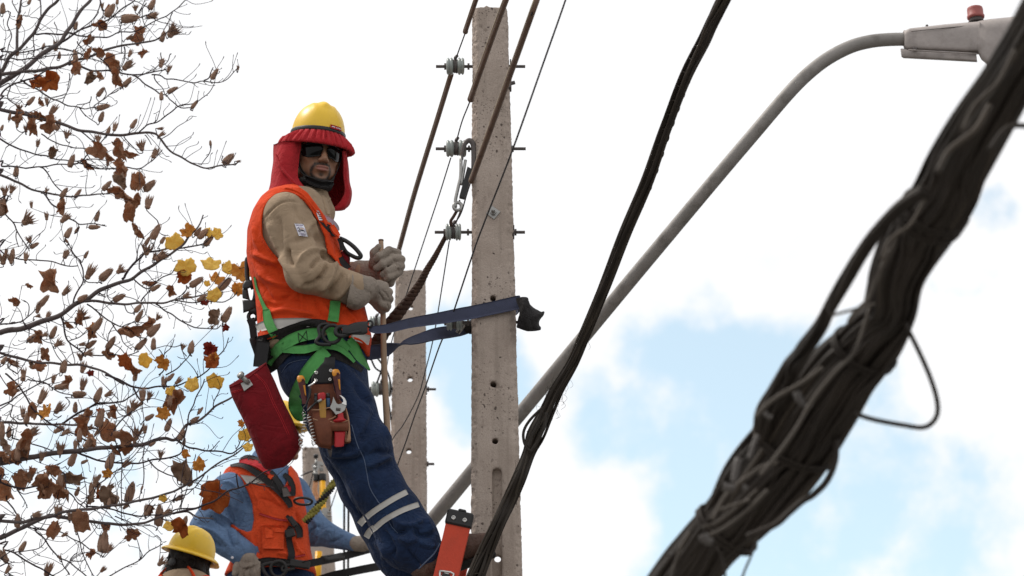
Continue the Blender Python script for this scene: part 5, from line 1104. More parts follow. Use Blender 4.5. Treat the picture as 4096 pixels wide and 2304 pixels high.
# ------------------------------------------------------------------ the main worker
Y0 = 11.30
def q(x, y, d=0.): return W(x, y, Y0+d)
S0 = pxm(Y0)
wk = empty('person', q(1500, 2250, 0), 'worker with red neck shade, yellow helmet and dark glasses, strapped to the nearest pole', 'person')
H1 = Head(1266, 620, Y0-.01, math.radians(20), math.radians(-8), math.radians(3), sc=1.08)
trunk = Trunk([(765,1120,1262,.08,0),(790,1078,1290,.14,0),(820,1050,1310,.18,0),(870,1022,1325,.205,0),(940,1000,1346,.21,0),(1020,996,1364,.20,0),(1100,1010,1396,.185,0),(1190,1034,1440,.175,0),(1270,1040,1458,.17,0),(1350,1042,1474,.175,0),(1425,1046,1468,.175,0)], Y0)
sh, el, wr = q(1142,868,-.165), q(1222,1092,-.215), q(1405,1152,-.165)
sh2, el2, wr2 = q(1250,885,.15), q(1330,1120,.21), q(1452,1098,.10)
def arm_n(P, k=0.): return smin(smin(rc(P, sh, el, .080+k, .070+k, .95), rc(P, el, wr, .070+k, .062+k, .95), .03), ell(P, q(1150,850,-.15), (.085+k,.075+k,.085+k)), .03)
def arm_f(P, k=0.): return smin(rc(P, sh2, el2, .075+k, .062+k), rc(P, el2, wr2, .062+k, .052+k), .03)
def shirt_f(P):
    d = smin(trunk(P, -.006), arm_n(P), .022); d = smin(d, arm_f(P), .03)
    col = smax(rc(P, q(1250,785,-.01), q(1262,850,-.0), .060, .074), -(P[:,2]-q(0,905)[2]), .01); return smin(d, col, .02)
SV, SF = sdf_mesh(shirt_f, (q(960,0)[0], Y0-.33, q(0,1440)[2]), (q(1500,0)[0], Y0+.33, q(0,735)[2]), .0052)
SV = wrinkle(SV, SF, .0022, 13, (1,1,.6))
SV = folds(SV, SF, [(p_, a_*1.5, s_) for p_, a_, s_ in [(mp(c2,[(180,300),(250,215),(330,150),(420,130),(500,150)]), -.004, 4), (mp(c2,[(345,575),(380,640),(430,720),(480,800),(540,860)]), .014, 16), (mp(c2,[(400,520),(400,590),(440,680)]), -.012, 10),
    (mp(c2,[(720,560),(650,540),(560,560),(480,640)]), .010, 12), (mp(c2,[(720,600),(640,620),(580,700)]), -.010, 9), (mp(c2,[(800,640),(770,720),(740,800),(650,880)]), .013, 12), (mp(c2,[(740,640),(700,720),(640,800)]), -.010, 10),
    (mp(c2,[(860,700),(830,780),(760,860),(700,910)]), -.009, 9), (mp(c2,[(900,740),(880,830),(830,900),(760,950)]), .010, 12), (mp(c2,[(620,280),(560,360),(540,440)]), .005, 14), (mp(c2,[(700,480),(600,430),(520,440),(420,480)]), -.006, 14),
    (mp(c2,[(300,250),(330,350),(330,480),(350,560)]), -.006, 14), (mp(c2,[(240,300),(270,420),(330,560)]), .006, 16), (mp(c2,[(560,190),(600,300),(650,420)]), .005, 10), (mp(c2,[(450,160),(480,260),(560,330)]), -.004, 12), (mp(c2,[(500,830),(600,820),(680,760)]), -.008, 10), (mp(c2,[(930,860),(880,930),(800,980)]), -.008, 8)]])
add('shirt', (SV, SF), M['shirt'], wk)
# vest
hole = mp(c2, [(182,300),(196,220),(240,135),(300,85),(380,66),(450,84),(530,130),(590,210),(640,290),(700,420),(725,560),(800,640),(760,800),(600,900),(470,780),(360,660),(250,540),(190,430)])
neck = [(1150,700),(1196,748),(1230,772),(1262,812),(1296,862),(1312,892),(1420,860),(1400,700)]
hem = [(960,1376),(1035,1372),(1090,1352),(1160,1318),(1230,1302),(1300,1312),(1350,1330),(1400,1350),(1440,1385),(1470,1428),(1560,1440),(1560,1500),(960,1500)]
def vest_f(P):
    d = trunk(P, .009)
    sx = np.clip(P[:,1]-(Y0-.02), 0, 1)*40        # the near armhole only; far side gets the same opening behind
    d = np.maximum(d, -polymask(P, hole)/S0); d = np.maximum(d, -polymask(P, neck)/S0); return np.maximum(d, -polymask(P, hem)/S0)
VV, VF = sdf_mesh(vest_f, (q(960,0)[0], Y0-.26, q(0,1450)[2]), (q(1500,0)[0], Y0+.26, q(0,725)[2]), .0048, smooth=1)
VV = wrinkle(VV, VF, .0025, 10, (1,1,.7), off=3)
VV = folds(VV, VF, [(p_, a_*1.5 if a_ > 0 else a_*.75, s_) for p_, a_, s_ in [(mp(c2,[(90,600),(180,660),(280,680),(380,760)]), -.009, 9), (mp(c2,[(110,560),(220,610),(330,660)]), .010, 14), (mp(c2,[(150,800),(200,850),(260,940),(350,950),(440,900)]), -.010, 10), (mp(c2,[(140,700),(230,780),(330,820),(480,860)]), .009, 14),
    (mp(c2,[(200,980),(300,1000),(420,960),(560,990)]), -.008, 10), (mp(c2,[(240,1060),(380,1040),(500,1060),(640,1080)]), .008, 12), (mp(c2,[(630,960),(660,1040),(720,1120)]), -.008, 7), (mp(c2,[(700,1000),(730,1060),(790,1100)]), .007, 9),
    (mp(c2,[(860,1040),(930,1080),(1000,1120)]), -.008, 9), (mp(c2,[(840,1000),(900,1060),(960,1140)]), .007, 9), (mp(c2,[(110,330),(130,450),(180,560)]), .005, 12), (mp(c2,[(490,860),(495,960),(500,1080)]), -.003, 4), (mp(c2,[(700,560),(740,620),(760,700)]), .006, 10),
    (mp(c2,[(900,1260),(980,1290),(1050,1350)]), .007, 9), (mp(c2,[(960,1280),(1000,1340),(1040,1400)]), -.006, 7), (mp(c2,[(760,400),(790,480),(800,600)]), -.006, 8)]])
vest = add('vest', (VV, VF), M['vest'], wk)
def rim(pts, r=.0042, bv=None, lift=.001):
    pix = np.array(cr(pts, 5))[:,None,:]; G = on_cloth(pix, bv, lift, sm=1)[:,0]; return tube(G, r, 8)
bvV = bvh_of((VV, VF)); bvAll = bvh_of((VV, VF), (SV, SF))
add('armhole_binding', rim(mp(c2,[(600,900),(470,785),(360,668),(250,545),(184,430),(174,310),(188,215),(235,128),(300,76),(380,56),(455,74),(540,124),(600,210),(650,295)]), .0040, bvV, .0), M['vest'], wk)
add('neck_binding', rim([(1140,752),(1180,762),(1212,782),(1250,828),(1290,880),(1306,905)], .0045, bvV, .0), M['vest'], wk)
add('vest_hem', rim([(1034,1370),(1060,1366),(1080,1358)], .004, bvV, 0), M['vest'], wk)
# trousers
hips = Trunk([(1330,1070,1460,.15,0),(1400,1086,1466,.17,0),(1460,1104,1466,.175,0),(1530,1120,1472,.17,0),(1600,1150,1480,.15,0)], Y0)
def leg(P, pts, rad, ys=.95): return chain(P, pts, rad, .04, ys)
Ln = [q(1300,1500,-.085), q(1375,1650,-.10), q(1438,1788,-.115), q(1501,1940,-.095), q(1580,2060,-.085), q(1638,2165,-.075), q(1692,2225,-.07)]
Rn = [.112,.114,.110,.094,.092,.103,.078]
Lf = [q(1262,1500,.09), q(1335,1660,.10), q(1394,1800,.10), q(1455,1946,.10), q(1526,2075,.10), q(1590,2190,.10), q(1650,2300,.10)]
Rf = [.110,.104,.096,.089,.088,.092,.078]
def trou_f(P):
    d = hips(P, 0., .02, .06); d = smin(d, leg(P, Ln, Rn), .045); return smin(d, leg(P, Lf, Rf), .02)
TV, TF = sdf_mesh(trou_f, (q(1040,0)[0], Y0-.30, q(0,2440)[2]), (q(1820,0)[0], Y0+.30, q(0,1325)[2]), .0056)
TV = wrinkle(TV, TF, .0035, 8, (1,1,1), off=6)
TV = folds(TV, TF, [(mp(c4,[(0,330),(100,345),(220,345),(330,320),(380,250)]), -.012, 12), (mp(c4,[(20,280),(140,290),(260,280),(340,230)]), .012, 14), (mp(c4,[(640,290),(560,330),(470,380),(380,400)]), .013, 15), (mp(c4,[(680,250),(600,270),(500,260),(420,300)]), -.010, 12),
    (mp(c4,[(420,20),(400,100),(330,170)]), -.009, 12), (mp(c4,[(660,130),(600,90),(560,0)]), .010, 14), (mp(c4,[(640,360),(560,400),(480,420)]), -.009, 12), (mp(c4,[(100,420),(190,600),(300,800),(400,930)]), -.011, 9), (mp(c4,[(400,400),(440,520),(500,640)]), -.005, 10),
    (mp(c4,[(620,900),(640,1000),(720,1040),(800,1000)]), -.014, 12), (mp(c4,[(640,880),(740,960),(860,960),(950,900)]), .014, 14), (mp(c4,[(860,980),(900,1060),(1000,1060),(1090,1010)]), -.013, 12), (mp(c4,[(700,1080),(800,1120),(880,1080)]), .015, 14),
    (mp(c4,[(560,1000),(620,1120),(660,1200),(640,1280)]), -.013, 12), (mp(c4,[(780,1180),(840,1260),(930,1360)]), -.008, 8), (mp(c4,[(960,880),(1010,1000),(1080,1060)]), .010, 12), (mp(c4,[(480,1100),(560,1200),(580,1300)]), .012, 14), (mp(c4,[(900,1120),(980,1160),(1060,1160)]), .010, 12),
    (mp(c3,[(520,500),(600,430),(720,410)]), -.005, 6), (mp(c3,[(1000,440),(1060,520),(1180,640),(1260,760)]), .008, 16), (mp(c3,[(1120,600),(1160,700),(1270,790)]), -.009, 12), (mp(c3,[(1290,840),(1230,960),(1150,1080)]), -.010, 12)])
add('trousers', (TV, TF), M['jean'], wk)
bvT = bvh_of((TV, TF))
for pts, wd in ((mp(c4,[(395,885),(480,820),(580,755),(680,695),(788,640)]), 23), (mp(c4,[(478,990),(560,920),(640,870),(760,810),(900,760)]), 22), (mp(c4,[(330,955),(355,925),(388,890)]), 26), (mp(c4,[(395,1080),(430,1020),(475,985)]), 26)):
    add('reflective_band', drape(pts, wd, bvT, .0035, .002, 5, 8), M['tape'], wk)
add('side_seam', rim(mp(c4,[(255,0),(310,190),(372,320),(400,450),(430,600),(500,720),(530,760)]), .0016, bvT, .0005), M['thread'], wk)
add('side_seam', rim(mp(c4,[(590,860),(630,960),(700,1040)]), .0014, bvT, .0005), M['thread'], wk)
add('side_seam', rim(mp(c4,[(0,290),(95,400),(200,590),(330,850)]), .0012, bvT, .0005), M['thread'], wk)
add('pocket_seam', rim(mp(c3,[(510,520),(560,450),(640,420),(720,410)]), .0012, bvT, .0005), M['thread'], wk)
add('cuff_fray', rim(mp(c4,[(1100,1140),(1050,1230),(960,1320),(900,1380)]), .003, bvT, .001), M['thread'], wk)
# boots
def boot_f(P):
    d = chain(P, [q(1700,2262,-.07), q(1760,2232,-.06), q(1850,2192,-.055), q(1935,2170,-.05)], [.055,.050,.046,.036], .03, .85)
    d = smin(d, rc(P, q(1650,2210,-.07), q(1715,2262,-.07), .055, .055), .03); s0, s1 = q(1700,2330,-.05), q(1965,2232,-.05)
    n = nrm(np.cross(s1-s0, [0,1,0])); n = n if n[2] > 0 else -n; return smax(d, -((P-s0) @ n), .008)
BV, BF = sdf_mesh(boot_f, (q(1590,0)[0], Y0-.16, q(0,2360)[2]), (q(2010,0)[0], Y0+.06, q(0,2080)[2]), .0045)
BV = wrinkle(BV, BF, .0015, 22, off=2)
bt = add('boot', (BV, BF), M['boot'], wk)
def slab_sole(P): 
    s0, s1 = q(1690,2322,-.055), q(1972,2218,-.05); return rc(P*1., s0, s1, .018, .012, .35)
LV_, LF_ = sdf_mesh(slab_sole, (q(1640,0)[0], Y0-.14, q(0,2360)[2]), (q(2020,0)[0], Y0+.05, q(0,2170)[2]), .005)
add('sole', (LV_, LF_), M['sole'], bt); add('toe_cap', loft([((1905,2138),(1915,2228),-.05,.030),((1930,2136),(1945,2232),-.05,.040),((1955,2150),(1968,2228),-.05,.034),((1968,2168),(1978,2215),-.05,.018)], 18, Y0, 3), M['sole'], bt)
b2_ = add('boot', sdf_mesh(lambda P: smin(rc(P, q(1625,2330,.10), q(1660,2440,.10), .056, .052), rc(P, q(1665,2445,.10), q(1850,2440,.12), .05, .036), .03), (q(1540,0)[0], Y0-.0, q(0,2520)[2]), (q(1930,0)[0], Y0+.22, q(0,2260)[2]), .007), M['boot'], wk)
# head, face, neck
hm = head_mesh(H1); 
def body_f(P):
    nk = rc(P, H1.wld((0,-.025,-.08)), q(1228,850,.01), .058, .066); d = smin(trunk(P, -.03), nk, .04)
    d = smin(d, smin(rc(P, sh, el, .055, .045), rc(P, el, wr, .045, .035), .02), .03); d = smin(d, smin(rc(P, sh2, el2, .052, .042), rc(P, el2, wr2, .042, .032), .02), .03)
    d = smin(d, hips(P, -.02), .03); d = smin(d, leg(P, Ln, [r*.74 for r in Rn]), .03); return smin(d, leg(P, Lf, [r*.74 for r in Rf]), .02)
bm = sdf_mesh(body_f, (q(960,0)[0], Y0-.32, q(0,2430)[2]), (q(1820,0)[0], Y0+.33, q(0,700)[2]), .011)
body_object(wk, hm, bm)
helmet(wk, H1, M['helmet'], z0=.074, rx=.0945, ry=.109, rz=.113, brim=False)
# black elastic band, maker's tab, gathered brim and hanging skirt of the neck shade
A = np.linspace(0, 2*math.pi, 241)[:-1]
def ring(rx, ry, z, gather=0., n=A): 
    g = gather*(np.sin(n*34+1.6*np.sin(n*5)) + .6*np.sin(n*57+2+np.sin(n*3))); return np.stack([(rx+g)*np.sin(n), (ry+g)*np.cos(n)-.010, z+0*n], -1)
def ringmesh(rows, closed=True):
    V = H1.wld(np.vstack(rows)); n = len(rows[0]); Fc = grid_faces(len(rows), n, wrap=True)
    if closed: Fc += [((len(rows)-1)*n+j, (len(rows)-1)*n+(j+1) % n, (j+1) % n, j) for j in range(n)]
    return V, Fc
shd = empty('sun_shade', H1.wld((0,0,0)), None, None); shd.parent = wk; shd.location = Vector(H1.O - ORG[wk.name]); ORG[shd.name] = H1.O
def addS(name, geo, m, **k): return add(name, geo, m, shd, **k)
addS('elastic_band', ringmesh([ring(.0975,.1125,.068), ring(.0985,.1135,.0725), ring(.098,.113,.0805), ring(.0965,.1115,.0835), ring(.0935,.109,.082), ring(.0935,.109,.068)]), M['black'])
zf = lambda n: 0*n
br = [ring(.0975,.1125,.070), ring(.1025,.117,.063,.0040), ring(.111,.124,.053,.0058), ring(.120,.131,.042,.0062), ring(.128,.137,.031,.0050), ring(.1345,.142,.021,.0028), ring(.1345,.141,.015,.0012), ring(.128,.135,.013,.0008), ring(.120,.128,.020), ring(.108,.118,.040), ring(.098,.111,.062)]
for r_ in br[3:9]: r_[:,2] += .007*(1-np.cos(A))
addS('gathered_brim', ringmesh(br), M['shade'])
tt = np.linspace(.12,.62,14); lab = lambda z, r: np.stack([(.0975+r)*np.sin(tt), (.1125+r)*np.cos(tt)-.01, z+.018+0*tt], -1)
addS('label_tab', slab(H1.wld(np.stack([lab(.062,.003), lab(.067,.002), lab(.0755,-.001)])), .002), M['shade'])
tt = np.linspace(.16,.30,8); addS('label_print', slab(H1.wld(np.stack([lab(.0675,.0035), lab(.0705,.003)])), .001), M['label'])
for t0 in (.36,.41,.46,.51,.56): tt = np.linspace(t0, t0+.03, 3); addS('label_letter', slab(H1.wld(np.stack([lab(.0665,.0038), lab(.0705,.003)])), .001), M['label'])
cols = [[(1206,560,-.095),(1194,655,-.105),(1190,705,-.11),(1212,740,-.115),(1234,768,-.11),(1225,782,-.10)],
        [(1168,570,-.125),(1158,655,-.135),(1150,705,-.14),(1160,742,-.15),(1185,772,-.15),(1190,785,-.14)],
        [(1122,566,-.11),(1115,655,-.13),(1112,705,-.14),(1112,740,-.15),(1125,768,-.16),(1130,782,-.15)],
        [(1098,578,-.05),(1099,640,-.075),(1090,700,-.09),(1086,735,-.10),(1080,768,-.11),(1079,782,-.11)],
        [(1100,574,.06),(1102,660,.06),(1096,710,.06),(1092,745,.06),(1086,785,.05),(1084,800,.05)],
        [(1180,570,.15),(1180,660,.16),(1180,720,.165),(1180,770,.17),(1180,820,.17),(1180,840,.17)],
        [(1300,570,.15),(1300,660,.165),(1305,720,.17),(1308,770,.175),(1310,815,.17),(1310,838,.165)],
        [(1368,590,.08),(1384,650,.09),(1392,720,.10),(1399,770,.105),(1392,815,.10),(1375,838,.09)],
        [(1382,600,-.02),(1388,650,-.0),(1394,720,.02),(1400,775,.03),(1380,820,.03),(1345,842,.03)],
        [(1368,600,-.06),(1374,650,-.03),(1378,715,-.0),(1378,770,.01),(1350,815,.01),(1318,842,.01)]]
C_s = np.array([[q(*p) for p in c] for c in cols]); 
addS('neck_skirt', sheet(C_s, 7, 6, .004, .004, 11), M['shade'])
addS('skirt_fold', tube(cr([q(*p) for p in ((1102,612,-.115),(1118,655,-.135),(1140,690,-.148),(1168,720,-.158),(1192,745,-.160))], 5), [.002,.005,.006,.005,.002], 8), M['shade'])
# sunglasses: two wrapped lenses, bridge and temples
gl = empty('sunglasses', H1.wld((0,.1,0)), None, None); gl.parent = wk; gl.location = Vector(H1.wld((0,.1,0)) - ORG[wk.name]); ORG[gl.name] = H1.wld((0,.1,0))
def lens(sg):
    U = np.linspace(0, 1, 16); Vv = np.linspace(0, 1, 9); G = []
    for u in U:
        an = .13 + u*.95; x = sg*(.0845*math.sin(an) - .003); y = -.010 + .122*math.cos(an*.93) ; top = .019 - .004*u; bot = -.036 + .0*u + .012*(1-u)**3 + .016*max(0, u-.55)**1.3*2
        w_ = min(1, (u*8)**.5, ((1-u)*7+.35)**.5) if True else 1; mid = (top+bot)/2
        G.append([(x, y + .004*math.sin(v*math.pi), mid + (top-mid)*w_*(1-2*v)*1.0) for v in Vv])
    return slab(H1.wld(np.array(G)), .0022)
for sg in (-1, 1): add('lens', lens(sg), M['lens'], gl)
for sg in (-1, 1): add('temple', tube(cr(H1.wld([(sg*.068,.052,.012),(sg*.078,.02,.010),(sg*.080,-.02,.008)]), 4), .0035, 6), M['black'], gl)
add('brow_bar', tube(cr(H1.wld([(-.070,.050,.014),(-.052,.082,.018),(-.028,.105,.018),(0,.112,.015),(.028,.105,.018),(.052,.082,.018),(.070,.050,.014)]), 5), .0030, 8), M['black'], gl)
# chin strap and padded cup
cs = [(-.083,.030,.03),(-.078,.036,-.03),(-.064,.046,-.072),(-.040,.078,-.108),(0,.100,-.121),(.040,.078,-.108),(.064,.046,-.072),(.078,.036,-.03),(.083,.030,.03)]
Pq = cr(H1.wld(cs), 6); add('chin_strap', strap(Pq, .016, H1.R[:,1]*.8+H1.R[:,2]*.6, .003), M['black'], wk)
Pq = cr(H1.wld([(-.056,.045,-.085),(-.040,.070,-.116),(0,.090,-.131),(.040,.070,-.116),(.056,.045,-.085)]), 6); add('chin_cup', strap(Pq, np.array([.02,.034,.040,.034,.02]).repeat(5)[:25] if len(Pq) == 25 else .034, H1.R[:,1]*.9-H1.R[:,2]*.45, .006, 8), M['pad'], wk)
add('chin_cord', tube(cr(H1.wld([(-.074,.045,-.06),(-.060,.066,-.092),(-.03,.094,-.108),(.02,.100,-.112),(.05,.078,-.104)]), 5), .0022, 6), M['black'], wk)
add('under_chin_piece', sdf_mesh(lambda P: smax(ell(H1.loc(P), (0,.022,-.112), (.064,.066,.034)), -(ell(H1.loc(P), (0,.03,-.06), (.05,.05,.05))), .01), H1.O-.2, H1.O+.16, .0042), M['pad'], wk)  # black form filling the space under the chin
# collar flap, lanyard, id label, sleeve patch
add('collar_stand', tube(cr([q(*p) for p in ((1196,776,-.02),(1210,792,-.062),(1240,808,-.085),(1272,812,-.085),(1300,806,-.062),(1312,794,-.02))], 5), .006, 8, flat=2.0), M['shirt'], wk)
add('shirt_placket', strap(cr([q(*p) for p in ((1276,806,-.092),(1290,840,-.10),(1306,872,-.112))], 4), .026, (1,0,.25), .004), M['shirt'], wk)
for y_ in (822, 852): add('shirt_button', lathe([(.0045,0),(.0045,.002),(.003,.003)], q(1272+y_*.0+ (y_-806)*.42, y_, -.106), (0,-1,-.1), 12), M['glove'], wk)
add('collar_flap', sheet([[q(1262,800,-.075),q(1275,838,-.085),q(1298,868,-.10)],[q(1290,782,-.08),q(1300,822,-.10),q(1312,858,-.11)],[q(1308,790,-.05),q(1316,826,-.07),q(1322,856,-.09)]], 4, 4, .003), M['shirt'], wk)
lan = cr([q(*p) for p in ((1216,775,-.10),(1238,802,-.13),(1262,838,-.15),(1290,862,-.15),(1318,876,-.14),(1340,898,-.12),(1350,912,-.10),(1349,926,-.09),(1336,928,-.08))], 5)
add('neck_ribbon', strap(lan, np.interp(np.linspace(0,1,len(lan)), [0,.3,.6,.8,1], [.006,.010,.016,.013,.008]), nrm([.4,-.5,.8]), .0015), M['lanyard'], wk)
add('name_tag', patch(mp(c2,[(625,205),(655,215),(685,292),(655,292)]), bvV, 6, 4, .004, .0015), M['label'], wk)
for k in range(4): yk = 222+k*17; add('tag_print', patch(mp(c2,[(636+k*6,yk),(660+k*6,yk+2),(664+k*6,yk+8),(640+k*6,yk+6)]), bvV, 3, 3, .0055, .0008), M['labelprint'], wk)
pcn = mp(c2, [(449,318),(525,322),(565,428),(487,420)])
def pbi(u, v): a_, b_, c_, d_ = [np.array(t) for t in pcn]; return tuple((1-v)*((1-u)*a_+u*b_)+v*((1-u)*d_+u*c_))
def prect(u0, v0, u1, v1): return [pbi(u0,v0), pbi(u1,v0), pbi(u1,v1), pbi(u0,v1)]
bvS = bvh_of((SV, SF))
pt = add('sleeve_patch', patch(pcn, bvS, 9, 9, .0035, .0015), M['label'], wk)
def pp_(u0,v0,u1,v1,m): add('patch_print', patch(prect(u0,v0,u1,v1), bvS, 3, 3, .0052, .0008, 0), m, pt)
pp_(.12,.10,.42,.155,M['labelprint3']); pp_(.48,.10,.90,.155,M['labelprint3'])
pp_(.12,.80,.84,.845,M['labelprint3']); pp_(.28,.90,.80,.935,M['labelprint3'])
def pstroke(uv, w_, m): add('patch_print', rim([pbi(*t) for t in uv], w_, bvS, .0050), m, pt)
pstroke([(.5+.44*math.cos(t), .50+.24*math.sin(t)) for t in np.linspace(0, 6.28, 17)], .0006, M['labelprint3'])
pstroke([(.20,.38),(.30,.35),(.38,.40),(.38,.50),(.36,.60),(.26,.62),(.20,.57),(.25,.51),(.37,.50)], .0011, M['labelprint'])
pstroke([(.46,.60),(.48,.51),(.54,.50),(.57,.60)], .0011, M['labelprint']); pstroke([(.57,.60),(.59,.51),(.65,.50),(.68,.60)], .0011, M['labelprint']); pstroke([(.68,.60),(.72,.51),(.79,.51),(.82,.61)], .0011, M['labelprint'])
for u in (.47,.56,.65,.74): pp_(u,.36,u+.06,.44,M['labelprint2'])
# dark opening, chest clip and the oval ring at the chest
add('vest_placket', patch(mp(c2,[(655,300),(745,330),(830,430),(760,420)]), bvV, 7, 7, .003, .002), M['pad'], wk)
add('vest_pocket_flap', sheet([[q(*c2(740,345),-.155),q(*c2(770,395),-.16),q(*c2(815,435),-.155)],[q(*c2(775,330),-.14),q(*c2(800,365),-.145),q(*c2(826,415),-.135)]], 4, 4, .006), M['vest'], wk)
ringc = cr([q(*c2(*p), -.12+.02*i/8) for i, p in enumerate([(825,440),(880,465),(940,510),(985,560),(1000,590),(975,605),(925,585),(880,555),(845,500)])], 5)
add('chest_ring', tube(ringc, .0085, 8, flat=.8), M['black'], wk)
add('chest_strap', strap(cr([q(*c2(*p), -.13) for p in ((822,440),(838,480),(850,540))], 4), .018, (1,0,0), .004), M['blackweb'], wk)
add('red_clip', loft([(c2(832,560),c2(850,545),-.09,.012),(c2(835,610),c2(905,590),-.09,.016),(c2(850,650),c2(912,620),-.09,.016),(c2(880,690),c2(905,680),-.09,.008)], 14, Y0, 3), M['bag'], wk)
add('clip_webbing', strap(cr([q(*c2(*p), -.13) for p in ((830,600),(850,635),(900,690))], 4), .022, (.7,0,.7), .005), M['blackweb'], wk)
# reflective tape round the vest
add('reflective_band', drape(mp(c2,[(136,1190),(200,1165),(290,1150),(400,1145),(520,1140),(620,1142),(700,1160)]), [33,38,42,42,38,30,20], bvV, .003, .002, 5, 6), M['tape'], wk)
add('reflective_band', drape(mp(c2,[(890,1268),(960,1262),(1020,1272),(1074,1285)]), [12,28,38,40], bvV, .003, .002, 5, 6), M['tape'], wk)
# padded back belt and green harness
bvH = bvh_of((VV, VF), (TV, TF))
hb = empty('harness', q(1300,1350,-.2), None, None); hb.parent = wk; hb.location = Vector(q(1300,1350,-.2) - ORG[wk.name]); ORG[hb.name] = q(1300,1350,-.2)
add('back_pad', drape(mp(c3,[(330,330),(420,290),(520,215),(640,150),(760,110),(880,110)]), [110,95,60,40,34,24], bvH, .012, .014, 7, 6), M['pad'], hb)
add('back_pad', drape(mp(c3,[(340,440),(420,400),(520,340),(620,300),(720,290)]), [110,100,60,40,26], bvH, .006, .012, 7, 6), M['pad'], hb)
add('waist_shadow_band', drape(mp(c3,[(620,350),(760,350),(900,360),(1020,400),(1110,450),(1180,500)]), [26,26,28,30,26,20], bvH, .003, .006, 5, 6), M['pad'], hb)  # black band laid on as painted shadow at the waist
bvP = bvh_of((VV, VF), (TV, TF)); L0 = .022
def gstrap(pts, w_, lift=L0, m='green', name='strap'): return add(name, drape(pts, w_, bvP, lift, .0035, 6, 6, 5), M[m], hb)
gstrap(mp(c2,[(118,760),(135,850),(165,930),(200,1010),(228,1060)]), [8,9,12,16,28], .008)
gstrap(mp(c2,[(215,1030),(232,1120),(262,1190),(310,1260),(368,1325)]), [28,38,38,40,42], .014)
gstrap(mp(c3,[(385,440),(425,380),(490,315),(560,265),(640,225),(740,200),(840,190)]), [44,44,44,46,46,46,42], .024)
gstrap(mp(c3,[(520,345),(600,330),(700,325),(800,305),(900,300),(990,320),(1060,370),(1115,430)]), [8,30,34,28,24,24,20,12], .026)
gstrap(mp(c2,[(790,960),(785,1010),(780,1060),(770,1130)]), [42,42,42,44], .012)
gstrap(mp(c3,[(905,140),(930,180),(960,250),(1010,300),(1060,340)]), [44,48,52,52,40], .016)
gstrap(mp(c3,[(885,335),(830,385),(770,450),(715,520),(680,590)]), [50,50,50,48,46], .024)
gstrap(mp(c3,[(690,560),(650,640),(625,720),(625,800),(660,870),(700,890)]), [44,46,50,56,50,30], .006)
gstrap(mp(c3,[(1060,250),(1110,310),(1150,380),(1190,430),(1240,500)]), [40,44,36,28,8], .010)
gstrap(mp(c3,[(505,275),(520,262)]), [4,4], .03)
st_ = [(mp(c3,[(645,190),(655,265)])),(mp(c3,[(715,172),(725,255)])),(mp(c3,[(645,190),(725,255)])),(mp(c3,[(655,265),(715,172)]))]
for s_ in st_: add('stitch', rim(s_, .0012, bvP, .0275), M['blackweb'], hb)
# big D-ring
rc0 = q(*c3(925,200), -.235); add('d_ring', torus(rc0, (0,1,.15), .0335, .0075, 32, 10), M['black'], hb)
fr_ = [c3(820,150), c3(850,120), c3(900,105)]; fl_ = [c3(790,262), c3(830,285), c3(900,292)]
add('ring_bar', join(tube(cr([q(*t, -.235) for t in (c3(905,118), c3(850,118), c3(818,150), c3(826,215), c3(795,262), c3(830,284), c3(920,286))], 5), .0072, 8), tube([q(*c3(852,165),-.232), q(*c3(858,250),-.232)], .006, 8)), M['black'], hb)
# snap hook
sn = empty('snap_hook', q(*c3(1000,180), -.25), 'black steel snap hook joining the belt ring to the upper navy strap', 'snap hook')
add('hook', tube(cr([q(*c3(*p), -.25) for p in ((1090,150),(1040,140),(990,140),(962,165),(965,200),(1000,215),(1050,205),(1080,190))], 5), .0085, 10), M['black'], sn)
add('hook_body', loft([(c3(1010,140),c3(1015,195),-.25,.010),(c3(1060,125),c3(1065,205),-.25,.014),(c3(1110,105),c3(1115,205),-.25,.015),(c3(1180,95),c3(1190,205),-.25,.015),(c3(1222,95),c3(1222,190),-.25,.012)], 14, Y0, 2, 5), M['black'], sn, sharp=40)
add('gate', tube([q(*c3(1060,195),-.262), q(*c3(1170,175),-.262)], .0065, 8), M['black'], sn)
add('swivel_eye', torus(q(*c3(1240,115), -.25), (.3,1,.1), .0115, .0042, 20, 8), M['black'], sn)
# work-positioning strap round the pole
up = empty('work_strap', q(1560,1312,-.2), 'navy webbing strap from the snap hook round the nearest pole', 'strap')
front = [(1478,1310,-.245),(1500,1318,-.24),(1560,1312,-.20),(1640,1292,-.13),(1750,1274,-.05),(1850,1256,-.0),(1886,1250,.013),(1975,1231,.013),(2062,1212,.013),(2076,1209,.03)]
wds = [24,30,36,40,47,53,54,54,56,54]
Pf = cr([q(*p) for p in front], 8); sd = np.stack([np.zeros(len(Pf)), np.linspace(-.25,0,len(Pf)), np.ones(len(Pf))], 1)
add('webbing', strap(Pf, np.interp(np.linspace(0,1,len(Pf)), np.linspace(0,1,len(wds)), wds)/S0, sd, .0045, 7), M['navy'], up)
Pb = cr([q(*p) for p in ((2076,1209,.05),(2078,1215,.12),(2060,1235,.185),(1980,1268,.19),(1890,1305,.187),(1880,1310,.18))], 6)
add('webbing', strap(Pb, .052, (0,0,1), .0045, 7), M['navy'], up)
Pl = cr([q(*p) for p in ((1884,1310,.18),(1850,1318,.17),(1800,1327,.15),(1740,1337,.12),(1680,1355,.09),(1625,1372,.06),(1570,1392,.04),(1520,1405,.02),(1470,1410,.0),(1440,1400,.0))], 8); t = np.linspace(0, 1, len(Pl))
an = np.interp(t, [0,.3,.55,.62,.72,1], [.1,.25,.9,1.45,2.6,3.0]); sd = np.stack([0*t, np.sin(an), np.cos(an)], 1)
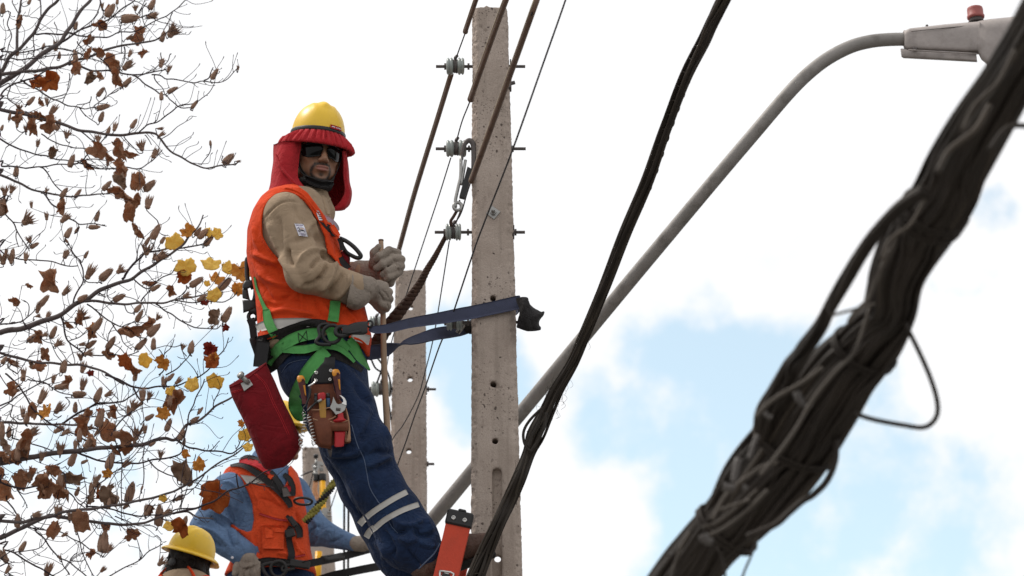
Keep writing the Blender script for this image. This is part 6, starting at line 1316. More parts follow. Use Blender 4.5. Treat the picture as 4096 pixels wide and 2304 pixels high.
add('webbing', strap(Pl, np.interp(t, [0,.15,.5,.62,.8,1], [.036,.050,.052,.050,.055,.058]), sd, .0045, 7), M['navy'], up)
add('webbing_end', loft([((1850,1296),(1856,1322),.15,.006),((1862,1290),(1870,1335),.155,.010),((1884,1285),(1888,1330),.165,.010)], 12, Y0, 2), M['blackweb'], up)
add('adjuster', join(tube(cr([q(*p) for p in ((1826,1330,.14),(1838,1312,.13),(1852,1296,.13),(1880,1288,.13))], 4), .0045, 8), tube(cr([q(*p) for p in ((1835,1334,.14),(1848,1318,.13),(1858,1302,.13))], 4), .004, 8)), M['steel'], up)
# black cloth wrapped round the strap at the pole's corner
tag_ = 'crumpled black cloth tied on the strap at the right edge of the nearest pole'
cl = [[(2064,1190,-.01),(2085,1186,-.03),(2104,1190,-.02),(2108,1196,.03)],[(2070,1215,-.03),(2092,1208,-.05),(2112,1215,-.03),(2118,1222,.04)],[(2075,1250,-.04),(2100,1240,-.06),(2130,1245,-.03),(2158,1250,.02)],[(2072,1285,-.03),(2105,1285,-.05),(2150,1270,-.02),(2174,1252,.03)],[(2068,1308,-.02),(2105,1318,-.03),(2140,1312,-.01),(2150,1290,.03)],[(2070,1312,0),(2110,1322,-.01),(2158,1322,.0),(2162,1318,.02)]]
add('cloth', sheet([[q(a, b, c) for a, b, c in r] for r in cl], 6, 6, .004, .007, 22), M['pad'], None, label=tag_, cat='cloth')
# ------------------------------------------------------------------ gloves and stick
def glove_n(P):
    d = chain(P, [q(1395,1152,-.155), q(1440,1158,-.14), q(1475,1150,-.115)], [.064,.050,.038], .02, .8)
    d = smin(d, ell(P, q(1510,1170,-.07), (.046,.032,.046)), .02)
    K = [(1540,1142),(1556,1166),(1558,1194),(1550,1222)]
    for i, (x, y) in enumerate(K):
        a = q(x-26,y-6,-.075); b = q(x-1,y+2,-.055); c = q(x-6,y+12,-.0); e = q(x-34,y+14,.018)
        f = chain(P, [a,b,c,e], [.016,.0150,.0140,.0125], .006); d = smin(d, f, .007)
    th = chain(P, [q(1490,1195,-.06), q(1512,1222,-.035), q(1528,1243,-.022)], [.021,.017,.0145], .01); return smin(d, th, .012)
def glove_f(P):
    d = chain(P, [q(1440,1095,.105), q(1490,1098,.085), q(1540,1098,.055)], [.052,.046,.040], .03)
    d = smin(d, ell(P, q(1578,1062,.03), (.036,.034,.050)), .022)
    for i, (pts, r) in enumerate(((((1590,1012),(1556,1002),(1518,1025),(1503,1038)), .0145), (((1604,1038),(1572,1034),(1530,1058),(1506,1074)), .0155), (((1604,1066),(1584,1068),(1552,1086),(1530,1100)), .0145), (((1598,1088),(1580,1096),(1556,1108),(1545,1118)), .0125))):
        (a,b,c,e) = pts; f = chain(P, [q(*a,.03), q(*b,-.012), q(*c,-.040), q(*e,-.030)], [r*1.1,r*1.05,r,r*.9], .006); d = smin(d, f, .006)
    th = chain(P, [q(1545,1082,.035), q(1500,1052,.02), q(1498,1012,.0), q(1516,988,-.012)], [.030,.022,.0165,.013], .012)
    d = smin(d, th, .012); return smin(d, rc(P, q(1555,1110,.03), q(1560,1130,.03), .024, .018), .02)
GV, GF = sdf_mesh(glove_n, (q(1300,0)[0], Y0-.26, q(0,1330)[2]), (q(1620,0)[0], Y0+.10, q(0,1040)[2]), .0034, smooth=1)
GV = wrinkle(GV, GF, .0011, 26, off=4)
GV = folds(GV, GF, [(mp(cH,[(400,665),(470,700),(530,750),(570,850)]), .003, 3), (mp(cH,[(560,900),(600,960),(640,1040)]), -.005, 4), (mp(cH,[(600,860),(680,930),(710,1000)]), -.004, 4), (mp(cH,[(460,900),(420,960),(380,1040)]), -.007, 8), (mp(cH,[(680,1060),(705,1110),(700,1150)]), -.005, 3)])
gn = add('glove', (GV, GF), M['glove'], wk, label='near glove with a wide stiff cuff')
cuffp = [((1408,1086),(1386,1226),-.165,.070),((1412,1088),(1390,1228),-.165,.0725),((1436,1094),(1416,1240),-.155,.068),((1462,1102),(1448,1232),-.145,.058),((1486,1106),(1478,1206),-.13,.048)]
CV, CF = loft(cuffp, 36, Y0, 6, 2.1); CFa = [f for f in CF if len(f) == 4]
CV = wrinkle(CV, np.array(CFa), .0018, 16, ridged=False); add('glove_cuff', (CV, CF), M['glove'], gn)
V2, F2 = sdf_mesh(glove_f, (q(1380,0)[0], Y0-.10, q(0,1180)[2]), (q(1650,0)[0], Y0+.20, q(0,940)[2]), .0034, smooth=1)
V2 = wrinkle(V2, F2, .0010, 26, off=9)
V2 = folds(V2, F2, [(mp(cH,[(760,400),(820,520),(850,600)]), -.003, 4), (mp(cH,[(700,560),(780,520),(860,560)]), .003, 5)])
g2 = add('glove', (V2, F2), M['glove'], wk, label='far glove gripping the top of the stick')
add('glove_cuff', loft([(( 1405,1110),(1475,1165),.125,.05),((1420,1075),(1490,1150),.12,.055),((1450,1050),(1530,1135),.10,.052),((1480,1048),(1560,1130),.07,.042)], 26, Y0, 5, 2.1), M['glove2'], g2)
sp_ = [(1524,962,-.012),(1528,1060,-.012),(1531,1200,-.012),(1534,1340,-.012),(1536,1450,-.012),(1543,1600,-.012),(1549,1720,-.012),(1556,1900,0.0),(1566,2100,.0)]
Pst = cr([q(*p) for p in sp_], 6); stk = empty('handling_stick', q(1566,2100,0), 'long tan wooden stick held upright in both gloved hands', 'stick')
add('shaft', tube(Pst, np.interp(np.linspace(0,1,len(Pst)), [0,.3,.6,1], [.0090,.0105,.0120,.0125]), 16), M['wood'], stk)
add('tip', tube([Pst[0]-[0,0,.002], Pst[0]+[0,0,.003]], .0102, 16), M['hose'], stk)

# ------------------------------------------------------------------ things hung on the belt
# red canvas bag
bg = empty('canvas_bag', q(1100,1850,-.18), 'dark red canvas tool bag hanging from the back of the main worker\'s belt', 'bag')
secs = [(c3(72,624),c3(384,432),-.20,.026),(c3(92,695),c3(416,505),-.20,.042),(c3(142,810),c3(480,650),-.20,.056),(c3(205,950),c3(552,810),-.20,.064),(c3(262,1090),c3(625,950),-.20,.066),(c3(306,1200),c3(664,1060),-.20,.064),(c3(338,1270),c3(668,1120),-.20,.056),(c3(356,1302),c3(640,1185),-.20,.044),(c3(380,1322),c3(580,1262),-.20,.028),(c3(412,1328),c3(530,1302),-.20,.010)]
GVb, GFb = loft(secs, 48, Y0, 8, 2.6, cap=True); Fq = np.array([f for f in GFb if len(f) == 4])
GVb = wrinkle(GVb, Fq, .004, 9, (1,1,.7), off=5); GVb = folds(GVb, Fq, [(mp(c3,[(110,720),(220,760),(340,700)]), -.010, 14), (mp(c3,[(180,850),(300,900),(420,820)]), .010, 16), (mp(c3,[(240,940),(300,1040),(360,1180)]), -.012, 16), (mp(c3,[(520,900),(560,1000),(640,1090)]), -.010, 14), (mp(c3,[(330,560),(420,700),(500,870)]), .006, 8)])
add('bag_body', (GVb, GFb), M['bag'], bg); bvB = bvh_of((GVb, Fq))
for o_ in (0, 16): add('seam', rim(mp(c3,[(285+o_,530),(370+o_,620),(430+o_,760),(500+o_,900),(560+o_,1035)]), .0011, bvB, .001), M['shade'], bg)
add('rim_band', rim(mp(c3,[(80,640),(180,600),(290,520),(384,440)]), .0035, bvB, .0), M['bag'], bg)
for q_ in (0, 10): add('seam', rim(mp(c3,[(95,680+q_),(200,650+q_)]), .001, bvB, .001), M['shade'], bg)
add('hanger_strap', strap(cr([q(*c3(*p), -.17) for p in ((360,260),(345,340),(335,420),(330,470))], 4), .050, (1,0,0), .006), M['blackweb'], bg)
bb = empty('bolt_and_washer', q(*c3(200,620), -.25), 'galvanised bolt with a square washer hooked on the mouth of the red bag', 'bolt')
add('bolt_shaft', tube([q(*c3(175,545),-.27), q(*c3(235,605),-.25)], .0095, 12), M['steel'], bb); add('bolt_head', lathe([(.013,-.008),(.0145,-.004),(.0145,.004),(.011,.007)], q(*c3(172,540),-.272), q(*c3(235,605),-.25)-q(*c3(172,540),-.272), 12), M['steel'], bb)
w4 = [q(*c3(*p), -.252) for p in ((172,608),(240,570),(272,618),(200,670))]; add('square_washer', (np.vstack([w4, np.array(w4)+[0,.008,0]]), [(0,1,2,3),(7,6,5,4),(0,4,5,1),(1,5,6,2),(2,6,7,3),(3,7,4,0)]), M['steel'], bb, smooth=False)
# spare black snap hooks behind the back
cB = lambda x, y: (950+x/2.898, 1000+y/2.898)
bh = empty('rope_hook', q(*cB(170,600), .02), 'big black hooks hanging down behind the main worker\'s back', 'hook')
add('upper_hook', join(tube(cr([q(*cB(*p), .0) for p in ((150,430),(115,330),(108,200),(110,110),(135,100),(165,200),(185,320),(180,420),(150,440))], 5), .0085, 10)), M['black'], bh)
add('hook_plate', loft([(cB(90,355),cB(190,345),.0,.012),(cB(58,400),cB(225,400),.0,.014),(cB(62,460),cB(120,450),.0,.014)], 12, Y0, 2, 5), M['black'], bh)
add('hook_plate', loft([(cB(58,440),cB(118,440),.0,.013),(cB(55,520),cB(135,540),.0,.013),(cB(60,560),cB(150,585),.0,.013)], 12, Y0, 2, 5), M['black'], bh)
add('hook_plate', loft([(cB(185,420),cB(235,430),.0,.013),(cB(180,520),cB(240,520),.0,.013),(cB(165,585),cB(242,590),.0,.013)], 12, Y0, 2, 5), M['black'], bh)
add('hook_plate', loft([(cB(55,580),cB(242,580),.0,.013),(cB(62,640),cB(248,660),.0,.013),(cB(66,730),cB(100,720),.0,.012)], 12, Y0, 2, 5), M['black'], bh)
add('hook_plate', loft([(cB(120,660),cB(248,650),.0,.012),(cB(130,735),cB(255,740),.0,.012)], 12, Y0, 2, 5), M['black'], bh)
add('eye', torus(q(*cB(178,770), .0), (0,1,0), .0165, .0075, 24, 8), M['black'], bh)
add('tail_strap', strap(cr([q(*cB(*p), .0) for p in ((150,800),(175,880),(190,1020),(200,1120))], 4), np.linspace(.030,.024,13), (1,0,0), .012), M['blackweb'], bh)
add('pole_strap_end', loft([(cB(145,1020),cB(220,1020),.0,.010),(cB(140,1055),cB(228,1060),.0,.012),(cB(190,1200),cB(235,1180),.0,.012),(cB(208,1290),cB(245,1260),.0,.010)], 12, Y0, 3, 3), M['pad'], bh)
add('hip_belt_tail', loft([(cB(228,1040),cB(400,1030),-.06,.05),(cB(215,1200),cB(380,1180),-.06,.05),(cB(208,1350),cB(350,1310),-.06,.045)], 16, Y0, 3, 3), M['pad'], bh)
# ------------------------------------------------------------------ tool pouch on the near thigh, and the tools in it
YP = -.262
def prism(px, d, th, Yb=None):
    Yb = Y0 if Yb is None else Yb; A = WP([(x, y) for x, y in px], Yb+d); B = A + np.array([0, th, 0]); n = len(A)
    return np.vstack([A, B]), [tuple(range(n)), tuple(range(2*n-1, n-1, -1))] + [(i, i+n, (i+1) % n+n, (i+1) % n) for i in range(n)]
def L(rows, d, h, seg=20, n=4, pw=3.0): 
    return loft([(cP(*a), cP(*b), d if len(r) < 3 else d+r[2], h if len(r) < 4 else r[3]) for r in rows for a, b in [r[:2]]], seg, Y0, n, pw)
po = empty('tool_pouch', q(1290,1790,-.24), 'brown leather tool pouch with a riveted black flap on the main worker\'s thigh', 'tool pouch')
add('hanging_flap', L([((505,-40),(650,-40),.02,.004),((480,40),(652,40),0,.004),((400,130),(645,130),0,.004),((320,240),(632,230),0,.005),((305,345),(630,332),0,.004)], YP+.012, .005, 24), M['blackweb'], po)
for x, y in ((382,185),(592,155),(378,300),(580,283)):
    add('rivet', lathe([(.0068,0),(.0066,.0035),(.0045,.0045),(.0030,.0028),(.0028,.0005)], q(*cP(x, y), YP+.008), (0,-1,-.1), 16), M['chrome'], po)
add('back_panel', L([((300,350),(628,336)),((285,480),(655,470)),((262,620),(745,600)),((250,760),(815,740)),((285,1000),(868,1000)),((345,1180),(882,1170)),((420,1262),(862,1205))], YP+.022, .010), M['leather'], po)
add('pocket', L([((312,722),(600,690),0,.012),((328,852),(632,850),-.006,.020),((365,1060),(614,1060),-.008,.021),((412,1220),(604,1240),-.004,.016),((450,1270),(592,1290),0,.008)], YP+.005, .02, 24, 4, 2.4), M['leather'], po)
add('pocket', L([((330,862),(640,848),0,.016),((348,960),(628,960),-.002,.021),((380,1100),(612,1100),-.002,.020),((425,1240),(602,1255),0,.013)], YP-.004, .02, 24, 4, 2.4), M['leather'], po)
add('loop_pocket', L([((555,890),(836,880),0,.012),((560,960),(850,955),-.003,.018),((585,1030),(835,1030),0,.014)], YP-.006, .02, 24, 4, 2.4), M['leather'], po)
for pts in (((312,718),(400,722),(520,700),(600,684)), ((330,850),(400,872),(500,872),(600,850),(660,815)), ((555,888),(640,905),(740,905),(836,876))):
    add('pocket_rim', tube(cr([q(*cP(x,y), YP-.018) for x, y in pts], 5), .0022, 6), M['leather_edge'], po)
add('side_edge', L([((795,700),(815,690)),((830,850),(855,840)),((842,1000),(872,1000)),((805,1195),(882,1175))], YP+.004, .010), M['leather_edge'], po)
for pts in (((800,900),(812,1050),(806,1180)), ((560,960),(700,985),(848,955))): add('seam', tube(cr([q(*cP(x,y), YP-.014) for x, y in pts], 4), .0010, 5), M['leather_edge'], po)
def handle(top, bot, d, label):
    (tx, ty), (bx, by) = top, bot; r = empty('hand_tool', q(*cP(bx, by), d), label, 'hand tool', 'brown and amber tool handles in the pouch'); f = lambda t, s: (tx+(bx-tx)*t+s, ty+(by-ty)*t)
    add('grip', L([(f(.0,-46),f(.0,46),0,.013),(f(.12,-56),f(.12,56),0,.016),(f(.3,-52),f(.3,52),0,.016),(f(.6,-42),f(.6,40),0,.013),(f(.92,-40),f(.92,38),0,.012),(f(1.0,-42),f(1.0,40),0,.011)], d, .014, 20, 4, 2.2), M['maroon'], r)
    add('end_cap', L([(f(-.07,-18),f(-.07,18),0,.006),(f(-.04,-44),f(-.04,44),0,.012),(f(.05,-59),f(.05,57),0,.0165),(f(.13,-58),f(.13,50),0,.0168),(f(.19,-50),f(.19,0),-.001,.014)], d, .014, 20, 4, 2.2), M['amber'], r)
    add('hole', lathe([(.0048,0),(.0048,.003)], q(*cP(*f(.10,24)), d-.0175), (0,-1,-.1), 14, x=(0,0,1)), M['maroon'], r)
    add('amber_stripe', L([(f(.30,14),f(.30,44),0,.002),(f(.5,16),f(.5,40),.002,.002),(f(.68,20),f(.68,34),.003,.002)], d-.0145, .002, 10), M['amber'], r)
handle((155,250),(222,640), YP-.002, 'brown and amber tool handle at the left side of the pouch, over the green strap')
handle((664,160),(712,560), YP-.004, 'brown and amber tool handle at the right, above the spanner')
fr = empty('folding_rule', q(*cP(480,860), YP), 'worn yellow folding rule with a red top in the pouch', 'folding rule')
add('blades', L([((412,585),(516,560)),((424,720),(522,700)),((438,870),(528,868))], YP-.012, .008, 16, 3, 6), M['ochre'], fr); add('red_top', L([((425,478),(490,468),0,.005),((404,500),(514,484),0,.010),((402,560),(516,520),0,.011),((410,605),(516,570),0,.009)], YP-.012, .010), M['redplastic'], fr)
for a, b, m_, lab in (((524,488),(580,665),'blueplastic','dark blue pen standing in the pouch right of the red rule top'), ((350,488),(402,590),'black','black pen standing in the pouch left of the red rule top')):
    pen = empty('pen', q(*cP(*b), YP), lab, 'pen'); mx_ = (a[1]*.65+b[1]*.35)
    add('barrel', L([((a[0],mx_),(b[0],mx_)),((a[0]+2,b[1]+40),(b[0]+4,b[1]+40))], YP-.008, .006, 12, 2, 2), M[m_], pen); add('pen_cap', L([((a[0]+6,a[1]-8),(b[0]-8,a[1]-8),0,.003),((a[0],a[1]),(b[0]-3,a[1]),0,.006),((a[0],mx_),(b[0],mx_),0,.006)], YP-.008, .006, 12, 2, 2), M['black'], pen)
wrn = empty('adjustable_spanner', q(*cP(690,790), YP), 'steel adjustable spanner sticking out of the pouch', 'spanner')
add('fixed_jaw', prism(mp(cP,[(628,532),(612,610),(578,688),(628,742),(664,790),(738,768),(790,724),(814,660),(760,630),(700,642),(672,626),(650,580)]), YP-.020, .009), M['steel'], wrn, smooth=False)
add('moving_jaw', prism(mp(cP,[(712,508),(752,518),(792,552),(816,600),(818,655),(772,640),(746,626),(772,606),(770,574),(748,540)]), YP-.023, .008), M['chrome'], wrn, smooth=False)
add('worm_screw', lathe([(.005,-.008),(.006,-.006),(.005,-.004),(.006,-.002),(.005,0),(.006,.002),(.005,.004),(.006,.006),(.005,.008)], q(*cP(698,712), YP-.022), (1,0,-.1), 12), M['steel_dark'], wrn)
rpz = empty('pliers', q(*cP(715,1150), YP), 'red-handled pliers pushed through the loop of the pouch', 'pliers')
add('handle', L([((682,768),(770,762),0,.008),((690,830),(778,825),0,.010),((640,868),(790,850),-.003,.013),((622,882),(812,862),-.004,.014),((640,910),(800,890),0,.010)], YP-.012, .01, 18, 3, 2.4), M['redplastic'], rpz)
add('sheath', L([((640,1030),(806,1030)),((645,1150),(792,1140)),((642,1240),(782,1235)),((660,1262),(760,1255))], YP-.006, .010, 16, 3, 3.5), M['redplastic'], rpz)
ndl = empty('needle_pliers', q(*cP(585,1400), YP), 'thin pliers tips poking out under the pouch', 'pliers')
for s_ in (-1, 1): add('jaw', tube([q(*cP(575+s_*22,1270), YP+.01), q(*cP(580+s_*14,1330), YP+.01), q(*cP(588+s_*3,1400), YP+.01)], [.0045,.004,.0015], 8), M['steel_dark'], ndl)
def coil(pts, r_, turns, d, label):
    P = cr([q(*cP(*p), d) for p in pts], 40); T = nrm(np.gradient(P, axis=0)); Nn = nrm(np.cross(T, [0,1,0])); Bn = np.cross(T, Nn); a = np.linspace(0, turns*6.283, len(P)); R = r_*np.clip(np.minimum(np.linspace(0,12,len(P)), np.linspace(12,0,len(P))), .0, 1)
    return add('coiled_cord', tube(P + R[:,None]*(np.cos(a)[:,None]*Nn + np.sin(a)[:,None]*Bn), .0015, 6), M['alu'], label=label, cat='coiled cord', group='coiled cords by the pouch')
coil([(200,720),(208,800),(222,900),(205,980),(180,1080),(150,1180),(178,1290)], .0075, 13, YP-.004, 'left coiled metal cord, hanging past the red bag')
coil([(262,790),(285,880),(312,980),(330,1080),(345,1180),(340,1245)], .0080, 11, YP-.014, 'right coiled metal cord, hanging along the pouch')
sc_ = empty('tether_clip', q(*cP(250,640), YP), 'small steel clip and black cord hanging from the flap rivet', 'clip')
add('clip', tube(cr([q(*cP(*p), YP-.012) for p in ((382,300),(350,335),(300,365),(262,385))], 4), .0042, 8), M['chrome'], sc_)
add('cord', tube(cr([q(*cP(*p), YP-.012) for p in ((270,380),(290,440),(280,520),(255,590),(222,665),(195,690),(190,740),(215,760))], 5), [.004,.005,.005,.0045,.003,.002,.0018,.0018], 8), M['black'], sc_)
add('cord', tube(cr([q(*cP(*p), YP-.022) for p in ((250,745),(300,690),(350,640),(400,600),(425,585))], 5), .0042, 8), M['black'], sc_)
add('cord_ferrule', tube([q(*cP(400,605), YP-.024), q(*cP(458,572), YP-.024)], .005, 8), M['steel'], sc_)

# ------------------------------------------------------------------ ladder of the main worker
YL = Y0-.165
lt, lb = W(1843, 2052, YL), W(1784, 2304, YL); ld = nrm(lt-lb); lx = nrm(np.cross([0,1,0], ld)); lx = lx if lx[0] > 0 else -lx; RM = np.stack([lx, [0,1,0], ld], 1)
lad = empty('ladder', lb - ld*(lb[2]/ld[2]), 'orange-red fibreglass ladder with a black-capped rail, leaning beside the nearest pole', 'ladder')
LN = lt[2]/ld[2]; mid = lt - ld*LN/2; wR = .090
for k, dy in ((0, 0), (1, .41)):
    c = mid + [0,dy,0]; s_ = 1 if k == 0 else -1
    add('rail', join(box(c, (wR,.005,LN), RM, .001), box(c + lx*(wR/2-.003) + [0,s_*.016,0], (.006,.032,LN), RM, .001), box(c - lx*(wR/2-.003) + [0,s_*.016,0], (.006,.032,LN), RM, .001)), M['ladder'], lad, smooth=False)
    tc_ = lt + [0,dy,0] - ld*.022
    cap_ = add('rail_cap', box(tc_ + [0,s_*.010,0], (wR+.008,.046,.056), RM, .006), M['black'], lad, smooth=False)
    add('cap_lug', box(tc_ + ld*.030 + lx*.004 + [0,s_*.010,0], (.030,.040,.012), RM, .004), M['black'], cap_, smooth=False)
    if k == 0:
        for sx in (-1, 1): add('rivet', lathe([(.0080,0),(.0085,.003),(.006,.0045),(.0045,.0035),(.0035,.001)], tc_ + lx*(sx*.021) + [0,-.013,0] - ld*.004, (0,-1,0), 18), M['chrome'], cap_)
n_r = int(LN/.3)
for i in range(n_r):
    b = lt - ld*(.246 + .3*i)
    if b[2] < .15: break
    V, Fc = tube([b-[0,.004,0], b+[0,.414,0]], .017, 10); add('rung', (V, Fc), M['alu'], lad, sharp=50)
    tri = np.array([(-.026,.018),(.026,.018),(.012,-.024),(-.012,-.024)]); P = cr(np.array([b + lx*x + ld*z - [0,.005,0] for x, z in np.vstack([tri, tri[:1]])]), 3); add('rung_end', tube(P, .0042, 8), M['alu'], lad)
    add('rung_core', box(b-[0,.003,0], (.030,.006,.026), RM), M['black'], lad, smooth=False)

# ------------------------------------------------------------------ second worker
YB = 14.35; SB = pxm(YB)
def r(x, y, d=0.): return W(x, y, YB+d)
w2 = empty('person', r(1080, 2300, 0), 'second worker in blue sleeves and orange vest, below the red bag, hand on his hip', 'person')
t2 = Trunk([(1848,1000,1120,.08,0),(1868,950,1160,.13,0),(1895,905,1182,.16,0),(1940,885,1196,.17,0),(2040,896,1216,.155,0),(2140,903,1226,.15,0),(2230,938,1240,.15,0),(2310,905,1262,.15,0),(2420,905,1270,.15,0)], YB)
a1, a2_, a3 = r(915,1962,-.12), r(826,2112,-.12), r(972,2214,-.15); b1_, b2__, b3_ = r(1178,1965,.10), r(1256,2122,.05), r(1412,2173,-.02)
def blue_f(P):
    d = t2(P, -.005); d = smin(d, smin(rc(P, a1, a2_, .084, .072), rc(P, a2_, a3, .074, .060), .03), .03)
    d = smin(d, smin(rc(P, b1_, b2__, .070, .070), rc(P, b2__, b3_, .070, .036), .03), .03)
    return smin(d, smax(rc(P, r(1062,1846,.0), r(1072,1890,0), .070, .08), -(P[:,2]-r(0,1925)[2]), .01), .02)
UV, UF = sdf_mesh(blue_f, (r(730,0)[0], YB-.30, r(0,2330)[2]), (r(1450,0)[0], YB+.30, r(0,1810)[2]), .0062)
UV = wrinkle(UV, UF, .0045, 10, off=11)
UV = folds(UV, UF, [(mp(c5,[(640,640),(720,700),(760,800),(770,900)]), -.012, 8), (mp(c5,[(600,820),(680,860),(760,930),(800,940)]), .016, 9), (mp(c5,[(560,880),(640,920),(760,980)]), -.014, 8), (mp(c5,[(690,540),(780,560),(860,640),(900,740)]), .008, 8), (mp(c5,[(440,980),(560,1000),(660,1060),(740,1150)]), .014, 9), (mp(c5,[(500,1060),(600,1110),(700,1180)]), -.012, 8),
    (mp(c5,[(760,980),(770,1080),(800,1180)]), -.014, 7), (mp(c5,[(800,1000),(830,1080),(850,1140)]), .010, 7), (mp(c5,[(880,620),(930,720),(960,820)]), -.006, 6), (mp(c5,[(1560,900),(1600,980),(1560,1060)]), .010, 8), (mp(c5,[(1640,960),(1560,1000),(1480,1080)]), -.012, 8), (mp(c5,[(1740,1000),(1640,1060),(1560,1160)]), .012, 8), (mp(c5,[(1860,1050),(1800,1100),(1700,1140)]), -.009, 7)])
s2 = add('shirt', (UV, UF), M['blue'], w2); bvU = bvh_of((UV, UF))
add('shirt_cuff', tube([r(940,2194,-.145), r(962,2206,-.148), r(985,2218,-.15)], [.052,.055,.052], 24), M['blue'], s2)
add('cuff_button', lathe([(.0065,0),(.0065,.002),(.004,.003)], r(*c5(790,1272), -.205), (0,-1,-.2), 14), M['label'], s2)
hole2 = mp(c5,[(500,500),(640,548),(700,505),(765,488),(830,490),(880,532),(940,640),(985,760),(1002,900),(980,1015),(930,1032),(860,1002),(790,955),(700,1000),(480,900)])
nk2 = mp(c5,[(900,250),(960,330),(1060,400),(1160,470),(1240,540),(1290,600),(1330,520),(1330,420),(1400,250)])
def vest2_f(P):
    d = t2(P, .008); d = np.maximum(d, -polymask(P, hole2)/SB); return np.maximum(np.maximum(d, -polymask(P, nk2)/SB), (r(0,2302)[2]+.02*vnoise(P,9)-P[:,2]))
XV, XF = sdf_mesh(vest2_f, (r(840,0)[0], YB-.22, r(0,2330)[2]), (r(1300,0)[0], YB+.22, r(0,1810)[2]), .0062, smooth=1)
XV = wrinkle(XV, XF, .0040, 10, (1,1,.6), off=13)
XV = folds(XV, XF, [(mp(c5,[(1000,640),(1040,740),(1050,840)]), .006, 7), (mp(c5,[(1100,600),(1180,680),(1260,780)]), .008, 8), (mp(c5,[(1060,700),(1180,740),(1300,820)]), -.006, 6), (mp(c5,[(820,1020),(900,1100),(1000,1220)]), -.010, 7), (mp(c5,[(1010,1060),(1030,1180),(1060,1260)]), -.008, 6), (mp(c5,[(1400,820),(1440,960),(1440,1080)]), -.010, 8), (mp(c5,[(1200,1230),(1300,1240),(1420,1280)]), .008, 7), (mp(c5,[(1380,1100),(1420,1200),(1480,1250)]), .008, 7)])
v2 = add('vest', (XV, XF), M['vest_b'], w2); bvX = bvh_of((XV, XF)); bvXU = bvh_of((XV, XF), (UV, UF))
add('chest_pocket', patch(mp(c5,[(1068,965),(1292,965),(1285,1190),(1080,1185)]), bvX, 8, 8, .010, .010), M['vest_b'], v2)
add('pocket_flap', patch(mp(c5,[(1100,960),(1185,1005),(1180,1080),(1105,1085)]), bvX, 5, 5, .018, .006), M['vest_b'], v2)
add('pocket_flap', patch(mp(c5,[(1200,980),(1300,985),(1296,1030),(1196,1025)]), bvX, 5, 5, .018, .006), M['vest_b'], v2)
add('zip', drape(mp(c5,[(1050,850),(1140,880),(1230,905),(1315,915)]), 7, bvX, .004, .004, 3, 4), M['redplastic'], v2)
add('zip', drape(mp(c5,[(1370,1270),(1440,1255),(1490,1245)]), 7, bvX, .004, .004, 3, 4), M['redplastic'], v2)
add('reflective_band', patch(mp(c5,[(862,476),(1000,492),(1112,560),(928,562)]), bvX, 7, 6, .004, .002), M['tape'], v2)
add('red_collar', drape(mp(c5,[(855,350),(930,345),(1020,370),(1100,420),(1190,480)]), [14,24,26,24,14], bvXU, .010, .005, 5, 5), M['shade'], v2)
for pts, m_ in ((((1238,600),(1262,565),(1288,572),(1272,622)),'shade'), (((1300,575),(1350,590),(1352,640),(1308,630)),'shade'), (((1140,470),(1190,480),(1160,522),(1128,500)),'vest_b')): add('red_patch', patch(mp(c5,pts), bvX, 4, 4, .016, .003), M[m_], v2)
h2 = empty('harness', r(1130,2050,-.2), None, None); h2.parent = w2; h2.location = Vector(r(1130,2050,-.2)-ORG[w2.name]); ORG[h2.name] = r(1130,2050,-.2)
def s2p(pts, w_, l=.010, m='blackweb'): return add('strap', drape(mp(c5,pts), w_, bvXU, l, .004, 5, 6, 5), M[m], h2)
s2p([(770,390),(850,380),(930,402),(1040,470),(1140,545),(1230,620),(1290,690)], [8,16,22,28,32,32,26], .012)
s2p([(1285,470),(1340,520),(1370,600),(1372,680)], [16,22,24,20]); s2p([(1160,440),(1200,500),(1250,580),(1275,650)], [14,22,26,20], .016)
s2p([(1285,690),(1330,740),(1350,790)], [22,26,20], .016); s2p([(1310,870),(1370,930),(1430,1000),(1440,1080)], [12,24,28,24], .016); s2p([(1350,970),(1330,1040),(1335,1100)], [16,30,24], .012)
s2p([(1325,1060),(1345,1160),(1360,1240),(1345,1330)], [22,26,28,28], .010)
add('collar_band', drape(mp(c5,[(870,330),(930,310),(1010,325),(1080,360)]), [12,20,22,14], bvXU, .012, .008, 5, 5), M['pad'], h2)
add('chest_buckle', patch(mp(c5,[(1265,600),(1310,590),(1360,680),(1280,690)]), bvX, 5, 5, .022, .006), M['steel_dark'], h2)
add('chest_ring', torus(r(*c5(1470,732), -.23), (.05,.45,1), .042, .0062, 28, 8, x=(1,0,0), ry=.62), M['black'], h2)
add('buckle', box(r(*c5(1370,930), -.19), (.025,.02,.055), np.array(frame((.55,0,-.8))), .004), M['black'], h2, smooth=False)
add('buckle', box(r(*c5(1345,1040), -.18), (.045,.02,.04), np.array(frame((.3,0,-.9))), .004), M['black'], h2, smooth=False)
add('waist_belt', drape(mp(c5,[(1020,1330),(1120,1310),(1260,1320),(1400,1335),(1500,1330)]), [30,34,34,30,26], bvXU, .016, .012, 5, 5), M['pad'], h2)
add('d_ring', torus(r(*c5(1232,1382), -.20), (0,1,.15), .036, .0085, 28, 8), M['black'], h2)
add('ring_bar', tube(cr([r(*c5(*p), -.20) for p in ((1200,1320),(1130,1330),(1080,1355),(1110,1430),(1150,1470))], 4), .009, 8), M['black'], h2)
sh2_ = empty('work_strap', r(1560,2200,-.1), 'black strap from the second worker\'s belt reaching right towards the middle pole', 'strap', 'black straps of the second worker')
add('webbing', strap(cr([r(*p) for p in ((1215,2262,-.20),(1225,2257,-.20),(1308,2240,-.15),(1371,2226,-.05),(1475,2198,.08),(1575,2172,.30),(1700,2150,.33))], 6), .034, (0,-.25,1), .012, 7), M['blackweb'], sh2_)
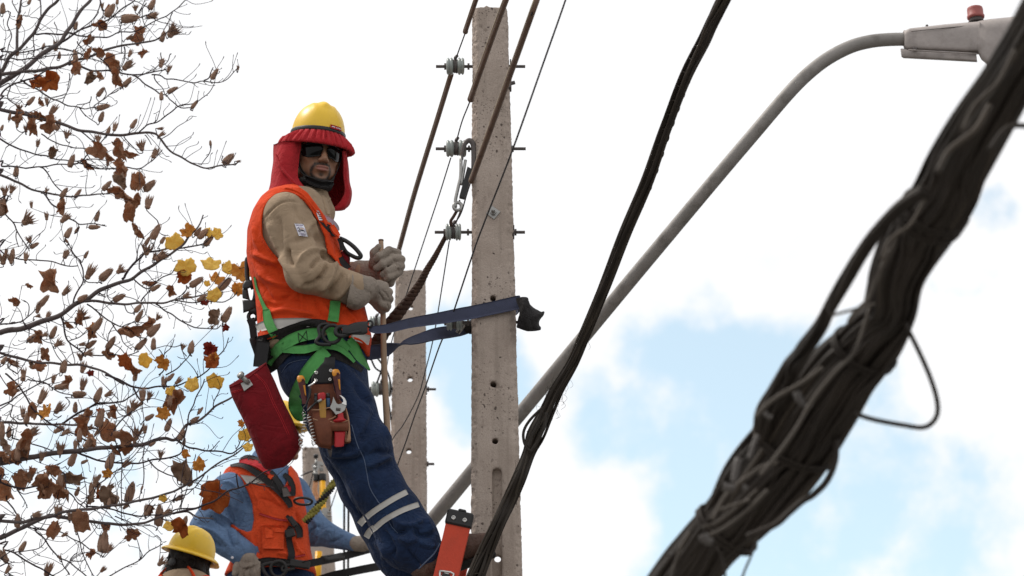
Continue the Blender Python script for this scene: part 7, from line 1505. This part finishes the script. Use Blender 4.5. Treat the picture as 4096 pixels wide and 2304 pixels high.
add('hook_body', box(r(*c5(1440,1335), -.20), (.095,.022,.036), np.array(frame((.15,0,1))), .005), M['black'], sh2_, smooth=False)
add('hook', tube(cr([r(*c5(*p), -.20) for p in ((1380,1350),(1320,1345),(1270,1365),(1275,1400),(1320,1390),(1390,1375))], 4), .007, 8), M['black'], sh2_)
add('sleeve_sheath', tube(cr([r(*p) for p in ((1290,2240,-.16),(1340,2232,-.10),(1366,2226,-.06))], 4), .019, 12), M['black'], sh2_)
sh3_ = empty('work_strap', r(1560,2262,.1), 'lower black strap crossing the bottom edge left of the jeans', 'strap', 'black straps of the second worker')
add('webbing', strap(cr([r(*p) for p in ((1200,2345,.1),(1325,2304,.12),(1400,2288,.14),(1480,2272,.2),(1575,2256,.38),(1700,2240,.5))], 6), .038, (0,-.2,1), .010, 7), M['blackweb'], sh3_)
def g2n(P):
    d = rc(P, r(972,2216,-.15), r(990,2240,-.155), .040, .043, .8); d = smin(d, ell(P, r(1008,2262,-.16), (.046,.027,.040)), .015)
    for i, (x, y, dx) in enumerate(((968,2284,-6),(990,2296,-2),(1012,2298,2),(1032,2288,6))): d = smin(d, chain(P, [r(x+10,y-30,-.165), r(x+2,y-4,-.178), r(x+dx,y+28,-.165), r(x+dx-2,y+52,-.145)], [.0160,.0150,.0135,.011], .003), .0045)
    return smin(d, chain(P, [r(962,2240,-.16), r(946,2268,-.175), r(938,2296,-.175)], [.018,.015,.012], .005), .010)
gv2 = sdf_mesh(g2n, (r(900,0)[0], YB-.28, r(0,2400)[2]), (r(1080,0)[0], YB-.05, r(0,2180)[2]), .0045, smooth=1); gv2 = (wrinkle(gv2[0], gv2[1], .0022, 20, off=3), gv2[1])
g21 = add('glove', gv2, M['glove'], w2); add('glove_cuff', loft([(c5(835,1310),c5(990,1235),-.15,.05),(c5(830,1345),c5(1010,1270),-.15,.052),(c5(845,1390),c5(1030,1340),-.155,.046)], 24, YB, 4, 2.1), M['glove'], g21)
def g2f(P):
    d = rc(P, r(1418,2174,-.02), r(1450,2176,.0), .036, .036, .8); 
    for i in range(4): d = smin(d, chain(P, [r(1452,2160+i*9,-.0), r(1475,2164+i*9,-.035), r(1492,2172+i*9,-.01)], [.013,.012,.011], .005), .006)
    return smin(d, chain(P, [r(1440,2155,0), r(1470,2148,-.01), r(1492,2152,0)], [.015,.013,.011], .005), .008)
add('glove', sdf_mesh(g2f, (r(1360,0)[0], YB-.10, r(0,2240)[2]), (r(1520,0)[0], YB+.08, r(0,2110)[2]), .0045, smooth=1), M['glove'], w2)
H2 = Head(1117, 1752, YB+.02, math.radians(66), math.radians(4)); hm2 = head_mesh(H2, beard=False)
def b2f(P):
    d = smin(t2(P, -.03), rc(P, H2.wld((0,-.035,-.08)), r(1042,1878,.0), .060, .066), .04)
    d = smin(d, smin(rc(P, a1, a2_, .055, .045), rc(P, a2_, a3, .045, .036), .02), .03); d = smin(d, smin(rc(P, b1_, b2__, .05, .05), rc(P, b2__, b3_, .045, .028), .02), .03)
    return smin(d, smin(rc(P, r(1010,2400,-.08), r(1060,2700,-.08), .075, .05), rc(P, r(1170,2400,.08), r(1200,2700,.08), .075, .05), .01), .03)
body_object(w2, hm2, sdf_mesh(b2f, (r(730,0)[0], YB-.25, r(0,2720)[2]), (r(1450,0)[0], YB+.25, r(0,1780)[2]), .013))
helmet(w2, H2, M['helmet'], brim=True)
add('hair', sdf_mesh(lambda P: np.maximum(head_sdf(H2.loc(P))-.007, -((-H2.loc(P)[:,1]+.0)+.0)-.0), H2.O-.17, H2.O+.17, .006), M['hair'], w2)
def tr2(P): return smin(smin(t2(P, .0)+np.clip((P[:,2]-r(0,2290)[2])*4, 0, 1), chain(P, [r(1010,2400,-.09), r(1040,2720,-.10), r(1030,3060,-.06)], [.105,.085,.07], .03), .04), chain(P, [r(1170,2400,.09), r(1200,2720,.06), r(1190,3060,.09)], [.105,.085,.07], .03), .03)
add('trousers', sdf_mesh(tr2, (r(850,0)[0], YB-.24, r(0,3150)[2]), (r(1330,0)[0], YB+.24, r(0,2270)[2]), .011), M['jean'], w2)
for x, d in ((1030,-.06),(1190,.09)): add('boot', sdf_mesh(lambda P, x=x, d=d: smin(rc(P, r(x,3060,d), r(x,3120,d), .052, .05), rc(P, r(x+5,3135,d-.01), r(x+110,3145,d-.05), .045, .035), .03), r(x-110,3230,d-.16), r(x+220,3020,d+.14), .01), M['boot'], w2)

# ------------------------------------------------------------------ third worker, only head and shoulders in view
YC = 12.75; SC = pxm(YC)
def s(x, y, d=0.): return W(x, y, YC+d)
w3 = empty('person', s(760, 2400, 0), 'third worker in a yellow helmet at the bottom edge, seen from behind, dark hair', 'person')
H3 = Head(757, 2256, YC, math.radians(148), math.radians(-4), math.radians(-16), sc=.90); hm3 = head_mesh(H3, beard=False)
t3 = Trunk([(2282,700,780,.07,.0),(2305,660,830,.12,0),(2345,610,880,.15,0),(2420,590,905,.16,0),(2600,600,900,.15,0),(2800,620,890,.14,0)], YC)
def b3f(P): return smin(t3(P, -.02), rc(P, H3.wld((0,-.02,-.07)), s(745,2350,.0), .056, .062), .04)
body_object(w3, hm3, sdf_mesh(b3f, (s(550,0)[0], YC-.2, s(0,2820)[2]), (s(950,0)[0], YC+.2, s(0,2220)[2]), .012))
def hair3(P):
    Q = H3.loc(P); d = head_sdf(Q) - .011 - .005*vnoise(P, 45) - .003*vnoise(P, 110); d = smin(d, ell(Q, (0,-.045,-.045), (.076,.055,.060)) - .004*vnoise(P, 60), .02)
    return np.maximum(d, smin(Q[:,1]-.045-.02*vnoise(P,30), (-.085-Q[:,2]), .01)) 
hv = sdf_mesh(hair3, H3.O-.2, H3.O+.2, .0042, smooth=0); add('hair', hv, M['hair'], w3)
hrg = np.random.RandomState(2); strands = []
for k in range(150):
    a = hrg.uniform(2.0, 4.3); p0 = H3.wld((.088*math.sin(a), .095*math.cos(a)-.01, hrg.uniform(-.10,.02))); o_ = H3.wld((.12*math.sin(a), .13*math.cos(a), -.12)) - H3.O; d_ = nrm(o_ + hrg.randn(3)*.03)
    strands.append(tube(cr([p0, p0+d_*.014, p0+d_*.022-[0,0,.012]], 3), [.0012,.0009,.0003], 4))
add('hair_strands', join(*strands), M['hair'], w3, kind='stuff')
hh = helmet(w3, H3, M['helmet_dirty'], z0=.050, rx=.104, ry=.120, rz=.118, brim=True)
# full brim round the third worker's helmet
bw = [ring_ for ring_ in [np.stack([(.104+e)*np.sin(A), (.120+e)*np.cos(A)-.01, .050+dz+0*A], -1) for e, dz in ((.0,.004),(.012,-.002),(.024,-.010),(.028,-.014),(.027,-.018),(.018,-.012),(.0,-.006))]]
V = H3.wld(np.vstack(bw)); Fc = grid_faces(7, len(A), wrap=True) + [(6*len(A)+j, 6*len(A)+(j+1) % len(A), (j+1) % len(A), j) for j in range(len(A))]; add('helmet_brim', (V, Fc), M['helmet'], hh)
add('ratchet_knob', lathe([(.019,0),(.019,.006),(.016,.008),(.006,.009)], H3.wld((.0,-.112,-.022)), -H3.R[:,1], 24), M['black'], hh)
add('chin_strap', strap(cr(H3.wld([(.080,-.03,.03),(.082,.0,-.04),(.064,.04,-.10),(.03,.075,-.125)]), 5), .015, H3.R[:,1], .003), M['black'], w3)
V3s, F3s = sdf_mesh(lambda P: smin(t3(P, .0), smax(rc(P, s(738,2290,.0), s(742,2330,.0), .072, .085), P[:,2]-s(0,2262)[2], .006), .02), (s(560,0)[0], YC-.24, s(0,2820)[2]), (s(950,0)[0], YC+.24, s(0,2235)[2]), .0062)
V3s = wrinkle(V3s, F3s, .004, 10, off=8); add('shirt', (V3s, F3s), M['shirt'], w3)
nk3 = mp(c5,[(60,1250),(140,1330),(230,1310),(350,1330),(440,1460),(640,1460),(640,1250)])
def v3f(P): return np.maximum(smax(t3(P, .012), P[:,2]-s(0,2318)[2], .004), -polymask(P, mp(c5,[(0,1200),(60,1462),(120,1400),(200,1352),(290,1332),(350,1345),(400,1400),(440,1462),(700,1400),(700,1200)]))/SC)
def v3g(P): return np.maximum(np.maximum(t3(P, .010), -polymask(P, mp(c5,[(95,1475),(150,1410),(215,1372),(290,1350),(345,1365),(390,1415),(425,1480)]))/SC), t3(P,.010))
Vv, Fv = sdf_mesh(v3f, (s(560,0)[0], YC-.24, s(0,2820)[2]), (s(950,0)[0], YC+.24, s(0,2235)[2]), .0062); 
hole3 = mp(c5,[(95,1700),(95,1475),(150,1410),(215,1372),(290,1350),(345,1365),(395,1425),(425,1500),(425,1700)])
add('vest', sdf_mesh(lambda P: np.maximum(v3f(P), -polymask(P, hole3)/SC), (s(560,0)[0], YC-.24, s(0,2820)[2]), (s(950,0)[0], YC+.24, s(0,2235)[2]), .0058), M['vest'], w3)
add('vest_binding', rim(mp(c5,[(75,1470),(130,1405),(200,1358),(290,1338),(350,1350),(400,1405),(432,1470)]), .006, bvh_of((V3s, F3s)), .008), M['vest'], w3)

# ------------------------------------------------------------------ clamp sticks by the farthest pole
YZ = 16.6; cZ = lambda x, y: (1180+x/2.764, 1780+y/2.764)
def zq(x, y, d=0.): return W(*cZ(x, y), YZ+d)
cs1 = empty('clamp_stick', zq(250,1440), 'yellow insulating stick with a steel clamp on top, before the farthest pole', 'clamp stick', 'insulating clamp sticks')
add('tube', tube([zq(302,330), zq(312,850), zq(300,1100)], .0178, 18), M['yfib'], cs1); add('tube', tube([zq(262,1180,.02), zq(245,1600,.02)], .019, 18), M['yfib'], cs1)
add('cap', lathe([(.0200,0),(.0215,.004),(.0215,.036),(.0200,.040)], zq(302,400), (0,0,1), 20), M['black'], cs1)
add('knob', lathe([(.011,-.006),(.0135,-.003),(.0135,.010),(.010,.014)], zq(231,130), (0,-.5,1), 16), M['black'], cs1); add('screw', tube([zq(236,150), zq(226,235)], [.0055,.0075], 10), M['steel'], cs1)
add('clamp_body', prism([cZ(*p) for p in ((185,225),(245,175),(300,185),(315,215),(268,225),(250,265),(240,290),(215,300),(200,270))], 0, .03, YZ), M['steel'], cs1, smooth=False)
for y_ in (225, 258, 280): add('clamp_tooth', box(zq(292,y_), (.020,.022,.0065), None, .001), M['steel'], cs1, smooth=False)
add('clamp_back', box(zq(277,250), (.006,.022,.036), None, .001), M['steel'], cs1, smooth=False)
add('clamp_screw', lathe([(.009,0),(.009,.006),(.004,.010)], zq(222,245,-.002), (0,-1,0), 12), M['chrome'], cs1)
add('side_arm', tube([zq(65,342), zq(120,312), zq(195,288)], [.003,.006,.005], 8), M['steel_dark'], cs1)
cs2 = empty('clamp_stick', zq(225,760,.05), 'thinner grounding stick with copper strands beside the yellow one', 'clamp stick', 'insulating clamp sticks')
add('cap', lathe([(.013,0),(.014,.004),(.014,.034),(.013,.038)], zq(232,400,.0), (.05,0,1), 16), M['black'], cs2); add('linkage', join(tube([zq(222,290), zq(212,345)], .006, 8), tube([zq(238,290), zq(232,350)], .0045, 8), box(zq(226,318), (.028,.02,.012), None, .002)), M['steel'], cs2)
for i, x_ in enumerate((205,222,240)): add('copper_strand', tube(cr([zq(x_+6,400), zq(x_-4,500), zq(x_+2+i*6,580), zq(210,620-i*6), zq(160,600)], 4), .0052, 8), M['copper'], cs2)
add('copper_strand', tube([zq(160,590), zq(152,1300)], .007, 8), M['copper'], cs2)
cs3 = empty('steel_clamp', zq(330,760,-.03), 'steel clamp lower on the yellow stick, beside the blue sleeve', 'clamp')
add('plate', prism([cZ(*p) for p in ((275,770),(285,720),(320,692),(362,700),(378,740),(350,770),(340,840),(305,835))], -.03, .008, YZ), M['steel'], cs3, smooth=False); add('bolt', lathe([(.011,0),(.011,.006),(.005,.009)], zq(296,772,-.032), (0,-1,0), 12), M['chrome'], cs3)
for y_ in (745, 785, 815): add('clamp_tooth', box(zq(372,y_,-.03), (.026,.022,.0065), None, .001), M['steel'], cs3, smooth=False)
add('clamp_back', box(zq(352,780,-.03), (.006,.022,.044), None, .001), M['steel'], cs3, smooth=False)
for pts, lab in ((((200,295),(175,400),(150,500),(138,585)),'thin black wire hanging from the clamp on the yellow stick'), (((468,478),(430,590),(400,680),(372,750)),'thin black wire hanging down to the lower steel clamp'), (((285,560),(278,700),(262,740)),'thin black wire beside the copper strands')): add('tail_wire', tube(cr([zq(*p) for p in pts], 4), .0028, 6), M['wire'], label=lab, cat='wire', group='tail wires of the clamps')
# olive and black elastic lanyard
Py = cr([W(*cZ(*p), 14.2) for p in ((450,400),(405,455),(358,520),(315,590),(268,660),(215,730),(160,790),(112,850))], 12); Ty = nrm(np.gradient(Py, axis=0)); Ny = nrm(np.cross(Ty, [0,1,0])); By = np.cross(Ty, Ny)
el_ = empty('elastic_lanyard', Py[-1], 'gathered olive and black elastic lanyard rising to the main worker\'s jeans', 'lanyard')
tt = np.linspace(0, 1, len(Py))
for k, m_ in enumerate(('rope_y','rope_y','blackweb')):
    a = tt*9 + k*2.1; add('strand', tube(Py + .009*(np.cos(a)[:,None]*Ny + np.sin(a)[:,None]*By), .0105*(1+.28*np.sin(tt*115+k)), 10), M[m_], el_)
